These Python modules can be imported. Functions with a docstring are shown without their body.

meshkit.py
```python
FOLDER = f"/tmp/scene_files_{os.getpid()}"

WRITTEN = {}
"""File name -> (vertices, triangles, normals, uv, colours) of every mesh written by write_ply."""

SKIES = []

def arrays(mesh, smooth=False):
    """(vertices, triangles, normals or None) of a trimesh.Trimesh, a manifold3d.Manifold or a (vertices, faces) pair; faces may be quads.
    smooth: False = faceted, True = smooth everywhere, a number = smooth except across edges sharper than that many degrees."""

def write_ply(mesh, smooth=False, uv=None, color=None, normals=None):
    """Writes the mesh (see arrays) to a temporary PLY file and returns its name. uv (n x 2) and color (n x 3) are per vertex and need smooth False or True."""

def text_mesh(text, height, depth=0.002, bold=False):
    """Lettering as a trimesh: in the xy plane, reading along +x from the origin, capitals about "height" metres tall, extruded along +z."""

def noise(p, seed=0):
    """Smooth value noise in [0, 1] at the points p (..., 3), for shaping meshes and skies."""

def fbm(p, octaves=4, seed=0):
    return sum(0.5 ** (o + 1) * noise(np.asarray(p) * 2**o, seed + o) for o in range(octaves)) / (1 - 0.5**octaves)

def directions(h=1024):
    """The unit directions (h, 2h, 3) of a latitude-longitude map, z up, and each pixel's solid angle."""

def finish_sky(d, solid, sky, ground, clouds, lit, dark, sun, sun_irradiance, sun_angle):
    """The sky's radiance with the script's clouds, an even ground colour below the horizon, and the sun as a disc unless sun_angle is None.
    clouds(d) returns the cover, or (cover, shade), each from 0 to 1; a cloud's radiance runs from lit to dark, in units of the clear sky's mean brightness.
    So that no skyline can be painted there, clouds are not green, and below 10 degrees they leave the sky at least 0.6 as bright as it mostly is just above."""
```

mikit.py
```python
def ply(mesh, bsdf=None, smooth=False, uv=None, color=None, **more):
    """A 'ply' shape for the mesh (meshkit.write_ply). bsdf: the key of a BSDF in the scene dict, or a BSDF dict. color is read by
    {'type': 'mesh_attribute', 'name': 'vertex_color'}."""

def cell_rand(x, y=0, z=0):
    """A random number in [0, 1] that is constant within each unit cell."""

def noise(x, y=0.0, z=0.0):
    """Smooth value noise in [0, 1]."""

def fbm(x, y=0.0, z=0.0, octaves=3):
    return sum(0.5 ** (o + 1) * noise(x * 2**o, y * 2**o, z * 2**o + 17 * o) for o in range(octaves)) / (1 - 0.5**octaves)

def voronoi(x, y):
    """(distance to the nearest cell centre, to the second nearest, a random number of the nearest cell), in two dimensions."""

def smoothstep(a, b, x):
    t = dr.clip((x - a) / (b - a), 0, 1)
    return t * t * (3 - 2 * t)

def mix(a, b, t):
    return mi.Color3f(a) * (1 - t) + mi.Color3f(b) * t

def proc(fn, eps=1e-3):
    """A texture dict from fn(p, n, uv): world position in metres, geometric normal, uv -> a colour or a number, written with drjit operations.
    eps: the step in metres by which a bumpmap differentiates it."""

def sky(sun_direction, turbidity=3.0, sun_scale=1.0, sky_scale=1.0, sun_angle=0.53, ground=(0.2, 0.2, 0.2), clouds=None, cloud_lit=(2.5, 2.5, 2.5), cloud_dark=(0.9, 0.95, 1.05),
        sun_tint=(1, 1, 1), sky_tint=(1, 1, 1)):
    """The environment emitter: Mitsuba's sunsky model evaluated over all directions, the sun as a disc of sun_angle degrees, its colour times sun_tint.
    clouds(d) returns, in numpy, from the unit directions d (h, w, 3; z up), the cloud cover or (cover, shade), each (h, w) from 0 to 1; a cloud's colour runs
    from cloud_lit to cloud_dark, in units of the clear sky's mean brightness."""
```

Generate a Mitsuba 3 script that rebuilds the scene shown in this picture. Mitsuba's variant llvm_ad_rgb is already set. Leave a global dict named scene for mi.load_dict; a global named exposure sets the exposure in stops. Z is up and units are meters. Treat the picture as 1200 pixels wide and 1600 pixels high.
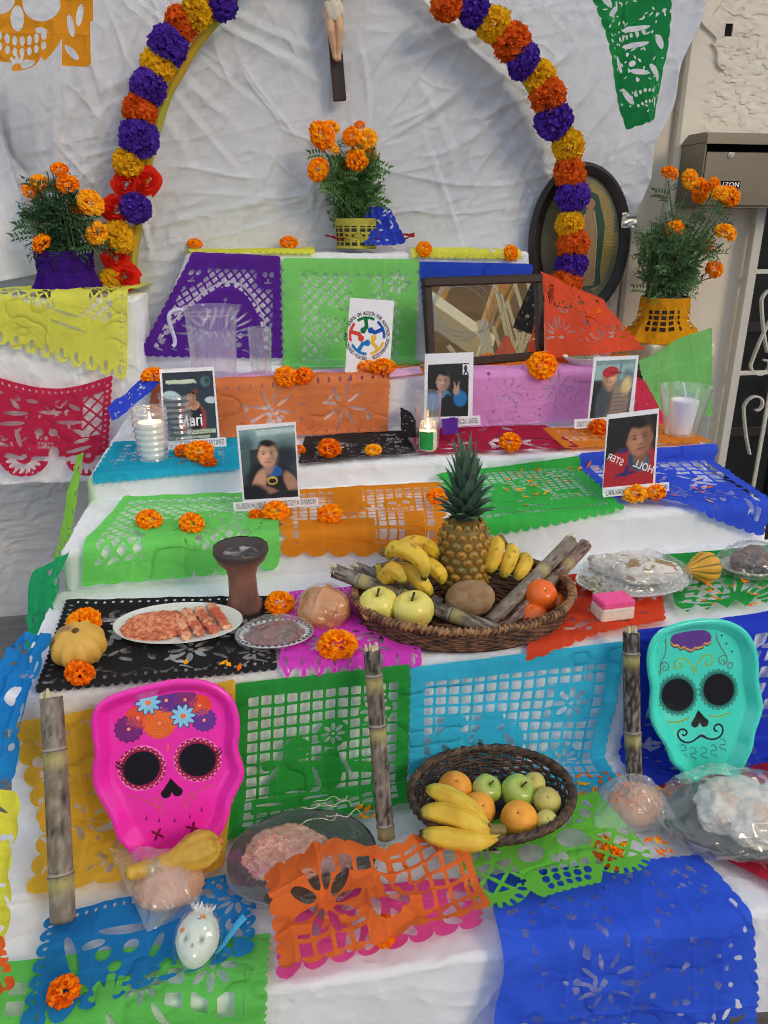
import math, random
import numpy as np
import trimesh, shapely
import shapely.geometry as sg
import drjit as dr
import mitsuba as mi
import mikit, meshkit
from mikit import smoothstep, mix
from meshkit import fbm, noise, text_mesh

PI = math.pi
A = np.array
# ------------------------------------------------------------------ camera, sky, exposure
YAW, PITCH, EYE = math.radians(10.0), math.radians(20.5), 1.55
CR = A([math.cos(YAW), -math.sin(YAW), 0.0])
CH = A([math.sin(YAW), math.cos(YAW), 0.0])
CF = CH * math.cos(PITCH) - A([0, 0, 1.0]) * math.sin(PITCH)
CU = CH * math.sin(PITCH) + A([0, 0, 1.0]) * math.cos(PITCH)
CC = A([0, 0, EYE])
exposure = 1.72
scene = {
    'camera': {'type': 'perspective', 'fov': 53.13, 'fov_axis': 'x', 'near_clip': 0.05, 'far_clip': 200.0,
               'to_world': mi.ScalarTransform4f().look_at(origin=CC.tolist(), target=(CC + CF).tolist(), up=[0, 0, 1])},
    'sky': mikit.sky([0.62, -0.9, 0.62], turbidity=4, sun_scale=0.3, sun_tint=(0.97, 0.98, 1.0), sky_scale=1.0, sun_angle=20, clouds=lambda d: 1.0,
                     cloud_lit=(2.15, 2.38, 2.72)),
}
labels = {}


def tag(key, label=None, cat=None, group=None, kind=None):
    d = labels.setdefault(key, {})
    for k, v in (('label', label), ('category', cat), ('group', group), ('kind', kind)):
        if v: d[k] = v
    return key


# ------------------------------------------------------------------ colours, materials
def lin(r, g, b):
    c = A([r, g, b], float) / 255
    return np.where(c < 0.04045, c / 12.92, ((c + 0.055) / 1.055) ** 2.4)


def S(r, g, b, k=1.0):
    """Base colour of a surface that looks r, g, b (sRGB) in the soft light of this place."""
    return np.clip(lin(r, g, b) * k, 0.004, 0.86)


VC = {'type': 'mesh_attribute', 'name': 'vertex_color'}


def pb(rough, spec=0.5, **k):
    return {'type': 'twosided', 'b': {'type': 'principled', 'base_color': VC, 'roughness': rough, 'specular': spec, **k}}


scene['matte'] = pb(0.9, 0.1)
scene['satin'] = pb(0.45, 0.4)
scene['gloss'] = pb(0.22, 0.5)
scene['paper'] = {'type': 'bumpmap', 't': mikit.proc(lambda p, n, uv: crease_line(p.x * 13 + 7, p.y * 13, p.z * 13, 0.06, 11.0) + 0.4 * crease_line(p.x * 30, p.y * 30 + 3, p.z * 30, 0.09, 5.0)), 'scale': 0.005,
                  'b': {'type': 'principledthin', 'base_color': VC, 'roughness': 0.45, 'diff_trans': 0.7, 'spec_trans': 0.0}}


def crease_line(x, y, z, w, k): return dr.exp(-dr.abs(2 * mikit.fbm(x, y, z, 2) - 1) / w) * smoothstep(0.42, 0.62, mikit.noise(x * 0.5 + k, y * 0.5 + 9, z * 0.5))


def cloth_bump(p, n, uv):
    a = crease_line(p.x * 5 + p.z * 3, p.y * 9, p.z * 6 - p.x * 4, 0.05, 3.0) + 0.55 * crease_line(p.x * 11, p.y * 14 + 5, p.z * 7 + p.x * 6, 0.07, 40.0)
    return a + 0.30 * crease_line(p.x * 26 + 3, p.y * 26, p.z * 20, 0.10, 90.0) + 0.10 * mikit.fbm(p.x * 45, p.y * 45, p.z * 30, 2)


scene['cloth'] = {'type': 'twosided', 'b': {'type': 'bumpmap', 't': mikit.proc(cloth_bump), 'scale': 0.0036, 'b': {'type': 'principled', 'base_color': VC, 'roughness': 0.9, 'specular': 0.15, 'sheen': 0.3}}}
scene['plastic'] = pb(0.16, 0.6, clearcoat=0.4, clearcoat_gloss=0.9)
scene['metal'] = pb(0.38, 0.5, metallic=0.8)
scene['leaf'] = {'type': 'principledthin', 'base_color': VC, 'roughness': 0.5, 'diff_trans': 0.5}
scene['glass'] = {'type': 'dielectric', 'int_ior': 1.5}
scene['film'] = {'type': 'thindielectric', 'int_ior': 1.45}
scene['mirror_glass'] = {'type': 'twosided', 'b': {'type': 'conductor', 'specular_reflectance': {'type': 'rgb', 'value': [0.9, 0.92, 0.92]}}}
scene['milky_bag'] = {'type': 'blendbsdf', 'weight': 0.17, 'a': {'type': 'thindielectric', 'int_ior': 1.4},
                      'b': {'type': 'twosided', 'b': {'type': 'diffuse', 'reflectance': {'type': 'rgb', 'value': [0.8, 0.82, 0.84]}}}}
scene['lilac_plastic'] = {'type': 'blendbsdf', 'weight': 0.13, 'a': {'type': 'thindielectric', 'int_ior': 1.4},
                          'b': {'type': 'twosided', 'b': {'type': 'diffuse', 'reflectance': {'type': 'rgb', 'value': [0.72, 0.66, 0.86]}}}}
scene['hazy_film'] = {'type': 'blendbsdf', 'weight': 0.055, 'a': {'type': 'thindielectric', 'int_ior': 1.5},
                      'b': {'type': 'twosided', 'b': {'type': 'diffuse', 'reflectance': {'type': 'rgb', 'value': [0.8, 0.82, 0.84]}}}}


# ------------------------------------------------------------------ helpers
def numbered(name):
    used = lambda k: k in scene or k in labels or any(s.startswith(k + '__') for s in scene)
    if not used(name): return name
    i = 1
    while used(f'{name}_{i:03d}'): i += 1
    return f'{name}_{i:03d}'


def thing(name, label, cat, group=None):
    return tag(numbered(name), label, cat, group)


def mesh_of(m):
    if hasattr(m, 'to_mesh') or isinstance(m, (tuple, list)):
        v, f, _ = meshkit.arrays(m)
        return trimesh.Trimesh(v, f, process=False)
    return m


def cat(*ms):
    return trimesh.util.concatenate([mesh_of(m) for m in ms])


def put(name, mesh, col=(0.5, 0.5, 0.5), mat='matte', smooth=False, parent=None, label=None, cat=None, group=None, kind=None, xf=None):
    """One entry of the scene. col: a base colour, a function of the vertices, or an array per vertex."""
    key = numbered(f'{parent}__{name}' if parent else name)
    m = mesh_of(mesh)
    if smooth is not False and smooth is not True:
        m = trimesh.graph.smooth_shade(m, angle=math.radians(smooth), facet_minarea=None)
        smooth = True
    v = A(m.vertices)
    if callable(col): c = col(v)
    else:
        c = A(col, float)
        if c.ndim == 1: c = np.tile(c, (len(v), 1))
    d = mikit.ply((v, A(m.faces)), mat, smooth=smooth, color=None if mat in ('glass', 'film', 'mirror_glass', 'hazy_film', 'milky_bag', 'lilac_plastic') else np.clip(c, 0, 0.95))
    if xf is not None: d['to_world'] = mi.ScalarTransform4f(A(xf, float).tolist())
    scene[key] = d
    if label or cat or group or kind: tag(key, label, cat, group, kind)
    return key


def ray(px, py):
    return CF + CR * (px - 600) / 1200 - CU * (py - 800) / 1200


def onZ(px, py, z):
    d = ray(px, py); return CC + d * (z - EYE) / d[2]


def onY(px, py, y):
    d = ray(px, py); return CC + d * y / d[1]


def onP(px, py, p, n):
    d = ray(px, py); return CC + d * (np.dot(p - CC, n) / np.dot(d, n))


def unit(v): v = A(v, float); return v / np.linalg.norm(v)


def frame(o, x, y, z):
    m = np.eye(4); m[:3, 0], m[:3, 1], m[:3, 2], m[:3, 3] = x, y, z, o; return m


def moved(m, xf):
    m = mesh_of(m).copy(); m.apply_transform(xf); return m


def R(axis, deg): return trimesh.transformations.rotation_matrix(math.radians(deg), axis)


def TR(*p): return trimesh.transformations.translation_matrix(p)


def box(x0, x1, y0, y1, z0, z1, bev=0.0):
    if bev <= 0:
        m = trimesh.creation.box((x1 - x0, y1 - y0, z1 - z0))
    else:
        ps = [[sx * (x1 - x0 - 2 * bev * a) / 2, sy * (y1 - y0 - 2 * bev * b) / 2, sz * (z1 - z0 - 2 * bev * c) / 2]
              for sx in (-1, 1) for sy in (-1, 1) for sz in (-1, 1) for a, b, c in ((0, 1, 1), (1, 0, 1), (1, 1, 0))]
        m = trimesh.convex.convex_hull(A(ps))
    m.apply_translation([(x0 + x1) / 2, (y0 + y1) / 2, (z0 + z1) / 2]); return m


def grid_faces(nu, nv, wrap=False):
    """Quads of an (nu, nv) lattice, row major in u; wrap joins the last v to the first."""
    i, j = np.meshgrid(np.arange(nu - 1), np.arange(nv if wrap else nv - 1), indexing='ij')
    k = (j + 1) % nv
    return np.stack([i * nv + j, (i + 1) * nv + j, (i + 1) * nv + k, i * nv + k], -1).reshape(-1, 4)


def lathe(prof, n=40, cap0=True, cap1=True):
    """Surface of revolution round z from (r, z) pairs."""
    p = A(prof, float); a = np.arange(n) * 2 * PI / n
    v = np.stack([p[:, :1] * np.cos(a), p[:, :1] * np.sin(a), np.repeat(p[:, 1:], n, 1)], -1).reshape(-1, 3)
    f = grid_faces(len(p), n, True)[:, ::-1]
    f = np.vstack([f[:, [0, 1, 2]], f[:, [0, 2, 3]]])
    m = len(p)
    if cap0 and p[0, 0] > 0:
        v = np.vstack([v, [[0, 0, p[0, 1]]]]); c = len(v) - 1; j = np.arange(n); f = np.vstack([f, np.stack([j * 0 + c, (j + 1) % n, j], 1)])
    if cap1 and p[-1, 0] > 0:
        v = np.vstack([v, [[0, 0, p[-1, 1]]]]); c = len(v) - 1; j = np.arange(n) + (m - 1) * n; f = np.vstack([f, np.stack([j * 0 + c, j, (m - 1) * n + (np.arange(n) + 1) % n], 1)])
    return trimesh.Trimesh(v, f, process=False)


def tube(pts, r, n=8, caps=True, flat=None):
    """A tube along points; r number or per point; flat=(a, b) gives an elliptic section."""
    p = A(pts, float); r = np.broadcast_to(r, (len(p),)).astype(float)
    t = np.gradient(p, axis=0); t /= np.linalg.norm(t, axis=1, keepdims=True) + 1e-12
    a = np.zeros_like(p); up = A([0, 0, 1.0]) if abs(t[0, 2]) < 0.9 else A([1.0, 0, 0])
    a[0] = unit(np.cross(t[0], up))
    for i in range(1, len(p)):
        w = a[i - 1] - t[i] * np.dot(a[i - 1], t[i]); a[i] = unit(w)
    b = np.cross(t, a); an = np.arange(n) * 2 * PI / n; fa, fb = flat or (1, 1)
    v = p[:, None] + r[:, None, None] * (fa * np.cos(an)[None, :, None] * a[:, None] + fb * np.sin(an)[None, :, None] * b[:, None])
    f = grid_faces(len(p), n, True); v = v.reshape(-1, 3)
    f = np.vstack([f[:, [0, 1, 2]], f[:, [0, 2, 3]]])
    if caps:
        v = np.vstack([v, p[:1], p[-1:]]); c0, c1 = len(v) - 2, len(v) - 1; j = np.arange(n); L = (len(p) - 1) * n
        f = np.vstack([f, np.stack([j * 0 + c0, j, (j + 1) % n], 1), np.stack([j * 0 + c1, L + (j + 1) % n, L + j], 1)])
    return trimesh.Trimesh(v, f, process=False)


def blob(r, sub=4, amp=0.0, freq=3.0, seed=0, scale=(1, 1, 1)):
    m = trimesh.creation.icosphere(sub, 1.0); v = A(m.vertices)
    d = 1 + amp * (2 * fbm(v * freq + 11 + seed * 3.7, 4, seed) - 1)
    return trimesh.Trimesh(v * d[:, None] * A(scale) * r, m.faces, process=False)


def fb(v, f, seed=0, o=4): return fbm(A(v) * f + 31.7 + seed, o, seed)


def speck(base, other, f, lo, hi, seed=0):
    """Vertex colours that go from base to other where noise of frequency f rises from lo to hi."""
    def fn(v):
        t = np.clip((fb(v, f, seed) - lo) / (hi - lo), 0, 1)[:, None]
        return A(base) * (1 - t) + A(other) * t
    return fn


def extrude(poly, h):
    gs = getattr(poly, 'geoms', [poly])
    return trimesh.util.concatenate([trimesh.creation.extrude_polygon(g, h, engine='earcut') for g in gs if g.area > 1e-9])


# ------------------------------------------------------------------ the stepped profile of the altar, (y, z) from the back of the top tier down
TIER = [(3.02, 1.462), (2.85, 1.462), (2.85, 1.075), (2.51, 1.075), (2.51, 0.889), (2.157, 0.889), (2.157, 0.828), (1.778, 0.828), (1.778, 0.725),
        (1.325, 0.725), (1.325, 0.42), (0.885, 0.42), (0.885, 0.02)]


def fillet(pts, r):
    out = [A(pts[0])]
    for a, b, c in zip(pts, pts[1:], pts[2:]):
        a, b, c = A(a), A(b), A(c); d0, d1 = unit(a - b), unit(c - b)
        rr = min(r, np.linalg.norm(a - b) * 0.45, np.linalg.norm(c - b) * 0.45)
        for t in np.linspace(0, 1, 9):
            out.append((b + d0 * rr) * (1 - t) ** 2 + 2 * b * t * (1 - t) + (b + d1 * rr) * t ** 2)
    return A(out + [A(pts[-1])])


class Profile:
    """Steps that run on along x: a rounded (y, z) line, with arc length s from its upper end."""

    def __init__(self, pts, r=0.022):
        self.P = fillet(pts, r); self.S = np.r_[0, np.cumsum(np.linalg.norm(np.diff(self.P, axis=0), axis=1))]

    def at(self, s):
        """(y, z, normal y, normal z) at arc length s."""
        P, L = self.P, self.S; s = np.clip(s, 0, L[-1]); e = 0.008
        f = lambda q, k: np.interp(np.clip(q, 0, L[-1]), L, P[:, k])
        dy, dz = f(s + e, 0) - f(s - e, 0), f(s + e, 1) - f(s - e, 1); l = np.hypot(dy, dz) + 1e-12
        return f(s, 0), f(s, 1), dz / l, -dy / l

    def hit(self, px, py):
        """(x, s) where the line of sight through a pixel of the photograph first meets the steps; above them, their upper end."""
        d = ray(px, py); best = None
        for i in range(len(self.P) - 1):
            (y0, z0), (y1, z1) = self.P[i], self.P[i + 1]
            m = A([[d[1], -(y1 - y0)], [d[2], -(z1 - z0)]])
            if abs(np.linalg.det(m)) < 1e-12: continue
            t, k = np.linalg.solve(m, A([y0 - CC[1], z0 - CC[2]]))
            if -1e-6 <= k <= 1 + 1e-6 and t > 0 and (best is None or t < best[0]): best = (t, self.S[i] + k * (self.S[i + 1] - self.S[i]))
        if best is None: best = (self.P[0, 0] / d[1], 0.0)
        return CC[0] + d[0] * best[0], best[1]


STEPS = Profile(TIER)
SHELF = Profile([(3.03, 1.335), (2.66, 1.335), (2.66, 0.5)])


def at(px, py, pf=STEPS):
    """The point of the steps seen at a pixel."""
    x, s = pf.hit(px, py); y, z, _, _ = pf.at(s); return A([x, float(y), float(z)])


# ------------------------------------------------------------------ cut paper: signed distances on the sheet, negative inside
def circ(u, v, cx, cy, r): return np.hypot(u - cx, v - cy) - r


def ell(u, v, cx, cy, a, b, rot=0.0):
    c, s = math.cos(rot), math.sin(rot); x, y = (u - cx) * c + (v - cy) * s, -(u - cx) * s + (v - cy) * c
    k = np.hypot(x / a, y / b); return (k - 1) * min(a, b)


def rect(u, v, x0, y0, x1, y1): return np.maximum(np.abs(u - (x0 + x1) / 2) - (x1 - x0) / 2, np.abs(v - (y0 + y1) / 2) - (y1 - y0) / 2)


def seg(u, v, a, b, w):
    a, b = A(a, float), A(b, float); d = b - a; t = np.clip(((u - a[0]) * d[0] + (v - a[1]) * d[1]) / (d @ d + 1e-12), 0, 1)
    return np.hypot(u - a[0] - t * d[0], v - a[1] - t * d[1]) - w


def drop(u, v, a, b, w):
    """A petal from a to b, w wide."""
    a, b = A(a, float), A(b, float); m = (a + b) / 2; return ell(u, v, m[0], m[1], np.linalg.norm(b - a) / 2, w, math.atan2(*(b - a)[::-1]))


def petals(u, v, cx, cy, r0, r1, n, w, a0=0.0, span=2 * PI):
    d = 9.0
    for k in range(n):
        t = a0 + span * k / n; d = np.minimum(d, drop(u, v, (cx + r0 * math.cos(t), cy + r0 * math.sin(t)), (cx + r1 * math.cos(t), cy + r1 * math.sin(t)), w))
    return d


def squares(u, v, p, gap, q=None):
    """Square holes of a grid with period p."""
    q = q or p; x, y = (u / p) % 1 - 0.5, (v / q) % 1 - 0.5; return np.maximum(np.abs(x) * p - (p - gap) / 2, np.abs(y) * q - (q - gap) / 2)


def diamonds(u, v, p, gap): return squares((u + v) * 0.7071, (u - v) * 0.7071, p, gap)


def scallop(u, v, w, h, n, m, r, sides='lrb', saw=False):
    """The outline of a sheet w x h whose named sides end in n (bottom) or m (sides) scallops."""
    def wave(t, k): return (np.abs((t * k) % 1 - 0.5) * 2 if saw else 1 - np.sqrt(np.maximum(0, 1 - ((t * k) % 1 * 2 - 1) ** 2))) * r
    x0 = wave(v / h, m) if 'l' in sides else 0; x1 = w - (wave(v / h, m) if 'r' in sides else 0)
    y1 = h - (wave(u / w, n) if 'b' in sides else 0); y0 = wave(u / w, n) if 't' in sides else 0
    return np.maximum(np.maximum(x0 - u, u - x1), np.maximum(y0 - v, v - y1))


def holes(d, *hs):
    for h in hs: d = np.maximum(d, -h)
    return d


def lace(u, v, a, m=0.036, p=0.042, r=0.0075):
    """A row of small cuts along the sheet's edges."""
    x, y = ((u / p) % 1 - 0.5) * p, ((v / p) % 1 - 0.5) * p; far = 9.0 * ((u < m * 1.6) | (u > 1 - m * 1.6)); far2 = 9.0 * ((v < m * 1.6) | (v > a - m * 1.6))
    d = np.minimum(np.hypot(x, (v - (a - m)) * 0.7), np.hypot(x, (v - m) * 0.7)) + far
    return np.minimum(d, np.minimum(np.hypot((u - m) * 0.7, y), np.hypot((u - 1 + m) * 0.7, y)) + far2) - r


def inside(a, b): return np.maximum(a, b)


def cut(fn, w, h, n=100):
    """Triangles of the part of a w x h sheet where fn < 0: (points in the sheet, faces)."""
    nu = max(8, int(n * math.sqrt(w / h))) + 1; nv = max(8, int(n * math.sqrt(h / w))) + 1
    u, v = np.meshgrid(np.linspace(0, w, nu), np.linspace(0, h, nv), indexing='ij')
    f = np.broadcast_to(fn(u, v), u.shape) + 1e-7
    p = np.stack([u, v], -1).reshape(-1, 2); d = f.reshape(-1)
    q = grid_faces(nu, nv); par = ((q[:, 0] // nv + q[:, 0] % nv) % 2 == 0)[:, None]
    t = np.vstack([np.where(par, q[:, [0, 1, 2]], q[:, [0, 1, 3]]), np.where(par, q[:, [0, 2, 3]], q[:, [1, 2, 3]])])
    neg = d[t] < 0; cnt = neg.sum(1); N = len(p)
    tris = [t[cnt == 3]]; edges = []

    def mid(a, b): edges.append(np.stack([np.minimum(a, b), np.maximum(a, b)], 1)); return (len(edges) - 1, len(a))
    out = []
    for want in (1, 2):
        tt = t[cnt == want]; nn = neg[cnt == want]
        k = np.argmax(nn if want == 1 else ~nn, 1); r = np.arange(len(tt))
        a, b, c = tt[r, k], tt[r, (k + 1) % 3], tt[r, (k + 2) % 3]
        e1, e2 = (a, b), (a, c)
        out.append((want, a, b, c, e1, e2))
    ek = np.vstack([np.stack([np.minimum(*e), np.maximum(*e)], 1) for o in out for e in (o[4], o[5])])
    if len(ek):
        uq, inv = np.unique(ek, axis=0, return_inverse=True); inv = inv.reshape(-1)
        da, db = d[uq[:, 0]], d[uq[:, 1]]; k = (da / (da - db))[:, None]
        p = np.vstack([p, p[uq[:, 0]] * (1 - k) + p[uq[:, 1]] * k]); i0 = 0
        for want, a, b, c, _, _ in out:
            n1 = inv[i0:i0 + len(a)] + N; n2 = inv[i0 + len(a):i0 + 2 * len(a)] + N; i0 += 2 * len(a)
            if want == 1: tris.append(np.stack([a, n1, n2], 1))
            else: tris += [np.stack([n1, b, c], 1), np.stack([n1, c, n2], 1)]
    t = np.vstack(tris); keep = np.unique(t); re = np.full(len(p), -1); re[keep] = np.arange(len(keep))
    return p[keep], re[t]


def crease(uv, w, h, seed, amp):
    """Soft buckling, sharp fold lines and lifted edges of a thin sheet, in metres, never below zero."""
    q = np.stack([uv[:, 0], uv[:, 1], np.full(len(uv), seed * 1.37)], 1); s, t = uv[:, 0] / w, uv[:, 1] / h
    a = fbm(q * 8 + 5, 3, seed); b = np.abs(2 * fbm(q * 5 + 50, 3, seed + 7) - 1); c = np.abs(2 * fbm(q * A([16, 9, 1]) + 90, 2, seed + 3) - 1)
    folds = sum(np.exp(-np.abs(uv[:, 0] - w * k) / 0.005) for k in (0.25, 0.5, 0.75)) + sum(np.exp(-np.abs(uv[:, 1] - h * k) / 0.005) for k in (0.33, 0.67))
    edge = np.exp(-np.minimum(s, 1 - s) * w / 0.018) + 1.3 * np.exp(-(1 - t) * h / 0.022)
    return amp * (1.1 * a + 0.9 * (1 - b) ** 3 + 0.5 * (1 - c) ** 3 + 0.22 * folds + 0.45 * edge * fbm(q * 12 + 7, 2, seed + 5))


def quad(c, s, t):
    c = [A(x, float) for x in c]; s, t = s[:, None], t[:, None]
    return (c[0] * (1 - s) + c[1] * s) * (1 - t) + (c[3] * (1 - s) + c[2] * s) * t


nsheet = [0]


def sheet(label, fn, px, col, off=0.003, amp=0.004, n=100, free=None, pf=STEPS, warp=None, mat='paper', parent=None, name='paper_banner', cat='paper banner', group=None, size=None, laced=False):
    """A sheet of cut paper. px: its corners (top left, top right, bottom right, bottom left) as seen in the photograph, lying on the altar's steps;
    free: four points in space instead, for a sheet that hangs; warp(points, s, t) bends it. fn(u, v, a): the cut, on a sheet 1 wide and a high."""
    nsheet[0] += 1; seed = nsheet[0]
    c = A([pf.hit(*q) for q in px]) if free is None else A(free, float)
    e = [np.linalg.norm(c[i] - c[j]) for i, j in ((0, 1), (3, 2), (0, 3), (1, 2))]
    w, h = size or ((e[0] + e[1]) / 2, (e[2] + e[3]) / 2); a = h / w
    p, f = cut(lambda u, v: holes(fn(u, v, a), lace(u, v, a)) if laced else fn(u, v, a), 1.0, a, n); s, t = p[:, 0], p[:, 1] / a; p = p * w
    cr = crease(p, w, h, seed, amp(s, t) if callable(amp) else amp)
    q = quad(c, s, t)
    if free is None:
        y, z, ny, nz = pf.at(q[:, 1])
        pos = np.stack([q[:, 0], y + ny * (off + cr), z + nz * (off + cr)], 1)
    else:
        nrm = unit(np.cross(c[1] - c[0], c[3] - c[0]))
        if np.dot(nrm, CC - c[0]) < 0: nrm = -nrm
        pos = q + nrm * (off + cr)[:, None]
    if warp: pos = warp(pos, s, t)
    k = np.clip(A(col) * 1.25 + 0.016, 0, 0.85) * (0.84 + 0.24 * fb(np.c_[p, p[:, :1] * 0], 9, seed, 4) + 0.10 * np.exp(-np.min([np.abs(s - q) * w for q in (0.25, 0.5, 0.75)] + [np.abs(t - q) * h for q in (0.33, 0.67)], 0) / 0.0022))[:, None]
    return put(name, (pos, f), k, mat, True, parent=parent, label=None if parent else label, cat=None if parent else cat, group=group)
# ================================================================== the setting
WALL = 3.12
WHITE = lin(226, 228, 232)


def ridged(p, f, seed, o=3): return (1 - np.abs(2 * fbm(p * f + seed * 5.1, o, seed) - 1)) ** 3


def crisp(p, f, seed, w=0.09, o=3):
    """Thin sharp crease lines."""
    a = np.abs(2 * fbm(p * f + seed * 3.3, o, seed) - 1); return np.exp(-a / w) * np.clip(fbm(p * f * 0.45 + 77 + seed, 2, seed + 1) * 3.2 - 1.1, 0, 1)


def ground_fn(p, n, uv):
    g = mikit.fbm(p.x * 3, p.y * 40, 0, 4); h = mikit.fbm(p.x * 60, p.y * 60, 3, 3)
    return mix(mi.Color3f(0.10, 0.095, 0.09), mi.Color3f(0.28, 0.27, 0.26), g * 0.8 + h * 0.3)


scene['ground_mat'] = {'type': 'twosided', 'b': {'type': 'bumpmap', 't': mikit.proc(lambda p, n, uv: mikit.fbm(p.x * 5, p.y * 60, 1, 4)), 'scale': 0.004,
                       'b': {'type': 'principled', 'base_color': mikit.proc(ground_fn), 'roughness': 0.9}}}
put('ground', ([[-30, -30, 0], [30, -30, 0], [30, 30, 0], [-30, 30, 0]], [[0, 1, 2, 3]]), mat='ground_mat', kind='structure')

scene['stucco_grey'] = {'type': 'twosided', 'b': {'type': 'bumpmap', 't': mikit.proc(lambda p, n, uv: mikit.fbm(p.x * 22 + 3 * mikit.noise(p.x * 7, 1, p.z * 7), p.y * 22, p.z * 26 + 3 * mikit.noise(p.x * 6, 5, p.z * 6), 5)), 'scale': 0.022,
                        'b': {'type': 'principled', 'roughness': 0.9, 'base_color': mikit.proc(lambda p, n, uv: mix(mi.Color3f(0.62, 0.60, 0.57), mi.Color3f(0.80, 0.78, 0.74), mikit.fbm(p.x * 6, p.y * 6, p.z * 6, 4)))}}}


def cream_bump(p, n, uv):
    m = smoothstep(1.60, 1.66, p.z) * smoothstep(1.78, 1.83, p.x)
    return mikit.fbm(p.x * 9, p.y * 9, p.z * 9, 3) * 0.25 + m * (mikit.fbm(p.x * 40, p.y * 40, p.z * 46, 4) + 0.6 * smoothstep(0.5, 0.58, mikit.fbm(p.x * 26, 3, p.z * 30, 3)))


scene['cream_paint'] = {'type': 'twosided', 'b': {'type': 'bumpmap', 't': mikit.proc(cream_bump), 'scale': 0.006,
                        'b': {'type': 'principled', 'roughness': 0.65, 'base_color': mikit.proc(lambda p, n, uv: mix(mi.Color3f(0.64, 0.58, 0.49), mi.Color3f(0.76, 0.71, 0.61), mikit.fbm(p.x * 4, p.y * 4, p.z * 2.5, 4)))}}}

put('stucco_wall', box(-6, 1.55, WALL, WALL + 0.2, 0.0, 4.2), mat='stucco_grey', label='rough grey stucco wall behind the altar, bare at the lower left', cat='wall')
# the cream wall right of the sheet, with a pier, and the doorway that the gate closes
def wall_block(x0, x1, y0, z0, z1): return box(x0, x1, y0, WALL + 0.2, z0, z1, 0.012)


wl = thing('cream_wall', 'cream painted wall with a raised pier beside the white metal gate', 'wall')
put('plaster', wall_block(1.56, 1.70, WALL - 0.02, 0.0, 4.0), mat='cream_paint', parent=wl)
put('pier', wall_block(1.70, 2.10, WALL - 0.06, 0.0, 4.0), mat='cream_paint', parent=wl)
put('lintel', wall_block(2.102, 4.5, WALL - 0.055, 1.66, 4.0), mat='cream_paint', parent=wl)
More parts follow.
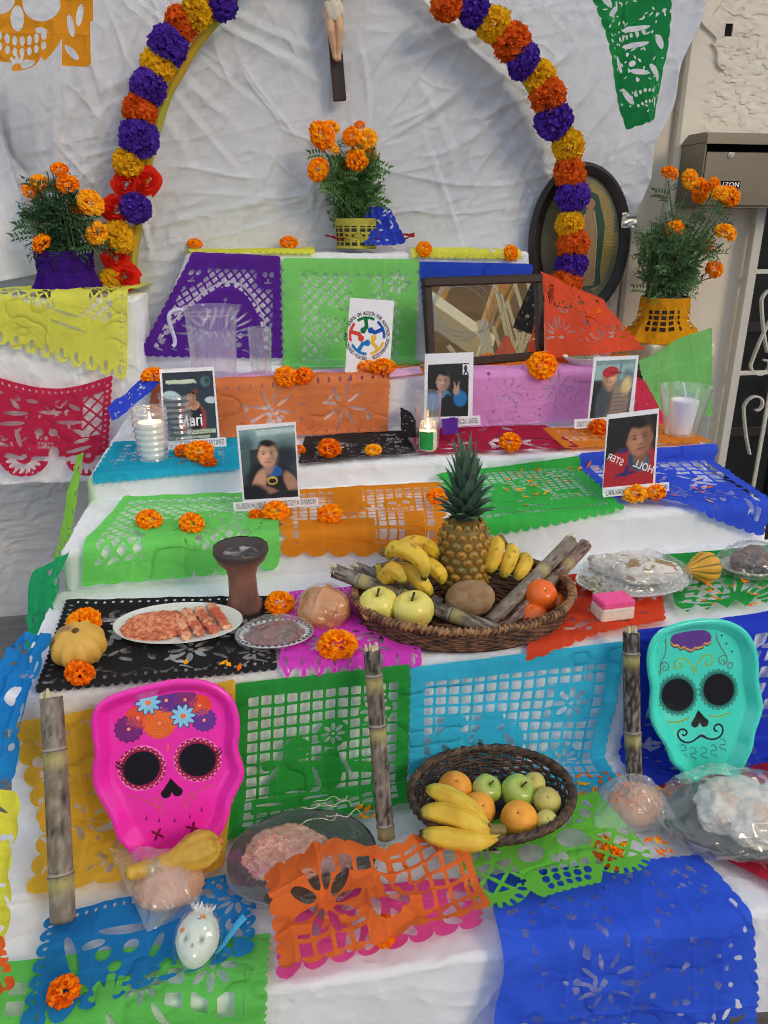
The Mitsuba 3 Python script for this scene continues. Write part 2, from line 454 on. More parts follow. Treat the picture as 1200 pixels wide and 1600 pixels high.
# a patch of rough mortar round a square socket hole
c = onY(1136, 48, WALL - 0.06)
pv = [(c[0] + (0.085 + 0.03 * math.sin(3 * a) + 0.02 * math.sin(7 * a)) * math.cos(a), c[2] + (0.10 + 0.03 * math.cos(4 * a)) * math.sin(a)) for a in np.linspace(0, 2 * PI, 40)[:-1]]
pm = extrude(sg.Polygon(pv).difference(sg.box(c[0] - 0.016, c[2] - 0.021, c[0] + 0.016, c[2] + 0.021)), 0.012); pm.apply_transform(R([1, 0, 0], 90)); pm.apply_translation([0, WALL - 0.06, 0])
put('mortar_patch', pm, mat='cream_paint', parent=wl)
put('socket_hole', box(c[0] - 0.0155, c[0] + 0.0155, WALL - 0.066, WALL - 0.0605, c[2] - 0.0205, c[2] + 0.0205), lin(35, 32, 30), parent=wl)
# dark room behind the gate
dk = thing('dark_doorway', 'dark doorway glass behind the white gate', 'door')
put('pane', box(2.08, 4.4, WALL + 0.05, WALL + 0.07, 0.0, 1.655), lin(28, 30, 32), 'gloss', parent=dk)
for x in (2.45, 3.0): put('frame', box(x, x + 0.05, WALL + 0.02, WALL + 0.05, 0.0, 1.655, 0.004), lin(50, 46, 42), 'satin', parent=dk)
for z in (0.62, 1.10): put('frame', box(2.08, 4.4, WALL + 0.025, WALL + 0.048, z, z + 0.045, 0.004), lin(46, 42, 40), 'satin', parent=dk)

# ------------------------------------------------------------------ white backdrop sheet, hung from above, wrinkled
FOLDS = [((0, 185), (45, 290), 10, -0.03), ((165, 0), (215, 190), 5, 0.010), ((230, 0), (262, 45), 4, 0.010), ((480, 120), (760, 20), 9, 0.006), ((360, 60), (470, 240), 6, 0.009),
         ((372, 90), (440, 210), 4, 0.008), ((300, 170), (390, 110), 6, 0.006), ((600, 210), (740, 122), 5, 0.016), ((640, 180), (735, 60), 5, 0.009), ((655, 30), (560, 130), 4, 0.009), ((700, 70), (590, 190), 4, 0.009),
         ((520, 160), (480, 330), 5, 0.008), ((540, 165), (570, 300), 5, 0.008), ((250, 265), (420, 275), 5, 0.012), ((600, 275), (800, 290), 6, 0.012), ((615, 330), (770, 330), 5, 0.010), ((640, 250), (760, 210), 5, 0.009),
         ((250, 310), (470, 300), 6, 0.007), ((300, 340), (440, 300), 6, 0.009), ((240, 350), (330, 300), 7, 0.010), ((700, 190), (860, 150), 7, 0.012), ((820, 160), (900, 60), 9, 0.014), ((890, 190), (960, 60), 9, 0.016),
         ((880, 260), (1000, 90), 10, 0.018), ((900, 300), (980, 190), 9, 0.016), ((130, 230), (190, 150), 5, 0.009), ((110, 120), (200, 260), 7, 0.008), ((80, 200), (170, 330), 7, 0.008), ((60, 330), (160, 260), 6, 0.008),
         ((420, 230), (500, 330), 4, 0.008), ((430, 190), (520, 250), 4, 0.007), ((640, 110), (720, 150), 4, 0.006), ((330, 20), (360, 150), 6, 0.007), ((450, 20), (500, 150), 6, 0.007), ((560, 60), (640, 40), 5, 0.006),
         ((590, 345), (740, 300), 5, 0.010), ((780, 120), (840, 260), 6, 0.008), ((20, 60), (30, 400), 12, 0.02), ((95, 180), (75, 420), 10, 0.014)]


def backdrop():
    nu, nv = 600, 470; s, t = np.meshgrid(np.linspace(0, 1, nu), np.linspace(0, 1, nv), indexing='ij')
    zt, zb = 3.0, 0.95
    z = zt + (zb - zt) * t
    xr = np.interp(z, [0.9, 1.30, 1.66, 2.36, 3.0], [1.44, 1.47, 1.565, 1.735, 1.80]) + 0.012 * np.sin(z * 23)
    x = -1.35 + (xr + 1.35) * s
    y = np.full_like(x, WALL - 0.075); p = np.stack([x, y * 0, z], -1)
    disp = np.zeros_like(x)
    for a, b, w, h in FOLDS:
        a, b = onY(*a, WALL - 0.07), onY(*b, WALL - 0.07); w = w * 3.1 / 1200
        ab = A([b[0] - a[0], b[2] - a[2]]); L = np.linalg.norm(ab)
        k = ((x - a[0]) * ab[0] + (z - a[2]) * ab[1]) / L ** 2
        d = ((x - a[0]) * -ab[1] + (z - a[2]) * ab[0]) / L + 0.012 * np.sin(k * 5 + a[0] * 9)
        disp += 0.8 * h * np.exp(-np.abs(d / (0.6 * w)) ** 1.2) * np.clip(k * 4, 0, 1) * np.clip((1 - k) * 4, 0, 1)
    rot = np.stack([x * 0.8 + z * 0.6, 0 * x, (-x * 0.6 + z * 0.8) * 2.6], -1)
    rot2 = np.stack([(x * 0.8 - z * 0.6) * 2.2, 0 * x + 4, (x * 0.6 + z * 0.8) * 0.9], -1)
    rg = np.random.default_rng(17)                                # long straight pull lines that fan out from where the sheet is tied
    for k in range(84):
        ox, oy = ((540, -90), (1000, -60), (60, -120))[k % 3]; g = math.radians(rg.uniform(*((25, 155), (95, 165), (20, 95))[k % 3])); r0, r1 = rg.uniform(90, 330), rg.uniform(110, 330)
        a, b = (onY(ox + r * math.cos(g + 0.02 * q), oy + r * math.sin(g + 0.02 * q), WALL - 0.07) for r, q in ((r0, 0), (r0 + r1, rg.normal())))
        ab = A([b[0] - a[0], b[2] - a[2]]); L = np.linalg.norm(ab); kk = ((x - a[0]) * ab[0] + (z - a[2]) * ab[1]) / L ** 2
        d = ((x - a[0]) * -ab[1] + (z - a[2]) * ab[0]) / L + rg.normal() * 0.02 * np.sin(kk * PI) ; w = rg.uniform(0.008, 0.022)
        disp += rg.uniform(0.003, 0.008) * (np.exp(-np.abs(d / w) ** 1.3) - 0.5 * np.exp(-np.abs((d - 1.6 * w) / w) ** 1.3)) * np.clip(kk * 3, 0, 1) * np.clip((1 - kk) * 3, 0, 1)
    long1 = np.stack([(x * 0.5 + z * 0.87) * 0.7, 0 * x, (-x * 0.87 + z * 0.5) * 4.0], -1); long2 = np.stack([(x * 0.97 + z * 0.2) * 0.9, 0 * x + 9, (-x * 0.2 + z * 0.97) * 3.6], -1)
    low = 0.4 + 0.6 * np.clip((1.95 - z) / 0.4, 0, 1)
    disp += 0.003 * ridged(long1, 2.2, 6) ** 2 + low * (0.005 * ridged(long2, 3.0, 7) ** 1.5 + 0.003 * ridged(long2, 6.5, 8) ** 2) + 0.001 * ridged(rot2, 13.0, 4) + 0.03 * (fbm(p * 1.1, 2, 5) - 0.5)
    disp += 0.005 * crisp(long1, 1.7, 21, 0.06, 2) + 0.004 * crisp(long1 * A([1, 1, 1.3]), 2.6, 31, 0.06, 2) + 0.0 * crisp(rot2, 2.6, 22, 0.06) + low * 0.0085 * crisp(long2, 2.4, 23, 0.06) + 0.004 * crisp(p, 7.0, 24, 0.10)
    disp += 0.03 * np.exp(-((x - xr) / 0.03) ** 2) * 0.6
    y = np.minimum(y - disp, WALL - 0.03)
    return (np.stack([x, y, z], -1).reshape(-1, 3), grid_faces(nu, nv))


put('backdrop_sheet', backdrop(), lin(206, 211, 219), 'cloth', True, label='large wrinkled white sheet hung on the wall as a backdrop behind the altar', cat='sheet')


# ------------------------------------------------------------------ white cloths over the tiers
def tablecloth(label, x0, x1, y0, y1, zt, zb, fl=0.0, fr=0.0, ff=0.0, seed=0, amp=0.009, fold_d=0.0, tint=(226, 228, 232), hem=0.0, name='white_tablecloth', tilt=0.0):
    """A cloth draped over a block: rings round the block's outline, inwards over its top and down its sides."""
    rc, r = 0.03, 0.022; N, K = 640, 50
    ring = np.array(sg.box(x0 + rc, y0 + rc, x1 - rc, y1 - rc).buffer(rc, quad_segs=8).exterior.coords)[:-1]
    L = sg.LinearRing(ring); pr = A([L.interpolate(q, normalized=True).coords[0] for q in np.linspace(0, 1, N, endpoint=False)])
    ctr = A([(x0 + x1) / 2, (y0 + y1) / 2]); tn = np.roll(pr, -1, 0) - np.roll(pr, 1, 0); nr = np.stack([tn[:, 1], -tn[:, 0]], 1); nr /= np.linalg.norm(nr, axis=1, keepdims=True)
    if np.sum((pr - ctr) * nr) < 0: nr = -nr
    left, right, front = np.clip(-nr[:, 0], 0, 1), np.clip(nr[:, 0], 0, 1), np.clip(-nr[:, 1], 0, 1)
    per = np.arange(N) / N * L.length; rows = []; nor = []
    half = (y1 - y0) / 2 - r
    for k in np.linspace(0, 1, 42)[:-1]:                          # the top, from its middle line out to the edge
        o = r + (1 - k) * half; hx, hy = (x1 - x0) / 2, (y1 - y0) / 2
        q = ctr + (pr - ctr) * A([(hx - o) / hx, (hy - o) / hy]); rows.append(np.c_[q, np.full(N, zt)]); nor.append(np.tile([0, 0, 1.0], (N, 1)))
    for a in np.linspace(0, PI / 2, 7)[:-1]:
        rows.append(np.c_[pr + nr * (-r + r * math.sin(a)), np.full(N, zt - r + r * math.cos(a))]); nor.append(np.c_[nr * math.sin(a), np.full(N, math.cos(a))])
    low = zb + hem * (fb(np.c_[per, per * 0, per * 0], 6, seed) - 0.5)
    for k in np.linspace(0, 1, K):
        wav = (0.5 + 0.5 * np.sin(per * 26 + 3 * fb(np.c_[per, per * 0 + k, per * 0], 4, seed))) * 0.02 * k * (left + right)
        fold = fold_d * k * front * (0.5 + 0.5 * np.sin(per * 17 + 4 * fb(np.c_[per, per * 0 + k * 0.6, per * 0], 2.2, seed + 3))) ** 2
        q = pr - nr * fold[:, None] + np.stack([(-fl * left + fr * right) * k + nr[:, 0] * wav, -ff * k * front], 1)
        rows.append(np.c_[q, (zt - r) + (low - zt + r) * k]); nor.append(np.c_[nr, nr[:, 0] * 0])
    v = np.vstack(rows); n = np.vstack(nor); x = v * A([1, 1, 1.4])
    w = 0.22 * ridged(x, 5, seed + 1) + 0.18 * ridged(x * A([1, 1, 0.5]), 11, seed + 2) + 0.2 * fbm(x * 4, 3, seed + 9) + 0.12 * ridged(x, 24, seed + 4) + 0.55 * crisp(x * A([1, 1.6, 1]), 5, seed + 5, 0.05) + 0.40 * crisp(x * A([1.6, 1, 0.8]), 9, seed + 6, 0.09)
    w += sum(np.exp(-np.abs(v[:, 0] - q) / 0.004) for q in np.arange(x0 + 0.31, x1, 0.43)) * 0.2
    v = v - n * (amp * (1.2 - np.clip(w, 0, 1.2)))[:, None]
    if tilt: v[:, 2] += tilt * (v[:, 0] - ctr[0]) * np.clip((v[:, 2] - zb) / (zt - zb), 0, 1)
    put(name, (v, grid_faces(len(rows), N, True)[:, ::-1]), lin(*tint), 'cloth', True, label=label, cat='tablecloth')


tablecloth('white cloth covering the topmost tier of the altar, under the purple paper', -0.20, 1.06, 2.85, 3.03, 1.462, 1.06, fl=0.17, fr=0.05, seed=1)
tablecloth('white cloth of the second tier, showing between the plain orange and pink papers', -0.33, 1.36, 2.51, 2.86, 1.075, 0.874, fl=0.12, fr=0.06, seed=2)
tablecloth('white cloth of the tier that carries the candles and upper portraits', -0.475, 1.46, 2.157, 2.52, 0.889, 0.10, fl=0.05, seed=3)
tablecloth('white cloth of the tier under the green, orange and blue cut papers', -0.475, 1.42, 1.778, 2.18, 0.828, 0.06, fl=0.03, seed=4)
tablecloth('white cloth of the wide tier that carries the fruit basket and plates', -0.50, 1.50, 1.325, 1.80, 0.725, 0.06, fl=0.06, seed=5)
tablecloth('white cloth of the lowest tier, hanging at the front below the pink paper', -0.60, 1.25, 0.885, 1.36, 0.42, 0.12, fl=0.04, fr=0.05, seed=6, hem=0.03, amp=0.012, fold_d=0.02)

# the small shelf on the left, draped in white
tablecloth('short white cloth draped over the small side shelf on the left', -0.86, -0.335, 2.66, 3.06, 1.335, 0.72, fl=0.01, fr=-0.02, ff=0.0, seed=8, hem=0.04, amp=0.02)
# ================================================================== cut paper sheets
def flower(u, v, x, y, r, n=8, w=0.16): return np.minimum(petals(u, v, x, y, r * 0.3, r, n, r * w), circ(u, v, x, y, r * 0.13))


def skull(u, v, x, y, r):
    """(solid, holes) of a smiling skull of radius r."""
    solid = np.minimum(circ(u, v, x, y, r), rect(u, v, x - r * 0.58, y + r * 0.3, x + r * 0.58, y + r * 1.35))
    h = np.minimum(ell(u, v, x - r * 0.42, y - 0.05 * r, r * 0.27, r * 0.3), ell(u, v, x + r * 0.42, y - 0.05 * r, r * 0.27, r * 0.3))
    h = np.minimum(h, ell(u, v, x, y + r * 0.4, r * 0.1, r * 0.17))
    for k in range(-2, 3): h = np.minimum(h, np.minimum(ell(u, v, x + k * r * 0.2, y + r * 0.8, r * 0.075, r * 0.11), ell(u, v, x + k * r * 0.2, y + r * 1.08, r * 0.075, r * 0.11)))
    return solid, h


def slits(u, v, pts, w): return np.minimum.reduce([drop(u, v, p[:2], p[2:], w) for p in pts])


def scatter(u, v, x0, y0, x1, y1, n, r, seed, long=1.0):
    rg = np.random.default_rng(seed); d = 9.0
    for _ in range(n):
        a = rg.uniform(0, PI); d = np.minimum(d, ell(u, v, rg.uniform(x0, x1), rg.uniform(y0, y1), r * rg.uniform(0.7, 1.4) * long, r * rg.uniform(0.6, 1.1), a))
    return d


def window(u, v, pat, rc, keep=None):
    d = np.maximum(pat, rect(u, v, *rc))
    return d if keep is None else np.maximum(d, -keep)


def p_purple(u, v, a):
    d = scallop(u, v, 1, a, 18, 14, 0.022)
    arch = ell(u, v, 0.5, a * 0.92, 0.36, a * 0.62)
    d = holes(d, window(u, v, diamonds(u, v, 0.062, 0.017), (0.08, 0.12, 0.92, a - 0.09), np.minimum(arch, np.minimum(circ(u, v, 0.13, 0.17, 0.12), circ(u, v, 0.87, 0.17, 0.12)))))
    for x in (0.13, 0.87): d = holes(d, circ(u, v, x - 0.035, 0.16, 0.025), circ(u, v, x + 0.035, 0.16, 0.025), ell(u, v, x, 0.235, 0.04, 0.01), ell(u, v, x, 0.21, 0.008, 0.014))
    rays = petals(u, v, 0.5, a * 0.78, 0.16, 0.31, 13, 0.012, PI * 1.02, PI * 1.04)
    d = holes(d, rays, window(u, v, diamonds(u, v, 0.06, 0.017), (0.3, a * 0.72, 0.7, a - 0.1), ell(u, v, 0.5, a * 0.66, 0.07, 0.3)), circ(u, v, 0.5, a * 0.42, 0.018))
    d = holes(d, slits(u, v, [(0.4, a * 0.5, 0.37, a * 0.7), (0.6, a * 0.5, 0.63, a * 0.7), (0.45, a * 0.55, 0.44, a * 0.72), (0.55, a * 0.55, 0.56, a * 0.72)], 0.012), np.abs(np.hypot((u - 0.5) / 0.4, (v - a * 0.95) / (a * 0.7)) - 1) * 0.4 - 0.006 + 9 * (v > a * 0.86))
    return holes(d, *[drop(u, v, (0.1 + k * 0.1, a - 0.085), (0.16 + k * 0.1, a - 0.06), 0.008) for k in range(8)])


def p_figure_green(u, v, a):
    fig = np.minimum.reduce([circ(u, v, 0.58, 0.2, 0.085), ell(u, v, 0.58, 0.45, 0.12, 0.2), ell(u, v, 0.50, 0.68, 0.2, 0.10), rect(u, v, 0.40, 0.6, 0.72, 0.75), ell(u, v, 0.85, 0.16, 0.11, 0.12), seg(u, v, (0.5, 0.4), (0.3, 0.36), 0.03)])
    d = scallop(u, v, 1, a, 10, 12, 0.025)
    d = holes(d, window(u, v, diamonds(u, v, 0.055, 0.018), (0.13, 0.10, 0.88, a - 0.13), fig))
    return holes(d, flower(u, v, 0.85, 0.16, 0.09), slits(u, v, [(0.55, 0.35, 0.6, 0.36), (0.52, 0.5, 0.62, 0.52), (0.5, 0.66, 0.66, 0.67)], 0.007))


def p_plain_dots(u, v, a):
    d = scallop(u, v, 1, a, 40, 12, 0.006, 'lrb', True)
    dots = np.minimum.reduce([ell(u, v, 0.03 + k * 0.047, y, 0.006, 0.009) for k in range(21) for y in (0.06, a - 0.05)])
    star = 9.0
    for x in (0.2, 0.5, 0.8): star = np.minimum(star, petals(u, v, x, a * 0.5, 0.02, 0.10, 8, 0.007, 0.2))
    return holes(d, dots, star, scatter(u, v, 0.05, 0.1, 0.95, a - 0.1, 26, 0.009, 4, 1.6))


def p_pink(u, v, a):
    d = scallop(u, v, 1, a, 30, 12, 0.012, 'tb', True)
    return holes(d, scatter(u, v, 0.04, 0.05, 0.96, a - 0.05, 62, 0.0075, 9), petals(u, v, 0.62, a * 0.5, 0.02, 0.10, 8, 0.007), petals(u, v, 0.3, a * 0.5, 0.02, 0.09, 8, 0.006, 0.3))


def p_fans(u, v, a):
    d = scallop(u, v, 1, a, 16, 10, 0.018, 'rb', True)
    for x, y in ((0.2, a * 0.72), (0.88, a * 0.72)): d = holes(d, petals(u, v, x, y, 0.06, 0.19, 9, 0.009, PI * 0.95, PI * 1.1), ell(u, v, x, y + 0.02, 0.03, 0.015))
    d = holes(d, petals(u, v, 0.06, 0.12, 0.05, 0.17, 6, 0.01, -0.2, 1.9))
    return holes(d, scatter(u, v, 0.12, 0.05, 0.95, a * 0.5, 24, 0.014, 3, 1.5), ell(u, v, 0.52, a * 0.55, 0.03, 0.045), ell(u, v, 0.62, a * 0.68, 0.02, 0.035), np.abs(circ(u, v, 0.57, a * 0.62, 0.12)) - 0.006 + 9 * (u < 0.5), scatter(u, v, 0.35, a * 0.6, 0.75, a * 0.92, 12, 0.012, 8, 1.8))


def p_shelf_yellow(u, v, a):
    d = scallop(u, v, 1, a, 11, 8, 0.075, 'b')
    s, h = skull(u, v, 0.62, a * 0.62, 0.13)
    d = holes(d, window(u, v, diamonds(u, v, 0.058, 0.014), (0.17, 0.10, 0.86, a * 0.36), circ(u, v, 0.55, a * 0.28, 0.10)), window(u, v, diamonds(u, v, 0.05, 0.012), (0.1, a * 0.46, 0.9, a * 0.72), np.minimum(s, circ(u, v, 0.3, a * 0.6, 0.1))))
    d = holes(d, circ(u, v, 0.51, a * 0.27, 0.035), circ(u, v, 0.60, a * 0.27, 0.035), slits(u, v, [(0.5, a * 0.78, 0.74, a * 0.80), (0.52, a * 0.72, 0.7, a * 0.73), (0.28, a * 0.55, 0.33, a * 0.6)], 0.012))
    return holes(d, *[drop(u, v, (0.045 + k / 11, a - 0.10), (0.045 + k / 11, a - 0.035), 0.014) for k in range(11)])


def p_red(u, v, a):
    d = scallop(u, v, 1, a, 16, 16, 0.018, 'rb')
    lobe = np.minimum(circ(u, v, 0.42, a - 0.17, 0.17), circ(u, v, 0.86, a - 0.17, 0.16))
    d = np.maximum(d, np.minimum(v - (a - 0.17), lobe))
    d = holes(d, window(u, v, diamonds(u, v, 0.075, 0.014), (0.8, 0.10, 0.94, 0.42)))
    s, h = skull(u, v, 0.56, a * 0.5, 0.11)
    for x in (0.42, 0.86): d = holes(d, petals(u, v, x, a - 0.16, 0.05, 0.13, 9, 0.016, 0.1, PI * 1.1), circ(u, v, x, a - 0.17, 0.02))
    d = holes(d, slits(u, v, [(0.1, 0.12, 0.28, 0.10), (0.32, 0.13, 0.38, 0.2), (0.42, 0.12, 0.5, 0.12), (0.5, 0.2, 0.66, 0.2), (0.7, 0.14, 0.78, 0.2), (0.06, 0.22, 0.22, 0.26), (0.28, 0.25, 0.44, 0.22), (0.05, 0.36, 0.2, 0.33), (0.25, 0.34, 0.42, 0.3), (0.62, 0.28, 0.8, 0.3), (0.74, 0.35, 0.86, 0.42), (0.1, 0.46, 0.32, 0.50), (0.04, 0.52, 0.18, 0.6), (0.36, 0.36, 0.40, 0.5), (0.75, 0.46, 0.86, 0.44), (0.7, 0.54, 0.88, 0.5), (0.3, 0.56, 0.42, 0.6), (0.62, 0.62, 0.8, 0.58), (0.04, 0.62, 0.12, 0.7), (0.16, 0.66, 0.28, 0.7)], 0.017), np.maximum(h, s))
    return holes(d, slits(u, v, [(0.47, 0.58, 0.66, 0.6)], 0.02), ell(u, v, 0.62, a - 0.2, 0.035, 0.06), scatter(u, v, 0.06, 0.1, 0.76, a * 0.74, 40, 0.009, 33, 2.2))


def p_grid(fig, p=0.065, gap=0.02, sc=(14, 14, 0.02), q=None, b=0.08, saw=False, rc=None):
    def fn(u, v, a):
        d = scallop(u, v, 1, a, *sc, saw=saw); solid, hs = fig(u, v, a)
        d = holes(d, window(u, v, squares(u, v, p, gap, q), rc or (b, b * 1.2, 1 - b, a - b), solid))
        return holes(d, hs)
    return fn


def f_rider(u, v, a):
    s = np.minimum.reduce([circ(u, v, 0.36, a * 0.42, 0.07), ell(u, v, 0.34, a * 0.65, 0.13, 0.12), circ(u, v, 0.56, a * 0.36, 0.09), ell(u, v, 0.55, a * 0.60, 0.07, 0.15), seg(u, v, (0.2, a * 0.5), (0.8, a * 0.62), 0.035), rect(u, v, 0.12, a * 0.74, 0.9, a * 0.86), circ(u, v, 0.8, a * 0.25, 0.1)])
    h = np.minimum.reduce([flower(u, v, 0.8, a * 0.25, 0.09), flower(u, v, 0.56, a * 0.36, 0.07), slits(u, v, [(0.2, a * 0.6, 0.26, a * 0.5), (0.45, a * 0.55, 0.5, a * 0.7), (0.6, a * 0.5, 0.68, a * 0.66), (0.3, a * 0.7, 0.42, a * 0.72), (0.14, a * 0.8, 0.3, a * 0.81), (0.4, a * 0.8, 0.55, a * 0.81), (0.36, a * 0.42, 0.38, a * 0.43)], 0.012)])
    return s, h


def f_cyan(u, v, a):
    s = np.minimum.reduce([ell(u, v, 0.20, a * 0.6, 0.10, 0.10), ell(u, v, 0.38, a * 0.62, 0.08, 0.13), circ(u, v, 0.40, a * 0.42, 0.05), circ(u, v, 0.22, a * 0.42, 0.05), rect(u, v, 0.14, a * 0.42, 0.50, a * 0.45), ell(u, v, 0.5, a * 0.58, 0.06, 0.10), rect(u, v, 0.68, a * 0.2, 0.86, a * 0.46), circ(u, v, 0.78, a * 0.72, 0.08)])
    h = np.minimum.reduce([flower(u, v, 0.77, a * 0.33, 0.085), slits(u, v, [(0.16, a * 0.58, 0.2, a * 0.65), (0.34, a * 0.55, 0.36, a * 0.68), (0.46, a * 0.52, 0.52, a * 0.62), (0.25, a * 0.6, 0.3, a * 0.66), (0.6, a * 0.6, 0.64, a * 0.75), (0.08, a * 0.72, 0.3, a * 0.74)], 0.016), flower(u, v, 0.78, a * 0.72, 0.07)])
    return s, h


def f_blue(u, v, a):
    s = np.minimum.reduce([ell(u, v, 0.45, a * 0.45, 0.28, a * 0.2), rect(u, v, 0.1, a * 0.55, 0.9, a * 0.95), rect(u, v, 0.3, 0.3, 0.7, a * 0.55)])
    h = np.minimum.reduce([scatter(u, v, 0.12, a * 0.35, 0.88, a * 0.9, 42, 0.018, 11, 2.0), petals(u, v, 0.4, a * 0.86, 0.04, 0.15, 7, 0.010, PI, PI * 1.1)])
    return s, np.minimum(h, scatter(u, v, 0.1, a * 0.1, 0.9, a * 0.95, 60, 0.009, 12, 2.2))


def f_skulls(u, v, a):
    s1, h1 = skull(u, v, 0.72, a * 0.42, 0.10)
    s = np.minimum.reduce([s1, rect(u, v, 0.32, 0.05, 0.5, a * 0.5), rect(u, v, 0.12, a * 0.68, 0.56, a), rect(u, v, 0.74, a * 0.6, 0.86, a), circ(u, v, 0.45, a * 0.45, 0.1)])
    return s, np.minimum(np.maximum(h1, s1), slits(u, v, [(0.1, a * 0.4, 0.26, a * 0.42), (0.46, a * 0.48, 0.62, a * 0.5), (0.06, a * 0.6, 0.12, a * 0.66)], 0.018))


def p_green_leaf(u, v, a):
    d = np.minimum(scallop(u, v, 1, a, 9, 12, 0.09, 'b'), 9)
    fig = np.minimum.reduce([ell(u, v, 0.32, a * 0.5, 0.13, 0.13), ell(u, v, 0.6, a * 0.5, 0.16, 0.14), rect(u, v, 0.3, a * 0.45, 0.56, a * 0.9), ell(u, v, 0.9, a * 0.6, 0.1, 0.2)])
    d = holes(d, window(u, v, diamonds(u, v, 0.055, 0.016), (0.06, 0.08, 0.94, a * 0.8), fig))
    return holes(d, slits(u, v, [(0.26, a * 0.4, 0.38, a * 0.42), (0.52, a * 0.46, 0.56, a * 0.6), (0.66, a * 0.46, 0.7, a * 0.6), (0.22, a * 0.56, 0.28, a * 0.72)], 0.012), scatter(u, v, 0.08, a * 0.15, 0.92, a * 0.85, 44, 0.008, 31, 2.4))


def p_black(u, v, a):
    d = scallop(u, v, 1, a, 26, 20, 0.014)
    rg = np.random.default_rng(5); h = 9.0
    for x, y, r in ((0.32, a * 0.35, 0.08), (0.62, a * 0.72, 0.10), (0.86, a * 0.45, 0.09), (0.18, a * 0.72, 0.08), (0.9, a * 0.8, 0.07), (0.45, a * 0.5, 0.07)): h = np.minimum(h, flower(u, v, x, y, r, 8, 0.14))
    fr = rect(u, v, 0.09, 0.12, 0.93, a - 0.08)
    h = np.minimum(h, np.maximum(scatter(u, v, 0.1, 0.12, 0.92, a - 0.08, 70, 0.013, 6, 2.4), fr))
    h = np.minimum(h, np.maximum(ell(u, v, 0.2, a * 0.3, 0.09, 0.02), fr))
    wave = np.abs(v - (a - 0.055 + 0.02 * np.sin(u * 40))) - 0.006
    return holes(d, h, np.maximum(wave, 0.02 - (u % 0.08)))


def p_zig(u, v, a):
    d = scallop(u, v, 1, a, 9, 9, 0.06, 'b', True)
    return holes(d, flower(u, v, 0.3, a * 0.75, 0.13), flower(u, v, 0.72, a * 0.7, 0.14), scatter(u, v, 0.06, 0.06, 0.94, a - 0.14, 46, 0.02, 13, 1.8), *[drop(u, v, (0.05 + k / 9, a - 0.11), (0.05 + k / 9, a - 0.05), 0.014) for k in range(9)])


def p_splash(seed, n=50, r=0.02, sc=(18, 14, 0.015), long=2.0, stars=()):
    def fn(u, v, a):
        d = scallop(u, v, 1, a, *sc)
        d = holes(d, scatter(u, v, 0.07, 0.07, 0.93, a - 0.07, n, r, seed, long))
        for x, y, q in stars: d = holes(d, flower(u, v, x, y * a, q, 10, 0.12))
        return d
    return fn


def p_leafy_green(u, v, a):
    d = scallop(u, v, 1, a, 7, 12, 0.11, 'b', True)
    ray_ = petals(u, v, 0.42, a * 0.95, 0.16, 0.42, 12, 0.012, PI, PI * 1.05)
    return holes(d, window(u, v, squares(u + v * 0.3, v, 0.09, 0.03), (0.05, a * 0.3, 0.4, a * 0.85)), ray_, scatter(u, v, 0.5, a * 0.3, 0.95, a * 0.75, 20, 0.022, 4, 2.0))


def p_front_yellow(u, v, a):
    d = scallop(u, v, 1, a, 6, 9, 0.05, 'lb')
    s, h = skull(u, v, 0.12, a * 0.22, 0.10); s2, h2 = skull(u, v, 0.72, a * 0.74, 0.13)
    d = holes(d, np.maximum(h, s), np.maximum(h2, s2), ell(u, v, 0.72, a * 0.52, 0.17, 0.09), ell(u, v, 0.44, a * 0.58, 0.06, 0.10), rect(u, v, 0.3, 0.06, 0.7, 0.075), rect(u, v, 0.44, a * 0.2, 0.8, a * 0.24), window(u, v, squares(u + v * 0.4, v, 0.085, 0.03, 0.2), (0.46, a * 0.26, 0.8, a * 0.34)))
    return holes(d, scatter(u, v, 0.04, a * 0.08, 0.34, a * 0.95, 46, 0.011, 36, 2.0), scatter(u, v, 0.3, a * 0.62, 0.9, a * 0.92, 26, 0.02, 6, 1.5), slits(u, v, [(0.26, a * 0.42, 0.5, a * 0.38), (0.55, a * 0.44, 0.9, a * 0.40), (0.2, a * 0.66, 0.24, a * 0.74), (0.1, a * 0.85, 0.2, a * 0.88)], 0.018))


def p_skull_blue(u, v, a):
    d = scallop(u, v, 1, a, 9, 7, 0.04)
    h = u * 0 + 9.0
    for x, y in ((0.36, a * 0.62), (0.72, a * 0.62)):
        h = np.minimum.reduce([h, circ(u, v, x - 0.06, y - 0.04, 0.035), circ(u, v, x + 0.06, y - 0.04, 0.035), ell(u, v, x, y + 0.04, 0.03, 0.025)])
        for k in range(-2, 3): h = np.minimum.reduce([h, ell(u, v, x + k * 0.035, y + 0.12, 0.013, 0.017), ell(u, v, x + k * 0.035, y + 0.17, 0.013, 0.017), ell(u, v, x + k * 0.035, y + 0.22, 0.012, 0.015)])
    h = np.minimum(h, petals(u, v, 0.9, a * 0.35, 0.03, 0.10, 9, 0.014)); h = np.minimum(h, petals(u, v, 0.9, a * 0.35, 0.12, 0.17, 14, 0.012))
    h = np.minimum(h, slits(u, v, [(0.12, a * 0.28, 0.2, a * 0.7), (0.26, a * 0.32, 0.5, a * 0.40), (0.5, a * 0.42, 0.62, a * 0.3), (0.52, a * 0.72, 0.56, a * 0.5), (0.2, a * 0.78, 0.26, a * 0.88), (0.55, a * 0.2, 0.72, a * 0.24), (0.62, a * 0.14, 0.78, a * 0.18), (0.86, a * 0.62, 0.94, a * 0.8), (0.2, a * 0.45, 0.3, a * 0.43), (0.5, a * 0.9, 0.8, a * 0.92)], 0.022))
    return holes(d, h, window(u, v, diamonds(u, v, 0.07, 0.02), (0.54, a * 0.78, 0.9, a * 0.9)))


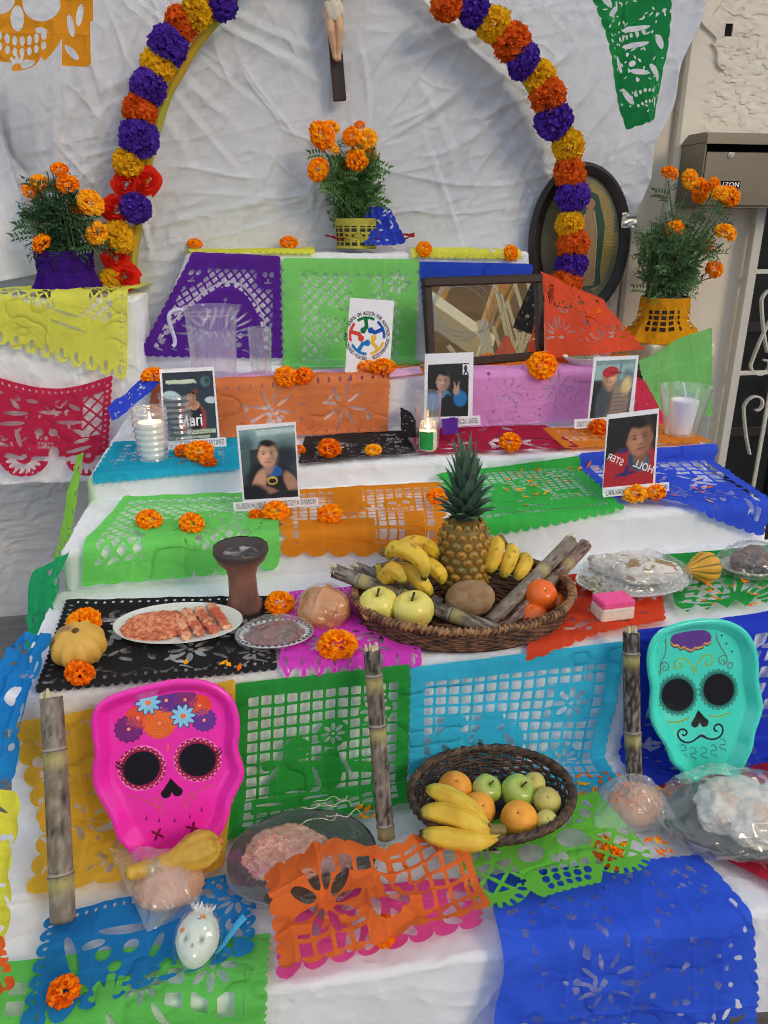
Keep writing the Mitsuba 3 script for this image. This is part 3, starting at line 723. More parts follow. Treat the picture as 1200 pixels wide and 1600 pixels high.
def p_lime(u, v, a):
    d = scallop(u, v, 1, a, 24, 14, 0.016, 'b')
    lobes = np.minimum.reduce([v - a * 0.62, circ(u, v, 0.17, a * 0.68, 0.18), circ(u, v, 0.50, a * 0.72, 0.22), circ(u, v, 0.84, a * 0.68, 0.18)])
    d = np.maximum(d, lobes)
    d = holes(d, ell(u, v, 0.40, a * 0.50, 0.075, 0.06), ell(u, v, 0.66, a * 0.46, 0.085, 0.065), np.minimum(ell(u, v, 0.51, a * 0.63, 0.025, 0.03), ell(u, v, 0.56, a * 0.63, 0.025, 0.03)))
    for k in range(-2, 3): d = holes(d, ell(u, v, 0.53 + k * 0.06, a * 0.74, 0.022, 0.024), ell(u, v, 0.52 + k * 0.058, a * 0.83, 0.02, 0.022), ell(u, v, 0.51 + k * 0.05, a * 0.91, 0.017, 0.018))
    for x in (0.15, 0.85): d = holes(d, window(u, v, diamonds(u, v, 0.085, 0.02), (x - 0.14, a * 0.5, x + 0.14, a * 0.82)), petals(u, v, x, a * 0.74, 0.11, 0.16, 9, 0.012, 0.15, PI))
    return holes(d, flower(u, v, 0.16, a * 0.28, 0.11), window(u, v, diamonds(u, v, 0.09, 0.026), (0.5, 0.04, 0.9, a * 0.32)), flower(u, v, 0.5, a * 0.2, 0.08))


def p_royal(u, v, a):
    d = scallop(u, v, 1, a, 20, 20, 0.012, 'tr')
    rg = np.random.default_rng(21); h = 9.0
    for _ in range(170):
        x, y, t = rg.uniform(0.05, 0.96), rg.uniform(0.06, a - 0.04), rg.uniform(0, PI)
        c_, s_ = math.cos(t), math.sin(t); r = rg.uniform(0.007, 0.0135)
        h = np.minimum(h, np.maximum(np.abs((u - x) * c_ + (v - y) * s_), np.abs(-(u - x) * s_ + (v - y) * c_)) - r)
    d = holes(d, h)
    for x, y in ((0.40, 0.50 * a), (0.85, 0.80 * a)): d = holes(d, petals(u, v, x, y, 0.05, 0.125, 10, 0.0095))
    return d


def p_window(u, v, a):
    """The crumpled orange sheet: grids of panes and a wheel."""
    d = scallop(u, v, 1, a, 10, 8, 0.03, 'tlb')
    wheel = petals(u, v, 0.26, a * 0.5, 0.045, 0.17, 9, 0.024)
    d = holes(d, window(u, v, squares(u, v, 0.085, 0.022), (0.62, 0.06, 0.93, 0.25)), window(u, v, squares(u, v, 0.085, 0.022), (0.3, 0.08, 0.6, 0.17)), wheel, window(u, v, squares(u, v, 0.085, 0.022), (0.7, a * 0.45, 0.96, a * 0.92)), window(u, v, squares(u, v, 0.085, 0.022), (0.1, a * 0.75, 0.42, a * 0.95)))
    return holes(d, scatter(u, v, 0.46, a * 0.35, 0.66, a * 0.9, 10, 0.03, 3, 1.3))


def p_hang_skull(u, v, a):
    """The hanging skull banner: big eye holes, scroll cheeks, teeth and a jagged fringe."""
    d = scallop(u, v, 1, a, 3, 5, 0.10, 'b')
    jaw = np.minimum.reduce([v - a * 0.55, ell(u, v, 0.5, a * 0.55, 0.32, a * 0.45), rect(u, v, 0.8, 0, 0.98, a * 0.96)])
    d = np.maximum(d, jaw)
    d = holes(d, ell(u, v, 0.36, a * 0.38, 0.125, 0.105), ell(u, v, 0.66, a * 0.42, 0.125, 0.105), ell(u, v, 0.5, a * 0.55, 0.045, 0.075), slits(u, v, [(0.30, a * 0.62, 0.36, a * 0.66), (0.62, a * 0.64, 0.7, a * 0.66), (0.2, a * 0.88, 0.3, a * 0.9)], 0.02))
    for k in range(8): d = holes(d, ell(u, v, 0.33 + k * 0.05, a * 0.74 + 0.004 * (k - 4) ** 2 * -1, 0.017, 0.03), ell(u, v, 0.33 + k * 0.05, a * 0.835 - 0.004 * (k - 4) ** 2, 0.016, 0.026))
    d = holes(d, slits(u, v, [(0.84, a * 0.5, 0.87, a * 0.7), (0.92, a * 0.4, 0.9, a * 0.6), (0.82, a * 0.78, 0.9, a * 0.9), (0.9, a * 0.2, 0.94, a * 0.3), (0.83, a * 0.15, 0.86, a * 0.3), (0.3, a * 0.93, 0.45, a * 0.95), (0.52, a * 0.95, 0.62, a * 0.93)], 0.022))
    return holes(d, petals(u, v, 0.5, a * 0.98, 0.03, 0.09, 7, 0.012, PI, PI * 1.1), scatter(u, v, 0.1, 0.02, 0.8, a * 0.22, 16, 0.02, 4, 1.8))


def p_hang_green(u, v, a):
    d = scallop(u, v, 1, a, 5, 12, 0.035, 'lrb')
    h = slits(u, v, [(0.1, a * 0.1, 0.2, a * 0.2), (0.15, a * 0.25, 0.3, a * 0.2), (0.7, a * 0.1, 0.85, a * 0.14), (0.4, a * 0.35, 0.75, a * 0.38), (0.35, a * 0.45, 0.7, a * 0.48), (0.2, a * 0.5, 0.25, a * 0.62), (0.8, a * 0.45, 0.86, a * 0.55), (0.4, a * 0.62, 0.62, a * 0.68), (0.66, a * 0.62, 0.8, a * 0.75), (0.2, a * 0.72, 0.3, a * 0.85), (0.72, a * 0.85, 0.84, a * 0.92)], 0.045)
    for k in range(6): h = np.minimum(h, ell(u, v, 0.3 + k * 0.075, a * 0.78 + 0.02 * abs(k - 2.5), 0.024, 0.035)); h = np.minimum(h, ell(u, v, 0.32 + k * 0.07, a * 0.40, 0.02, 0.04))
    for k in range(5): h = np.minimum(h, ell(u, v, 0.36 + k * 0.07, a * 0.86 + 0.01 * abs(k - 2), 0.022, 0.03))
    return holes(d, h, circ(u, v, 0.45, a * 0.58, 0.05), scatter(u, v, 0.08, 0.05, 0.92, a * 0.95, 90, 0.014, 8, 2.2))


plain = lambda u, v, a: scallop(u, v, 1, a, 16, 10, 0.02)
# --- top tier
sheet('pale yellow paper strip lying along the left of the topmost tier', p_splash(2, 20, 0.02), [(282, 380), (490, 384), (492, 399), (296, 397)], S(222, 215, 70), n=60)
sheet('pale yellow paper strip lying along the right of the topmost tier', p_splash(3, 20, 0.02), [(640, 388), (812, 392), (815, 405), (640, 403)], S(222, 215, 80), n=60)
sheet('purple cut paper with lattice and arched figure, behind the water pitcher', p_purple, [(300, 397), (438, 401), (442, 560), (214, 556)], S(84, 28, 142), off=0.004, amp=0.006, n=150)
sheet('pale green cut paper with diamond lattice, behind the white poster', p_figure_green, [(440, 403), (655, 405), (662, 574), (443, 577)], S(128, 205, 112), n=130)
sheet('plain blue paper hung behind the framed mirror', plain, [(653, 408), (832, 412), (838, 566), (662, 520)], S(38, 76, 196), off=0.0045, n=60)
sheet('orange red cut paper with fan shapes, right of the mirror', p_fans, None, S(226, 78, 46), free=[onY(838, 428, 2.83), onY(905, 470, 2.86), onY(1001, 550, 2.60), onY(846, 566, 2.66)], amp=0.012, n=130, size=(0.36, 0.27),
      warp=lambda p, s, t: p + np.outer(np.sin(s * PI) * 0.018 + 0.01 * np.sin(s * 9 + t * 4), [0, -1, 0.3]) + np.outer(np.clip(s - 0.3, 0, 1) * 0.10 * (1 - t), [1, -0.4, 0]))
# --- second tier
sheet('pink paper strip under the pitcher and the water glass', p_splash(5, 12, 0.015), [(345, 588), (600, 575), (600, 590), (345, 600)], S(228, 165, 205), n=60)
sheet('orange paper strip lying under the mirror and the small bowl', p_splash(6, 12, 0.012), [(588, 572), (985, 556), (990, 574), (588, 588)], S(226, 118, 48), off=0.0045, n=60)
sheet('plain dull orange paper with few cuts, behind the portrait of a woman', p_plain_dots, [(238, 600), (606, 584), (608, 680), (226, 694)], S(224, 128, 76), off=0.005, amp=0.005, n=110)
sheet('pink paper with small cuts, between the two upper right portraits', p_pink, [(706, 578), (948, 570), (938, 658), (735, 674)], S(232, 152, 208), off=0.005, amp=0.005, n=120)
# --- third tier
sheet('turquoise cut paper under the lit white candle on the left', p_grid(f_skulls, 0.09, 0.04, (18, 8, 0.02)), [(178, 694), (376, 688), (378, 736), (146, 756)], S(30, 165, 195), off=0.004, n=90)
sheet('dark brown black cut paper with two marigolds, left of the green candle', p_black, [(476, 686), (630, 676), (652, 713), (466, 729)], S(52, 42, 42), off=0.004, n=100)
sheet('crimson cut paper behind the pineapple leaves', p_splash(9, 26, 0.02, (22, 8, 0.012), 3.0), [(640, 675), (850, 668), (906, 704), (655, 713)], S(170, 28, 66), off=0.004, n=90)
sheet('orange cut paper under the plain white candle on the right', p_grid(f_skulls, 0.06, 0.025), [(846, 674), (1050, 666), (1112, 695), (880, 706)], S(235, 128, 38), off=0.0055, n=100)
# --- fourth tier
sheet('light green cut paper with leaf fringe, under two marigolds on the left', p_green_leaf, [(196, 784), (432, 774), (438, 886), (122, 930)], S(112, 205, 98), off=0.004, amp=0.007, n=140)
sheet('orange cut paper with square lattice and skulls, left of the pineapple', p_grid(f_skulls, 0.058, 0.014, (7, 8, 0.05)), [(434, 772), (690, 758), (690, 866), (438, 868)], S(240, 132, 22), off=0.005, n=140)
sheet('bright green cut paper right of the pineapple crown', p_grid(f_rider, 0.052, 0.014, (16, 10, 0.03), 0.045), [(680, 738), (905, 712), (976, 802), (732, 840)], S(58, 176, 74), off=0.006, amp=0.006, n=150)
sheet('royal blue cut paper under the portrait of a man in red', p_grid(f_blue, 0.08, 0.02, (13, 16, 0.02), b=0.07), [(902, 710), (1118, 697), (1186, 838), (955, 786)], S(52, 84, 206), off=0.0045, amp=0.007, n=150)
# --- wide tier, on its top
sheet('black cut paper under the squash and the plate of rolled tortillas', p_black, [(104, 942), (428, 938), (434, 1050), (57, 1086)], S(34, 32, 34), laced=True, off=0.005, amp=0.004, n=160)
sheet('magenta cut paper under the bread, with a zigzag edge', p_zig, [(452, 932), (640, 912), (655, 1048), (436, 1058)], S(232, 62, 190), laced=True, off=0.007, n=110)
sheet('orange red cut paper under the pink and white candy block', p_splash(17, 44, 0.022, (12, 10, 0.02), 2.2), [(846, 905), (1030, 895), (1040, 975), (815, 1030)], S(224, 70, 36), off=0.004, n=110)
sheet('green cut paper with leaf edge, under the small striped gourd', p_leafy_green, [(1034, 872), (1262, 852), (1268, 940), (1058, 968)], S(32, 146, 62), off=0.006, n=120)
# --- front of the wide tier
sheet('mustard yellow cut paper behind the leftmost sugar cane', p_front_yellow, [(18, 1120), (368, 1060), (350, 1372), (40, 1412)], S(230, 172, 52), off=0.004, amp=0.010, n=150)
sheet('dark green cut paper with square lattice, right of the pink skull tray', p_grid(f_rider, 0.072, 0.017, (12, 16, 0.015), b=0.07), [(366, 1066), (640, 1036), (646, 1262), (352, 1322)], S(38, 152, 58), off=0.005, amp=0.006, n=150)
sheet('turquoise cut paper with square lattice, behind the small fruit basket', p_grid(f_cyan, 0.058, 0.014, (14, 16, 0.014), b=0.07), [(638, 1040), (974, 1002), (972, 1240), (642, 1240)], S(52, 180, 220), off=0.006, amp=0.006, n=160)
sheet('deep blue cut paper behind the teal skull tray', p_grid(f_blue, 0.1, 0.035, (10, 12, 0.02), b=0.08), [(990, 990), (1268, 950), (1268, 1236), (996, 1236)], S(34, 62, 190), off=0.004, n=130)
# --- lowest tier
sheet('light green cut paper at the bottom left, under the blue one', p_grid(f_rider, 0.09, 0.03), [(-25, 1512), (425, 1462), (412, 1640), (-30, 1660)], S(96, 188, 84), off=0.004, n=120)
sheet('blue cut paper with skulls, under the wrapped sugar skull', p_skull_blue, [(72, 1442), (405, 1362), (398, 1500), (36, 1620)], S(20, 116, 182), laced=True, off=0.007, amp=0.006, n=160)
sheet('hot pink paper showing from under the crumpled orange paper', p_splash(30, 20, 0.03, (8, 6, 0.05)), [(445, 1400), (750, 1376), (756, 1452), (428, 1540)], S(246, 78, 150), off=0.004, n=80)
sheet('royal blue paper with confetti cuts, hanging down at the bottom right', p_royal, [(758, 1372), (1090, 1340), (1162, 1630), (738, 1660)], S(46, 88, 208), off=0.004, amp=lambda s, t: 0.003 + 0.016 * np.clip(t * 1.6, 0, 1), n=150)
sheet('crimson paper under the wrapped plate on the lower right', p_splash(33, 12, 0.02, (10, 10, 0.02)), [(1010, 1238), (1230, 1190), (1260, 1430), (1120, 1345)], S(168, 26, 52), off=0.006, n=70)
sheet('lime green cut paper with skull and lattice, below the small fruit basket', p_lime, [(700, 1322), (930, 1256), (1032, 1376), (742, 1452)], S(104, 190, 60), off=0.026, amp=0.005, n=170)
# --- the small shelf
sheet('pale yellow cut paper with pointed fringe, on the small side shelf', p_shelf_yellow, [(58, 430), (240, 446), (200, 594), (-60, 520)], S(230, 222, 88), laced=True, off=0.006, amp=0.008, n=150, pf=SHELF)
sheet('crimson cut paper with skull, hung on the front of the side shelf', p_red, [(-62, 584), (178, 584), (168, 742), (-58, 742)], S(184, 32, 70), laced=True, off=0.006, amp=0.008, n=150, pf=SHELF,
      warp=lambda p, s, t: p - np.outer(np.sin(np.clip((s - 0.2) / 0.8, 0, 1) * PI) * 0.045 * (1 - t), [0, 0, 1]))
# --- hung from the left edge of the altar and from above
E1 = lambda *q: [onY(x, y, z) for x, y, z in q]
sheet('crumpled blue paper hanging at the left end of the second tier', p_splash(40, 20, 0.03), None, S(48, 72, 205), free=E1((238, 585, 2.6), (252, 606, 2.48), (180, 672, 2.16), (172, 650, 2.35)), amp=0.012, n=60)
sheet('lime paper strip hanging down the left side of the altar', p_splash(41, 20, 0.04, (4, 12, 0.05)), None, S(148, 212, 72), free=E1((126, 712, 2.22), (138, 708, 2.13), (112, 890, 2.02), (88, 894, 2.14)), amp=0.006, n=60)
sheet('crumpled emerald paper hanging on the left of the altar', p_splash(42, 9, 0.03, (4, 6, 0.04)), None, S(36, 168, 104), free=E1((72, 898, 1.92), (126, 862, 1.74), (106, 985, 1.68), (58, 1075, 1.72)), amp=0.02, n=80)
sheet('bright blue paper hanging loose at the left edge of the altar', p_splash(43, 40, 0.03, (5, 6, 0.06)), None, S(22, 128, 200), free=E1((52, 1018, 1.5), (108, 1006, 1.42), (44, 1262, 1.2), (-60, 1200, 1.3)), amp=0.03, n=90)
sheet('yellow paper hanging at the lower left edge', p_splash(44, 26, 0.03, (5, 6, 0.05)), None, S(236, 222, 66), free=E1((-60, 1225, 1.15), (60, 1240, 1.08), (48, 1506, 0.90), (-60, 1500, 0.95)), amp=0.03, n=80)
sheet('orange scrap of paper at the lower left edge', p_splash(45, 10, 0.06, (4, 4, 0.1)), None, S(228, 92, 30), free=E1((-50, 1440, 0.86), (14, 1440, 0.86), (34, 1516, 0.84), (-40, 1560, 0.84)), amp=0.015, n=50)
sheet('orange skull banner hanging in the upper left corner', p_hang_skull, None, S(228, 140, 24), free=E1((-95, -95, 2.62), (148, -60, 2.60), (150, 112, 2.58), (-88, 112, 2.66)), amp=0.015, n=150,
      warp=lambda p, s, t: p + np.outer(0.02 * np.sin(s * 7 + t * 3) * t, [0, -1, 0]))
sheet('green banner hanging crookedly in the upper right corner', p_hang_green, None, S(24, 138, 70), free=E1((918, -20, 2.58), (1050, -60, 2.42), (1036, 186, 2.40), (990, 204, 2.46)), amp=0.02, n=140,
      warp=lambda p, s, t: p + np.outer(0.03 * np.sin(s * 6 + t * 5), [0, -1, 0]))
# ================================================================== flowers
def petal_ball(n, r, plen, pw, seed, curl=0.4, squash=0.8, frill=0.25, low=-0.5):
    """A head of n overlapping petals on a ball of radius r: (vertices, faces, petal number of each vertex)."""
    rg = np.random.default_rng(seed); V, F, I = [], [], []
    for k in range(n):
        z = low + (1 - low) * ((k + 0.5) / n) ** 0.85; a = k * 2.39996 + rg.normal() * 0.15
        d = unit([math.cos(a) * math.sqrt(max(0, 1 - z * z)), math.sin(a) * math.sqrt(max(0, 1 - z * z)), z]); d = unit(d + rg.normal(size=3) * 0.16)
        side = unit(np.cross(d, [0, 0, 1.0]) + rg.normal(size=3) * 0.25); up = np.cross(side, d)
        L, w = plen * rg.uniform(0.75, 1.2), pw * rg.uniform(0.8, 1.25); b = d * (r - L * 0.8)
        rows = []
        for t, ww in ((0, 0.35), (0.5, 0.85), (0.86, 1.0), (1.0, 0.72)):
            c = b + d * L * t + up * curl * L * t * t * rg.uniform(-1.0, 0.5)
            for s in (-1, -0.33, 0.33, 1): rows.append(c + side * w * ww * s * 0.5 + (up * abs(s) * 0.35 * w * ww) + (d * rg.normal() * frill * L * 0.2 if t > 0.8 else 0))
        o = len(V); V += rows; I += [k] * 16
        F += [[o + i * 4 + j, o + i * 4 + j + 1, o + i * 4 + j + 5, o + i * 4 + j + 4] for i in range(3) for j in range(3)]
    v = A(V); v[:, 2] *= squash
    return v, A(F), A(I)


def marigold_mesh(seed, cols, dense=150):
    v, f, i = petal_ball(dense, 0.5, 0.27, 0.20, seed, 0.5, 0.78)
    rg = np.random.default_rng(seed + 50); k = rg.uniform(0, 1, i.max() + 1)[i][:, None]
    return trimesh.Trimesh(v, np.vstack([f[:, [0, 1, 2]], f[:, [0, 2, 3]]]), process=False), A(cols[0]) * (1 - k) + A(cols[1]) * k


OR1, OR2, YL1 = lin(255, 166, 16), lin(240, 118, 8), lin(255, 190, 44)
MARI = [marigold_mesh(1, (OR1, OR2)), marigold_mesh(2, (OR1, lin(250, 130, 8))), marigold_mesh(3, (lin(250, 138, 14), lin(226, 88, 8))), marigold_mesh(4, (YL1, OR1))]


def place_ply(proto, mat, key, xf): put_raw(key, proto, mat, xf)


PLY = {}


def put_raw(key, tag_, mesh, col, mat, xf, smooth=False):
    if tag_ not in PLY: PLY[tag_] = mikit.ply((A(mesh.vertices), A(mesh.faces)), mat, smooth=smooth, color=np.clip(col, 0, 0.95))
    scene[key] = {**PLY[tag_], 'to_world': mi.ScalarTransform4f(A(xf, float).tolist())}
    return key


def flower_at(name, p, up, d, kind, seed, parent=None, label=None, group=None, cat='marigold'):
    rg = np.random.default_rng(seed); z = unit(up); x = unit(np.cross(z, unit(rg.normal(size=3)))); y = np.cross(z, x)
    q = rg.uniform(0.88, 1.12, 2); m = frame(p, x * d * q[0], y * d / q[0], z * d * q[1] * 0.92)
    key = numbered(f'{parent}__{name}' if parent else name)
    put_raw(key, f'marigold{kind}', *MARI[kind], 'matte', m)
    if label: tag(key, label, cat, group)
    return key


LOOSE = [  # x, y, width in the photograph, kind, label
    (305, 381, 22, 1, 'small marigold head on the left yellow strip of the topmost tier'),
    (452, 381, 29, 1, 'marigold head on the top edge, left of the centre flower pot'),
    (662, 391, 26, 1, 'marigold head on the top edge above the mirror, right of the centre pot'),
    (797, 397, 25, 1, 'marigold head at the right end of the topmost tier beside the arch foot'),
    (241, 588, 36, 1, 'marigold head behind the upper left corner of the portrait of a woman'),
    (447, 589, 36, 0, 'left one of two marigold heads side by side right of the water glass'),
    (474, 588, 32, 2, 'right one of two marigold heads side by side right of the water glass'),
    (572, 573, 34, 0, 'left one of two marigold heads before the white poster'), (599, 574, 38, 0, 'right one of two marigold heads before the white poster'),
    (845, 571, 48, 1, 'wide marigold head at the lower right corner of the mirror'),
    (313, 705, 46, 1, 'large marigold head on the turquoise paper before the portrait of a woman'),
    (288, 706, 28, 2, 'small reddish marigold head half hidden beside the ribbed glasses'),
    (326, 722, 26, 2, 'crushed marigold head lying in front of the large one on turquoise paper'),
    (468, 704, 20, 2, 'tiny marigold head right of the portrait of a man in a dark shirt'),
    (515, 701, 40, 2, 'large orange marigold head on the black paper of the candle tier'), (583, 704, 27, 3, 'flattened yellow orange marigold head on the black paper left of the green candle'),
    (796, 691, 38, 0, 'marigold head on the crimson paper right of the pineapple crown'), (934, 668, 34, 2, 'marigold head between the two portraits on the upper right'),
    (235, 812, 41, 1, 'left one of two marigold heads on the light green leaf fringed paper'), (301, 818, 41, 1, 'right one of two marigold heads on the light green leaf fringed paper'),
    (431, 799, 42, 1, 'large marigold head on the name strip of the portrait with a blue shirt'), (401, 806, 24, 2, 'small marigold head left of the large one on a name strip'),
    (516, 803, 38, 1, 'marigold head on the orange paper left of the pineapple'), (684, 776, 36, 1, 'marigold head tucked behind the pineapple crown'),
    (988, 771, 40, 3, 'left one of two yellow orange marigold heads under the portrait of a man in red'), (1020, 769, 38, 0, 'right one of two yellow orange marigold heads under the portrait of a man in red'),
    (134, 972, 58, 1, 'wide marigold head behind the ribbed yellow squash'), (128, 1050, 46, 2, 'marigold head in front of the ribbed yellow squash'),
    (438, 941, 47, 1, 'marigold head between the clay incense cup and the bread'), (527, 1005, 58, 1, 'big marigold head on magenta paper before the bread'),
    (103, 1544, 50, 2, 'dark orange marigold head on the blue paper at the bottom left'),
    (952, 1336, 40, 2, 'wilted ragged marigold head on the lime green paper'),
]
for i, (x, y, w, kind, lab) in enumerate(LOOSE):
    q = at(x, y + 0.36 * w); d = w * np.dot(q - CC, CF) / 1200; s = STEPS.hit(x, y + 0.36 * w)[1]; _, _, ny, nz = STEPS.at(s)
    up = unit([0, ny * 0.3 - 0.35, nz + 0.4]); flower_at('marigold', q + A([0, -0.003, 0.30 * d + 0.006]), up, d * 0.90, kind, 100 + i, label=lab, group='marigold heads laid on the altar')
q = onP(929, 493, A([1.2, 2.74, 1.2]), A([0, -1, 0.0])); flower_at('marigold', q, [0, -0.8, 0.6], 0.065, 1, 77, label='marigold head on the orange red paper right of the mirror', group='marigold heads laid on the altar')

# loose petals
rg = np.random.default_rng(8); vs, fs, cs = [], [], []
spots = [(rg.uniform(780, 905), rg.uniform(735, 800)) for _ in range(34)] + [(rg.uniform(890, 975), rg.uniform(1215, 1262)) for _ in range(24)] + [(rg.uniform(1010, 1050), rg.uniform(1322, 1350)) for _ in range(9)] + \
        [(rg.uniform(1030, 1110), rg.uniform(755, 800)) for _ in range(10)] + [(rg.uniform(1090, 1190), rg.uniform(915, 960)) for _ in range(16)] + [(rg.uniform(200, 380), rg.uniform(1040, 1056)) for _ in range(4)] + \
        [(rg.uniform(560, 590), rg.uniform(1272, 1292)) for _ in range(8)] + [(rg.uniform(890, 950), rg.uniform(690, 760)) for _ in range(6)] + [(rg.uniform(925, 975), rg.uniform(1320, 1352)) for _ in range(26)] + [(rg.uniform(1010, 1050), rg.uniform(1235, 1262)) for _ in range(16)]
for x, y in spots:
    p = at(x, y); s = STEPS.hit(x, y)[1]; _, _, ny, nz = STEPS.at(s); n = unit([0, ny, nz]); t = rg.uniform(0, 6.28); a = unit(np.cross(n, [math.cos(t), math.sin(t), 0.3])); b = np.cross(n, a)
    L, w = rg.uniform(0.008, 0.016), rg.uniform(0.003, 0.006); p = p + n * 0.019; o = len(vs)
    vs += [p - a * L, p + b * w, p + a * L + n * 0.004, p - b * w]; fs.append([o, o + 1, o + 2, o + 3]); cs += [(OR1, OR2, lin(236, 110, 10))[rg.integers(3)]] * 4
put('loose_petals', (vs, fs), A(cs), 'matte', label='orange marigold petals scattered over the papers', cat='petals', kind='stuff')

# ------------------------------------------------------------------ the arch and its tissue flowers
def spline(pts, n=60):
    p = A(pts, float); t = np.r_[0, np.cumsum(np.linalg.norm(np.diff(p, axis=0), axis=1))]
    from scipy.interpolate import CubicSpline
    return CubicSpline(t, p)(np.linspace(0, t[-1], n))


ARCH = [(203, 448), (211, 380), (222, 300), (238, 225), (262, 152), (303, 76), (355, 10), (430, -52), (500, -72), (580, -68), (650, -36), (712, 10), (772, 66), (826, 132), (862, 200), (882, 280), (890, 360), (890, 452)]
ya = 2.97
ar = thing('flower_arch', 'arch wrapped in yellow green paper, standing behind the topmost tier', 'arch')
pts = spline([onY(x, y, ya) for x, y in ARCH], 160)
tm = tube(pts, 0.026, 10, flat=(1.0, 0.6)); nz_ = fb(A(tm.vertices), 14, 3) - 0.5
put('wrapped_hoop', trimesh.Trimesh(A(tm.vertices) + A(tm.vertex_normals) * nz_[:, None] * 0.012, tm.faces, process=False), speck(S(205, 205, 92), S(228, 190, 70), 6, 0.4, 0.7, 4), 'paper', 40, parent=ar)


def tissue_mesh(seed, cols):
    v, f, i = petal_ball(230, 0.47, 0.30, 0.27, seed, 0.6, 0.92, 0.5, -0.45)
    rg = np.random.default_rng(seed); v = v + (noise(v * 9 + 3, seed)[:, None] - 0.5) * 0.05
    k = rg.uniform(0.82, 1.12, i.max() + 1)[i][:, None]
    return trimesh.Trimesh(v, np.vstack([f[:, [0, 1, 2]], f[:, [0, 2, 3]]]), process=False), A(cols) * k


def rose_mesh(seed, col):
    rg = np.random.default_rng(seed); V, F = [], []
    for k in range(9):
        nu, nv = 26, 6; r = 0.07 + 0.05 * k; a0 = k * 2.1; s, t = np.meshgrid(np.linspace(0, 1, nu), np.linspace(0, 1, nv), indexing='ij')
        an = a0 + s * 3.6; h = 0.42 - 0.03 * k; rr = r * (0.55 + 0.5 * t ** 1.5) + 0.02 * np.sin(s * 17 + k) * t
        o = len(V); V += np.stack([rr * np.cos(an), rr * np.sin(an), -0.2 + h * t * 1.35 - 0.1 * t ** 4 * k / 5], -1).reshape(-1, 3).tolist(); F += (grid_faces(nu, nv) + o).tolist()
    v, f = A(V), A(F); return trimesh.Trimesh(v, np.vstack([f[:, [0, 1, 2]], f[:, [0, 2, 3]]]), process=False), A(col) * (0.85 + 0.3 * fb(v, 4, seed))[:, None]


TC = {'purple': S(98, 62, 186), 'yellow': lin(255, 204, 44) * 0.98, 'orange': S(252, 104, 38, 1.2), 'red': S(236, 52, 36, 1.2)}
TISSUE = {f'{c}{k}': tissue_mesh(10 * i + k, v) for i, (c, v) in enumerate(TC.items()) for k in range(3)}
TISSUE |= {f'rose{k}': rose_mesh(k + 4, TC['red']) for k in range(2)}
LEFT = [('yellow', 173, 437, 36), ('rose', 196, 434, 42), ('rose', 180, 403, 38), ('yellow', 187, 370, 48), ('rose', 178, 325, 38), ('purple', 212, 325, 49), ('rose', 229, 284, 40), ('rose', 196, 288, 44), ('yellow', 200, 254, 46), ('purple', 217, 215, 56),
        ('orange', 219, 172, 53), ('purple', 232, 136, 56), ('yellow', 247, 101, 49), ('purple', 263, 70, 54), ('orange', 282, 38, 51), ('yellow', 308, 18, 50), ('purple', 345, 4, 48)]
RIGHT = [('yellow', 886, 461, 30), ('orange', 884, 443, 52), ('purple', 893, 414, 46), ('orange', 896, 382, 48), ('yellow', 890, 350, 46), ('purple', 895, 306, 49), ('orange', 890, 270, 51), ('yellow', 888, 228, 47), ('purple', 865, 189, 53), ('orange', 856, 149, 54), ('yellow', 844, 120, 47),
         ('purple', 818, 96, 49), ('orange', 800, 66, 57), ('yellow', 770, 38, 52), ('purple', 742, 17, 51), ('orange', 698, 8, 48)]
ORD = ['lowest', 'second', 'third', 'fourth', 'fifth', 'sixth', 'seventh']
for side, lst in (('left', LEFT), ('right', RIGHT)):
    cnt = {}
    for i, (c, x, y, w) in enumerate(lst):
        k = cnt[c] = cnt.get(c, -1) + 1
        p = onY(x, y, ya - 0.06 - 0.006 * (i % 2)); d = w * np.dot(p - CC, CF) / 1200 * 0.95; rg = np.random.default_rng(300 + i + 50 * (side == 'left'))
        z = unit(unit(CC - p) * 0.9 + rg.normal(size=3) * 0.15); xx = unit(np.cross(z, rg.normal(size=3))); d *= 1.28 if c == 'rose' else 1.0
        t = f'{c}{i % (2 if c == "rose" else 3)}'; key = numbered('paper_flower')
        put_raw(key, t, *TISSUE[t], 'paper', frame(p, xx * d * rg.uniform(0.92, 1.08), np.cross(z, xx) * d * rg.uniform(0.9, 1.05), z * d * rg.uniform(0.75, 1.0)))
        nm = 'red paper rose' if c == 'rose' else f'{c} tissue paper flower'
        tag(key, f'{nm} on the {side} side of the arch, {ORD[k]} {"red" if c == "rose" else c} one from below', 'paper flower', 'paper flowers on the arch')

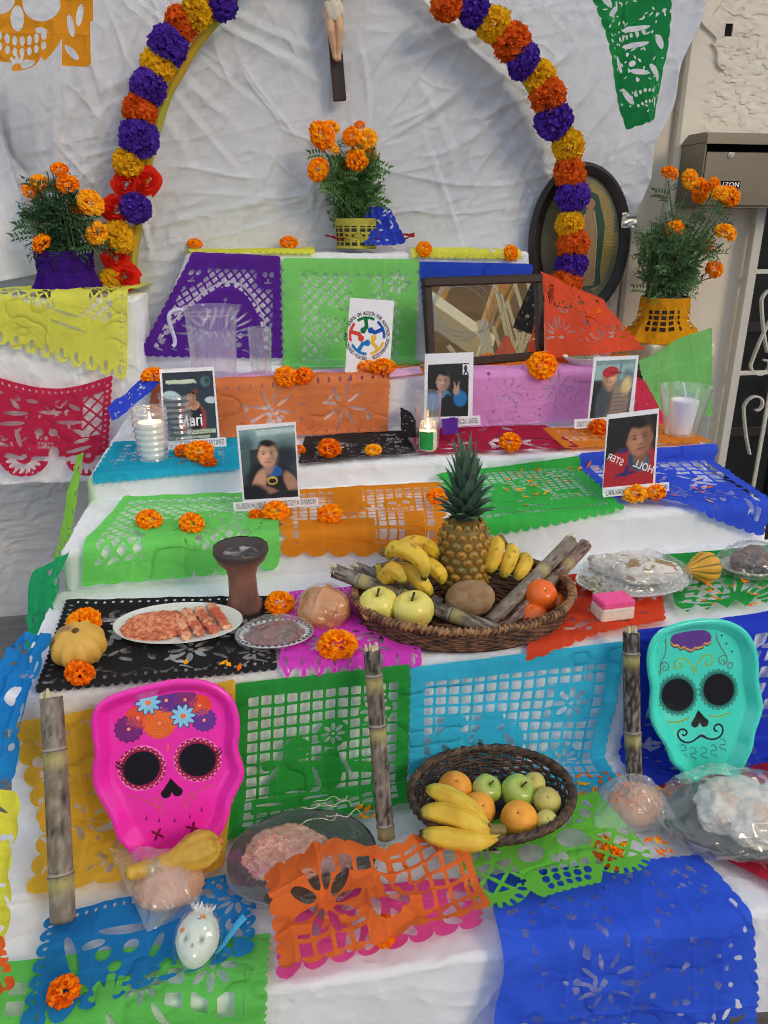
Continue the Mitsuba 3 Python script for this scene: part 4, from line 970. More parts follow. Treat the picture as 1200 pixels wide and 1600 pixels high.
# ------------------------------------------------------------------ marigold plants in wrapped pots
def bouquet(label, base, height, spread, heads, pot, seed, lean=(0, 0), nst=26, leafcol=(44, 70, 50)):
    """heads: flowers as (x, y, width, facing up or out) in the photograph, at about the plant's distance."""
    rg = np.random.default_rng(seed); t = thing('marigold_plant', label, 'flower pot'); base = A(base, float)
    pot(t, base); o = base + A([0, 0, pot.top]); V, F, C = [], [], []; stems = []

    def leaflet(p, d, n, L, w, c):
        s = np.cross(d, n); k = len(V); m = p + d * L * 0.45; V.extend([p, m + s * w + n * w * 0.35, p + d * L - n * L * 0.12, m - s * w + n * w * 0.35, m]); F.extend([[k, k + 1, k + 4], [k + 1, k + 2, k + 4], [k + 2, k + 3, k + 4], [k + 3, k, k + 4]]); C.extend([c] * 5)
    tips = []
    for (x, y, w, f) in heads:
        dy = rg.uniform(-0.07, 0.05); p = onY(x, y, base[1] + dy); d = w * np.dot(p - CC, CF) / 1200; tips.append((p, d, f))
    ends = [p - A([0, 0, 0.4 * d]) for p, d, f in tips]
    while len(ends) < nst:
        a, q = rg.uniform(0, 2 * PI), rg.uniform(0.25, 1) ** 0.5; ends.append(o + A([lean[0] + math.cos(a) * spread * q, lean[1] + math.sin(a) * spread * 0.7 * q, height * rg.uniform(0.45, 0.95) * (1.1 - 0.35 * q)]))
    for e in ends:
        b = o + A([rg.normal() * pot.mouth * 0.4, rg.normal() * pot.mouth * 0.4, -0.02]); m = b * 0.5 + e * 0.5 + A([(e - b)[0] * -0.12, 0, 0.02])
        pts = A([b * (1 - q) ** 2 + 2 * m * q * (1 - q) + e * q * q for q in np.linspace(0, 1, 9)]); stems.append(tube(pts, np.linspace(0.0042, 0.0024, 9), 5, False))
        n_l = int(np.linalg.norm(e - b) / 0.021)
        for j in range(n_l):
            q = 0.08 + 0.86 * (j + rg.uniform(0, 0.7)) / n_l; p = b * (1 - q) ** 2 + 2 * m * q * (1 - q) + e * q * q
            a = rg.uniform(0, 2 * PI); d = unit([math.cos(a), math.sin(a), rg.uniform(-0.35, 0.75)]); L = rg.uniform(0.04, 0.075); nn = unit(np.cross(d, unit(rg.normal(size=3)))); c = lin(*leafcol) * rg.uniform(0.9, 2.3)
            s = np.cross(d, nn)
            for g in range(5):
                pp = p + d * L * (0.2 + 0.18 * g) - A([0, 0, 0.012]) * (g / 4) ** 2
                for sg_ in (-1, 1): leaflet(pp, unit(s * sg_ + d * 0.65), nn, L * 0.36, L * 0.06, c)
            leaflet(p + d * L * 0.9, d, nn, L * 0.4, L * 0.07, c)
    put('stems', cat(*stems), lin(70, 92, 50), 'satin', True, parent=t, kind='stuff')
    put('foliage', (V, np.vstack([A(F)])), A(C), 'leaf', parent=t, kind='stuff')
    for i, (p, d, f) in enumerate(tips):
        flower_at('flower_head', p, [rg.normal() * 0.35, -1.0 if f == 'o' else -0.45, 0.35 if f == 'o' else 1.0], d * 0.86, (0, 3, 0)[i % 3], seed * 40 + i, parent=t)
    return t


class WrapPot:
    def __init__(self, r0, r1, h, col, wrap, fn, flare, mouth=None, wr=(1.03, 1.03)):
        self.r0, self.r1, self.h, self.col, self.wrap, self.fn, self.flare, self.top, self.mouth, self.wr = r0, r1, h, col, wrap, fn, flare, h, mouth or r1, wr

    def __call__(self, t, b):
        p = lathe([(0.001, 0.002), (self.r0, 0.0), (self.r1, self.h), (self.r1 * 0.93, self.h), (self.r1 * 0.9, self.h - 0.025), (0.001, self.h - 0.03)], 36); p.apply_translation(b)
        put('pot', p, self.col, 'satin', 30, parent=t)
        u, f = cut(lambda u, v: self.fn(u, v, 0.36), 1.0, 0.36, 190); a = u[:, 0] * 2 * PI; k = u[:, 1] / 0.36
        r = np.interp(k, [0, 0.5, 1], [self.r1 * self.wr[0], (self.r0 + self.r1) / 2 * self.wr[1], self.r0 + self.flare]); r = r + (fb(np.c_[np.cos(a) * 2, np.sin(a) * 2, k * 2], 1.6, 4) - 0.45) * (0.006 + self.flare * 0.5 * k) + np.sin(a * 9) * 0.006 * k * (self.flare > 0.02)
        z = self.h * (0.985 - 0.97 * k) + (fb(np.c_[np.cos(a), np.sin(a), k * 0], 2, 7) - 0.5) * 0.03 * k * (self.flare > 0.02)
        put('paper_wrap', (np.stack([r * np.sin(a), -r * np.cos(a), np.maximum(z, 0.002)], 1) + b, f), self.wrap, 'paper', True, parent=t)


w_grid = lambda u, v, a: holes(np.abs(v - a / 2) - a / 2, window(u, v, np.maximum(squares(u, v, 0.045, 0.014), np.sin(u * 26) - 0.5), (0, 0.08, 1, 0.27)))
w_skull = lambda u, v, a: holes(np.abs(v - a / 2) - a / 2, window(u, v, squares(u, v, 0.055, 0.014), (0, 0.09, 1, 0.33), np.minimum.reduce([circ(u, v, x, 0.22, 0.06) for x in (0.06, 0.35, 0.64, 0.93)])), *[circ(u, v, x + q, 0.2, 0.014) for x in (0.06, 0.35, 0.64, 0.93) for q in (-0.024, 0.024)])
w_fine = lambda u, v, a: holes(np.abs(v - a / 2) - a / 2, scatter(u, v, 0.0, 0.02, 1.0, 0.2, 90, 0.009, 3, 2.0))
H = [(93, 265, 30, 'u'), (62, 286, 34, 'u'), (50, 300, 32, 'u'), (106, 288, 40, 'u'), (142, 317, 42, 'o'), (76, 349, 46, 'u'), (66, 381, 36, 'u'), (151, 364, 38, 'o'), (84, 292, 26, 'u'), (118, 330, 28, 'u')]
bouquet('marigold plant in a purple wrapped pot on the small side shelf', (-0.585, 2.86, 1.34), 0.30, 0.10, H, WrapPot(0.078, 0.092, 0.13, lin(40, 26, 80), S(72, 36, 140), w_fine, 0.035), 11, nst=34, leafcol=(58, 86, 62))
H = [(503, 212, 44, 'o'), (516, 200, 32, 'u'), (497, 265, 37, 'o'), (550, 214, 32, 'o'), (572, 218, 36, 'o'), (558, 250, 38, 'o'), (577, 244, 26, 'o'), (520, 232, 24, 'u'), (538, 262, 22, 'o'), (562, 196, 20, 'u')]
bouquet('marigold plant in a pale yellow wrapped pot at the centre of the topmost tier', (0.415, 2.935, 1.468), 0.30, 0.105, H, WrapPot(0.068, 0.077, 0.105, lin(52, 50, 46), S(214, 208, 92), w_skull, 0.004), 12, nst=34, leafcol=(78, 112, 64))
H = [(1046, 271, 28, 'u'), (1078, 280, 30, 'o'), (1093, 298, 38, 'o'), (1115, 288, 24, 'o'), (1125, 302, 26, 'o'), (1140, 307, 36, 'o'), (1053, 360, 34, 'o'), (1133, 364, 38, 'u'), (1098, 384, 34, 'u'), (1116, 421, 30, 'o')]
bouquet('marigold plant in an orange yellow wrapped pot by the mailbox', tuple(onY(1032, 530, 2.84)), 0.36, 0.15, H, WrapPot(0.078, 0.088, 0.165, lin(62, 60, 58), S(238, 164, 34), w_grid, 0.075, wr=(1.03, 1.12)), 13, lean=(0.02, 0), nst=44, leafcol=(76, 104, 68))
q = onY(602, 392, 2.94)
sheet('crumpled blue paper beside the centre flower pot', p_splash(50, 26, 0.03, (5, 5, 0.05)), None, S(42, 66, 190), free=[q + A(d) for d in ((-0.07, 0.02, 0.13), (0.02, 0, 0.13), (0.075, -0.03, 0.0), (-0.08, -0.03, 0.0))], amp=0.035, n=70)
sheet('crumpled dark red paper lying at the foot of the centre flower pot', p_splash(51, 22, 0.03, (6, 4, 0.06)), None, S(158, 28, 48), free=[q + A(d) for d in ((-0.19, 0.03, 0.012), (0.11, 0.03, 0.015), (0.10, -0.07, 0.006), (-0.24, -0.08, 0.006))], amp=0.024, n=80)
# ================================================================== things on the wall
def body(chains, edge=0.006, it=8):
    """One continuous surface round chains of (point, radius) joints."""
    import manifold3d as m3
    out = None
    for ch in chains:
        for (p, r), (q, s) in zip(ch, ch[1:]):
            pts = np.vstack([trimesh.creation.icosphere(2, r).vertices + A(p), trimesh.creation.icosphere(2, s).vertices + A(q)])
            h = m3.Manifold.hull_points(pts); out = h if out is None else out + h
    m = mesh_of(out.refine_to_length(edge)); m.merge_vertices()
    return trimesh.smoothing.filter_taubin(m, iterations=it)


cx = thing('crucifix', 'dark wooden crucifix with a small pale figure, hung on the backdrop sheet', 'crucifix')
by = 2.99; b0, b1 = onY(531, 158, by), onY(518, 0, by); ax = unit(b1 - b0); sx = unit(np.cross(ax, [0, -1, 0])); sx = sx if sx[0] > 0 else -sx
CX = frame(b0, sx, A([0, -1.0, 0]), ax)
put('beam', moved(box(-0.022, 0.022, -0.010, 0.012, 0, 0.68, 0.003), CX), speck(lin(40, 26, 20), lin(62, 42, 32), 30, 0.4, 0.7), 'satin', parent=cx)
put('cross_beam', moved(box(-0.20, 0.20, -0.010, 0.0115, 0.49, 0.534, 0.003), CX), lin(40, 26, 20), 'satin', parent=cx)
y0 = 0.024
FG = lambda z: 0.114 + (z - 0.14) * 0.76
J = lambda x, z, r, y=0.0: ((x * 0.9, y0 + y, FG(z)), r * 0.84)
fig = body([[J(0, 0.525, 0.030), J(0, 0.485, 0.014)], [J(0, 0.485, 0.016), J(0, 0.44, 0.036), J(0, 0.385, 0.030), J(0, 0.355, 0.033)], [J(-0.018, 0.35, 0.023), J(-0.016, 0.255, 0.017, 0.016), J(-0.008, 0.165, 0.010), J(-0.004, 0.15, 0.009, 0.012)],
            [J(0.018, 0.35, 0.023), J(0.014, 0.26, 0.017, 0.018), J(0.006, 0.17, 0.010, 0.006), J(0.004, 0.15, 0.009, 0.016)], [J(-0.035, 0.462, 0.014), J(-0.11, 0.49, 0.011), J(-0.185, 0.52, 0.008)], [J(0.035, 0.462, 0.014), J(0.11, 0.49, 0.011), J(0.185, 0.52, 0.008)]], 0.006)
put('figure', moved(fig, CX), speck(lin(206, 168, 132), lin(160, 108, 78), 26, 0.45, 0.8), 'satin', True, parent=cx)
lc = lathe([(0.030, 0.295), (0.037, 0.31), (0.039, 0.34), (0.036, 0.365), (0.031, 0.37)], 40, False, False); v = A(lc.vertices); v += (v * A([1, 1, 0])) * (0.12 * np.sin(np.arctan2(v[:, 1], v[:, 0]) * 7 + v[:, 2] * 160))[:, None]; v[:, :2] *= 0.86; v[:, 2] = FG(v[:, 2]); v[:, 1] += y0
put('loincloth', moved(trimesh.Trimesh(v, lc.faces), CX), lin(212, 204, 186), 'matte', True, parent=cx)

# oval religious picture: a plain robed figure in a mandorla of rays
ov = thing('oval_picture', 'oval dark framed picture of a robed figure, mended with silver tape', 'picture')
oc = onY(905, 379, 3.0); tilt = R([1, 0, 0], -6); OV = frame(oc, [1, 0, 0], [0, 0, 1.0], [0, -1.0, 0]) @ R([0, 0, 1], 3)
ra, rb = 0.205, 0.285; an = np.linspace(0, 2 * PI, 97)[:-1]
secp = [(-0.040, 0.0), (-0.042, 0.014), (-0.030, 0.022), (-0.012, 0.026), (0.0, 0.018), (0.004, 0.0)]
v = A([[(ra + o) * math.cos(t), (rb + o) * math.sin(t), h] for t in an for o, h in secp]); 
f = A([[i * 6 + j, ((i + 1) % 96) * 6 + j, ((i + 1) % 96) * 6 + j + 1, i * 6 + j + 1] for i in range(96) for j in range(5)])
put('oval_frame', moved((v, f), OV), speck(lin(44, 36, 36), lin(30, 26, 26), 20, 0.4, 0.6), 'satin', 35, parent=ov)
put('backing', moved(extrude(sg.Polygon([(0.172 * math.cos(t), 0.25 * math.sin(t)) for t in an]), 0.004), OV), speck(lin(104, 108, 92), lin(126, 122, 92), 6, 0.4, 0.7), 'gloss', parent=ov)
fl = lambda poly, h, col, nm, mat='gloss': put(nm, moved(extrude(poly, h), OV @ TR(0.035 if nm in ('cloak_print', 'robe_print', 'face_print', 'hem_print', 'base_print') else 0.02, 0, 0.0041)), col, mat, parent=ov)
rays = shapely.union_all([sg.LineString([(0.075 * math.cos(t), 0.01 + 0.155 * math.sin(t)), (0.125 * math.cos(t), 0.01 + 0.215 * math.sin(t))]).buffer(0.0016) for t in np.linspace(0, 2 * PI, 91)[:-1]])
fl(sg.Polygon([(0.118 * math.cos(t), 0.01 + 0.205 * math.sin(t)) for t in an]), 0.0004, lin(138, 124, 72), 'glow_field'); fl(rays, 0.0008, lin(168, 146, 78), 'ray_print')
cloak = sg.Polygon([(0.0, 0.18), (0.03, 0.165), (0.045, 0.12), (0.062, 0.06), (0.058, -0.02), (0.05, -0.10), (0.055, -0.16), (0.0, -0.18), (-0.06, -0.16), (-0.055, -0.08), (-0.062, 0.04), (-0.045, 0.12), (-0.03, 0.165)]).buffer(0.008).buffer(-0.004)
fl(cloak, 0.0012, lin(44, 74, 58), 'cloak_print'); fl(sg.Polygon([(-0.012, 0.12), (0.018, 0.12), (0.030, 0.03), (0.028, -0.12), (0.03, -0.165), (-0.04, -0.165), (-0.036, -0.05), (-0.03, 0.04)]), 0.0016, lin(150, 122, 92), 'robe_print')
fl(sg.Point(0.002, 0.138).buffer(0.02), 0.0020, lin(160, 120, 92), 'face_print'); fl(sg.Point(0, -0.205).buffer(0.03), 0.0016, lin(92, 84, 70), 'base_print')
fl(shapely.union_all([sg.LineString([(0.02, 0.11), (0.034, 0.03), (0.03, -0.15)]).buffer(0.002), sg.LineString([(-0.02, 0.1), (-0.034, 0.0), (-0.036, -0.15)]).buffer(0.002)]), 0.0022, lin(186, 164, 110), 'hem_print')
tp = moved(extrude(sg.box(0.158, 0.045, 0.222, 0.10), 0.002), OV @ TR(0, 0, 0.027)); tp = trimesh.Trimesh(*trimesh.remesh.subdivide_to_size(tp.vertices, tp.faces, 0.008), process=False)
v = A(tp.vertices); v[:, 1] += (fb(v, 60, 3) - 0.5) * 0.006; put('tape', trimesh.Trimesh(v, tp.faces), lin(176, 180, 184), 'metal', parent=ov)

# mailbox
mb = thing('mailbox', 'weathered grey metal mailbox with slot and lock on the cream pier', 'mailbox')
x0 = onY(1061, 262, WALL - 0.06)[0]; d = ray(1099, 262); yf = d[1] * x0 / d[0]; zT, zB = onY(1110, 222, yf)[2], onY(1110, 322, yf)[2]; x1 = onY(1268, 262, yf)[0]; yb = WALL - 0.062; METAL = speck(lin(122, 116, 104), lin(148, 140, 124), 9, 0.35, 0.7, 2)
zk = onY(1064, 212, yb)[2]
put('shell', cat(box(x0, x0 + 0.006, yf + 0.004, yb, zB, zT, 0.001), box(x1 - 0.006, x1, yf + 0.004, yb, zB, zT, 0.001), box(x0, x1, yf + 0.004, yb, zB - 0.006, zB - 0.0005, 0.001), box(x0 + 0.006, x1 - 0.006, yb - 0.02, yb - 0.004, zB, zT)), METAL, 'metal', parent=mb)
hood = extrude(sg.Polygon([(yf - 0.012, zT - 0.006), (yf - 0.012, zT + 0.026), (yf + 0.01, zT + 0.034), (yb - 0.05, zT + 0.035), (yb, zT + 0.005), (yb, zT + 0.0005), (yf, zT + 0.0005), (yf, zT - 0.006)]), x1 - x0 + 0.012)
hood.apply_transform(A([[0, 0, 1, x0 - 0.006], [1, 0, 0, 0], [0, 1, 0, 0], [0, 0, 0, 1.0]])); hood.fix_normals(); put('hood', hood, METAL, 'metal', parent=mb)
put('mail_slot', box(x0 + 0.012, x1 - 0.012, yf + 0.03, yf + 0.034, zT - 0.034, zT - 0.0006), lin(20, 19, 18), parent=mb)
put('door', box(x0 + 0.007, x1 - 0.007, yf, yf + 0.004, zB + 0.002, zT - 0.032, 0.0015), METAL, 'metal', parent=mb)
q = onY(1141, 243, yf); put('lock', moved(cat(lathe([(0.001, 0), (0.011, 0), (0.011, 0.004), (0.006, 0.005), (0.006, 0.009), (0.001, 0.009)], 20), box(-0.002, 0.010, -0.002, 0.010, 0.008, 0.011)), frame(q, [1, 0, 0], [0, 0, 1.0], [0, -1.0, 0])), lin(190, 190, 188), 'metal', 30, parent=mb)
q0, q1 = onY(1113, 294, yf), onY(1157, 283, yf)
lw = q1[0] - q0[0]; put('name_plate', box(q0[0], q1[0], yf - 0.0012, yf - 0.0002, q0[2], q1[2]), lin(28, 28, 28), parent=mb)
tx = text_mesh('BUZON', 0.62 * (q1[2] - q0[2]), 0.0006, True); tw = tx.bounds[1][0]; tx.apply_scale([lw * 0.92 / tw, 1, 1]); put('lettering', moved(tx, frame(A([q0[0] + lw * 0.04, yf - 0.0013, q0[2] + 0.2 * (q1[2] - q0[2])]), [1, 0, 0], [0, 0, 1.0], [0, -1.0, 0])), lin(236, 236, 230), parent=mb)

# gate of white flat bar with scrolls
gt = thing('iron_gate', 'white painted wrought iron gate with scrolls on the right', 'gate'); gy = 3.0; GW = speck(lin(206, 202, 194), lin(186, 180, 170), 10, 0.5, 0.8, 3)
put('stile', box(2.045, 2.085, gy - 0.012, gy + 0.028, 0.05, 1.64, 0.003), GW, 'satin', parent=gt)
put('stile', box(2.96, 3.0, gy - 0.012, gy + 0.028, 0.05, 1.64, 0.003), GW, 'satin', parent=gt)
for z in (0.08, 0.94, 1.36): put('rail', box(2.0855, 2.9595, gy - 0.004, gy + 0.012, z, z + 0.018, 0.002), GW, 'satin', parent=gt)


def strip(pts, w=0.022, th=0.006):
    p = A(pts); t = np.gradient(p, axis=0); t /= np.linalg.norm(t, axis=1, keepdims=True); n = np.stack([-t[:, 1], t[:, 0]], 1) * th / 2
    pol = sg.Polygon(np.vstack([p + n, (p - n)[::-1]])).buffer(0); m = extrude(pol, w); m.apply_transform(A([[1, 0, 0, 0], [0, 0, 1, gy - 0.006], [0, 1, 0, 0], [0, 0, 0, 1.0]])); m.fix_normals(); return m


def curl(cx_, cz, r0, r1, a0, a1, n=40): a = np.linspace(a0, a1, n); r = np.linspace(r0, r1, n); return [(cx_ + q * math.cos(t), cz + q * math.sin(t)) for q, t in zip(r, a)]


for x in (2.16, 2.36, 2.56, 2.76):
    for zc, up in ((1.255, 1), (0.80, 1), (0.985, -1), (1.50, -1)):
        sgn = up; pts = curl(x + 0.035, zc, 0.016, 0.058, -sgn * 0.5 * PI, sgn * PI * 1.0)[::1]; end = pts[-1]
        tail = [(end[0] + 0.004 * k + 0.03 * (k / 12) ** 2, end[1] - sgn * 0.020 * k) for k in range(1, 12)]
        put('scroll', strip(pts + tail, 0.018, 0.007), GW, 'satin', parent=gt)
    put('bar', box(x + 0.085, x + 0.101, gy - 0.003, gy + 0.009, 0.0985, 0.9395, 0.002), GW, 'satin', parent=gt); put('bar', box(x + 0.085, x + 0.101, gy - 0.003, gy + 0.009, 0.9585, 1.3595, 0.002), GW, 'satin', parent=gt)

# ledge on the right that carries the third plant
q = onY(1032, 530, 2.84)
lg = thing('wall_ledge', 'cream wall ledge carrying the plant in the orange yellow wrap', 'ledge')
zl = q[2] - 0.001
put('slab', box(1.50, 1.76, 2.70, WALL - 0.061, zl - 0.085, zl, 0.006), lin(222, 214, 190), 'satin', parent=lg)
put('block', box(1.52, 1.74, 2.74, WALL - 0.062, zl - 0.20, zl - 0.0855, 0.006), lin(120, 112, 96), 'satin', parent=lg)
put('metal_box', box(1.60, 1.90, 2.86, WALL - 0.063, zl - 0.62, zl - 0.2005, 0.02), lin(150, 152, 148), 'satin', parent=lg)
v, f = cut(lambda u, v: scallop(u, v, 1, 1.0, 3, 2, 0.04, 'b'), 1, 1, 60); s_, t_ = v[:, 0], v[:, 1]; pos = quad([onY(862, 478, 2.93), onY(960, 500, 2.76), onY(946, 566, 2.70), onY(862, 560, 2.72)], s_, t_)
pos[:, 1] -= 0.02 * np.sin(s_ * 14 + 2 * t_) * (0.3 + t_) + 0.03 * ridged(pos, 9, 5)
put('white_cloth_end', (pos, f), lin(226, 228, 232), 'cloth', True, label='white cloth end hanging beside the orange red paper, left of the ledge', cat='cloth')
sheet('light green translucent paper hanging from the ledge behind the plain white candle', plain, None, S(118, 188, 108), free=E1((992, 566, 2.60), (1104, 512, 2.68), (1112, 655, 2.60), (1000, 650, 2.50)), amp=0.012, n=70,
      warp=lambda p, s, t: p + np.outer(0.02 * np.sin(s * 8 + t * 3), [0, -1, 0]))
sheet('crimson paper corner showing between the red cap portrait and the white candle', p_splash(60, 10, 0.03, (6, 5, 0.05)), None, S(206, 52, 84), free=E1((985, 585, 2.52), (1006, 598, 2.50), (1046, 668, 2.44), (985, 668, 2.44)), amp=0.008, n=50)

# ------------------------------------------------------------------ mirror and the canopy across the yard that it shows
def stand(bl, br, z, lean, flip=1):
    """The plane of an upright thing whose lower edge is seen from bl to br at height z, leaning back by lean degrees: (origin, right, up, normal)."""
    a, b = onZ(*bl, z), onZ(*br, z); e = unit((b - a) * A([1, 1, 0])); bk = A([-e[1], e[0], 0]); bk = bk if bk[1] > 0 else -bk
    up = unit(A([0, 0, math.cos(math.radians(lean))]) + bk * math.sin(math.radians(lean))); n = np.cross(e, up); return a, e, up, n


def local(px, py, F): p = onP(px, py, F[0], F[3]) - F[0]; return A([p @ F[1], p @ F[2]])


def mat_of(F): return frame(F[0], F[1], F[2], F[3])


mr = thing('framed_mirror', 'mirror in a dark wooden frame reflecting roof beams', 'mirror')
MF = stand((668, 577), (850, 561), 1.084, 9); M = mat_of(MF)
c = A([local(*q, MF) for q in ((659, 431), (844, 431), (850, 561), (668, 577))]); mw = (c[1][0] - c[0][0] + c[2][0] - c[3][0]) / 2; mh = (c[0][1] + c[1][1]) / 2; mx = (c[0][0] + c[3][0]) / 2; fw = 0.030
for k, (bx, nm) in enumerate((((mx, mx + mw, 0, fw), 'frame_rail'), ((mx, mx + mw, mh - fw, mh), 'frame_rail'), ((mx, mx + fw, fw, mh - fw), 'frame_stile'), ((mx + mw - fw, mx + mw, fw, mh - fw), 'frame_stile'))):
    put(nm, moved(box(bx[0], bx[1], bx[2], bx[3], -0.006, 0.014, 0.004), M), speck(lin(52, 34, 30), lin(36, 24, 22), 40, 0.4, 0.6), 'satin', parent=mr)
put('glass', moved((A([[mx + fw - 0.002, fw - 0.002, 0.002], [mx + mw - fw + 0.002, fw - 0.002, 0.002], [mx + mw - fw + 0.002, mh - fw + 0.002, 0.002], [mx + fw - 0.002, mh - fw + 0.002, 0.002]]), [[0, 1, 2, 3]]), M), mat='mirror_glass', parent=mr)
put('backing', moved(box(mx + 0.002, mx + mw - 0.002, 0.002, mh - 0.002, -0.010, -0.0065), M), lin(90, 70, 50), parent=mr)


def seen(px, py, dist):
    """The point that the mirror shows at a pixel, so far behind the glass."""
    p = onP(px, py, MF[0], MF[3]); d = unit(p - CC); r = d - 2 * np.dot(d, MF[3]) * MF[3]; return p + r * dist


cn = thing('yard_canopy', 'cream steel and timber roof canopy across the yard, seen in the mirror', 'canopy')
bar = lambda nm, a, b, r, col: put(nm, tube([a, (a * 0.5 + b * 0.5), b], r, 4), col, 'satin', False, parent=cn)
CRM, TIM = lin(244, 222, 172), lin(222, 168, 98)
D = 5.0
a, b = seen(640, 440, D + 1.6), seen(870, 440, D + 1.6); c_, e_ = seen(870, 590, D + 1.6), seen(640, 590, D + 1.6)
for k in range(13):
    t0, t1 = k / 13, (k + 1.0) / 13; p = [a * (1 - t0) + e_ * t0, b * (1 - t0) + c_ * t0, b * (1 - t1) + c_ * t1, a * (1 - t1) + e_ * t1]
    ex = [p[0] + (p[0] - p[1]) * 0.3, p[1] + (p[1] - p[0]) * 0.3, p[2] + (p[1] - p[0]) * 0.3, p[3] + (p[0] - p[1]) * 0.3]; up = unit(np.cross(ex[1] - ex[0], ex[3] - ex[0])); V = A(ex + [q + up * 0.03 for q in ex])
    put('roof_board', trimesh.convex.convex_hull(V), lin(158, 128, 92) * (0.85 + 0.06 * (k % 4)), parent=cn)
bar('steel_beam', seen(655, 470, D), seen(762, 545, D), 0.15, CRM); bar('post', seen(752, 500, D - 0.3), seen(772, 600, D - 0.3), 0.07, lin(238, 220, 180))
for p, q, r in (((702, 430), (655, 560), 0.05), ((782, 430), (728, 590), 0.045), ((791, 430), (738, 590), 0.02), ((803, 430), (760, 500), 0.03), ((812, 430), (752, 560), 0.02)): bar('rafter', seen(*p, D + 0.4), seen(*q, D + 0.4), r, TIM)
for p, q in (((782, 460), (815, 590)), ((803, 440), (838, 560)), ((770, 510), (800, 600)), ((842, 430), (805, 570)), ((848, 500), (812, 590)), ((792, 470), (826, 590)), ((812, 520), (786, 600)), ((760, 520), (730, 600)), ((772, 440), (800, 560)), ((822, 430), (846, 540)), ((700, 540), (745, 600)), ((832, 510), (792, 600))): bar('lattice_bar', seen(*p, D - 0.2), seen(*q, D - 0.2), 0.022, CRM)
for k in range(3):
    cc = (718 + 6 * k, 490 - 6 * k, D - 0.8); pts = [seen(cc[0] + 42 * math.cos(t) * (1 + 0.15 * k), cc[1] + 42 * math.sin(t), cc[2] - 0.1 * k) for t in np.linspace(0, 2 * PI, 50)]
    put('razor_wire', tube(pts, 0.004, 5, False), lin(168, 170, 172), 'metal', parent=cn)
sheet('black cut paper banner hanging under the yard canopy', p_black, None, lin(34, 32, 34), free=[seen(848, 440, D - 1.0), seen(835, 425, D - 1.0), seen(798, 512, D - 1.0), seen(842, 528, D - 1.0)], amp=0.02, n=90)
sheet('orange red cut paper banner hanging under the yard canopy', p_zig, None, lin(236, 100, 70), free=[seen(790, 524, D - 1.2), seen(786, 526, D - 1.2), seen(762, 570, D - 1.2), seen(818, 575, D - 1.2)], amp=0.02, n=70)
# ================================================================== portraits, poster
def painted(ops, bg0, bg1):
    """A print: soft shapes laid over each other in the sheet's own u, v (v down). ops: (kind, a, b, c, d, rot or edge, colour, softness)."""
    def fn(p, n, uv):
        u = uv.x + 0.022 * (mikit.fbm(uv.x * 12, uv.y * 12, bg0[2] * 50, 2) - 0.5); v = uv.y + 0.018 * (mikit.fbm(uv.x * 12 + 9, uv.y * 12, bg0[1] * 50, 2) - 0.5)
        col = mix(bg0, bg1, dr.clip(v + 0.25 * mikit.fbm(u * 5, v * 5, bg0[0] * 90, 2) - 0.1, 0, 1))
        for k, a, b, c, d, r, rgb, sf in ops:
            sf = min(0.9, sf * 1.5 + 0.04) if k == 'e' else sf
            if k == 'e':
                cs, sn = math.cos(r), math.sin(r); x, y = (u - a) * cs + (v - b) * sn, (v - b) * cs - (u - a) * sn
                m = 1 - smoothstep(1 - sf, 1 + sf, dr.sqrt(dr.square(x / c) + dr.square(y / d)))
            else:
                m = (1 - smoothstep(-sf * 0.05, sf * 0.05 + 1e-4, dr.maximum(dr.abs((u - (a + c) / 2) + r * (v - (b + d) / 2)) - (c - a) / 2, dr.abs(v - (b + d) / 2) - (d - b) / 2)))
            col = col * (1 - m) + mi.Color3f(*[float(q) for q in rgb]) * m
        return col * (0.72 + 0.38 * mikit.fbm(u * 14, v * 17, bg1[0] * 70, 4) + 0.14 * (1 - v))
    return {'type': 'twosided', 'b': {'type': 'principled', 'base_color': mikit.proc(fn), 'roughness': 0.35, 'specular': 0.4}}


def L_(r, g, b): return tuple(float(x) for x in lin(r, g, b))


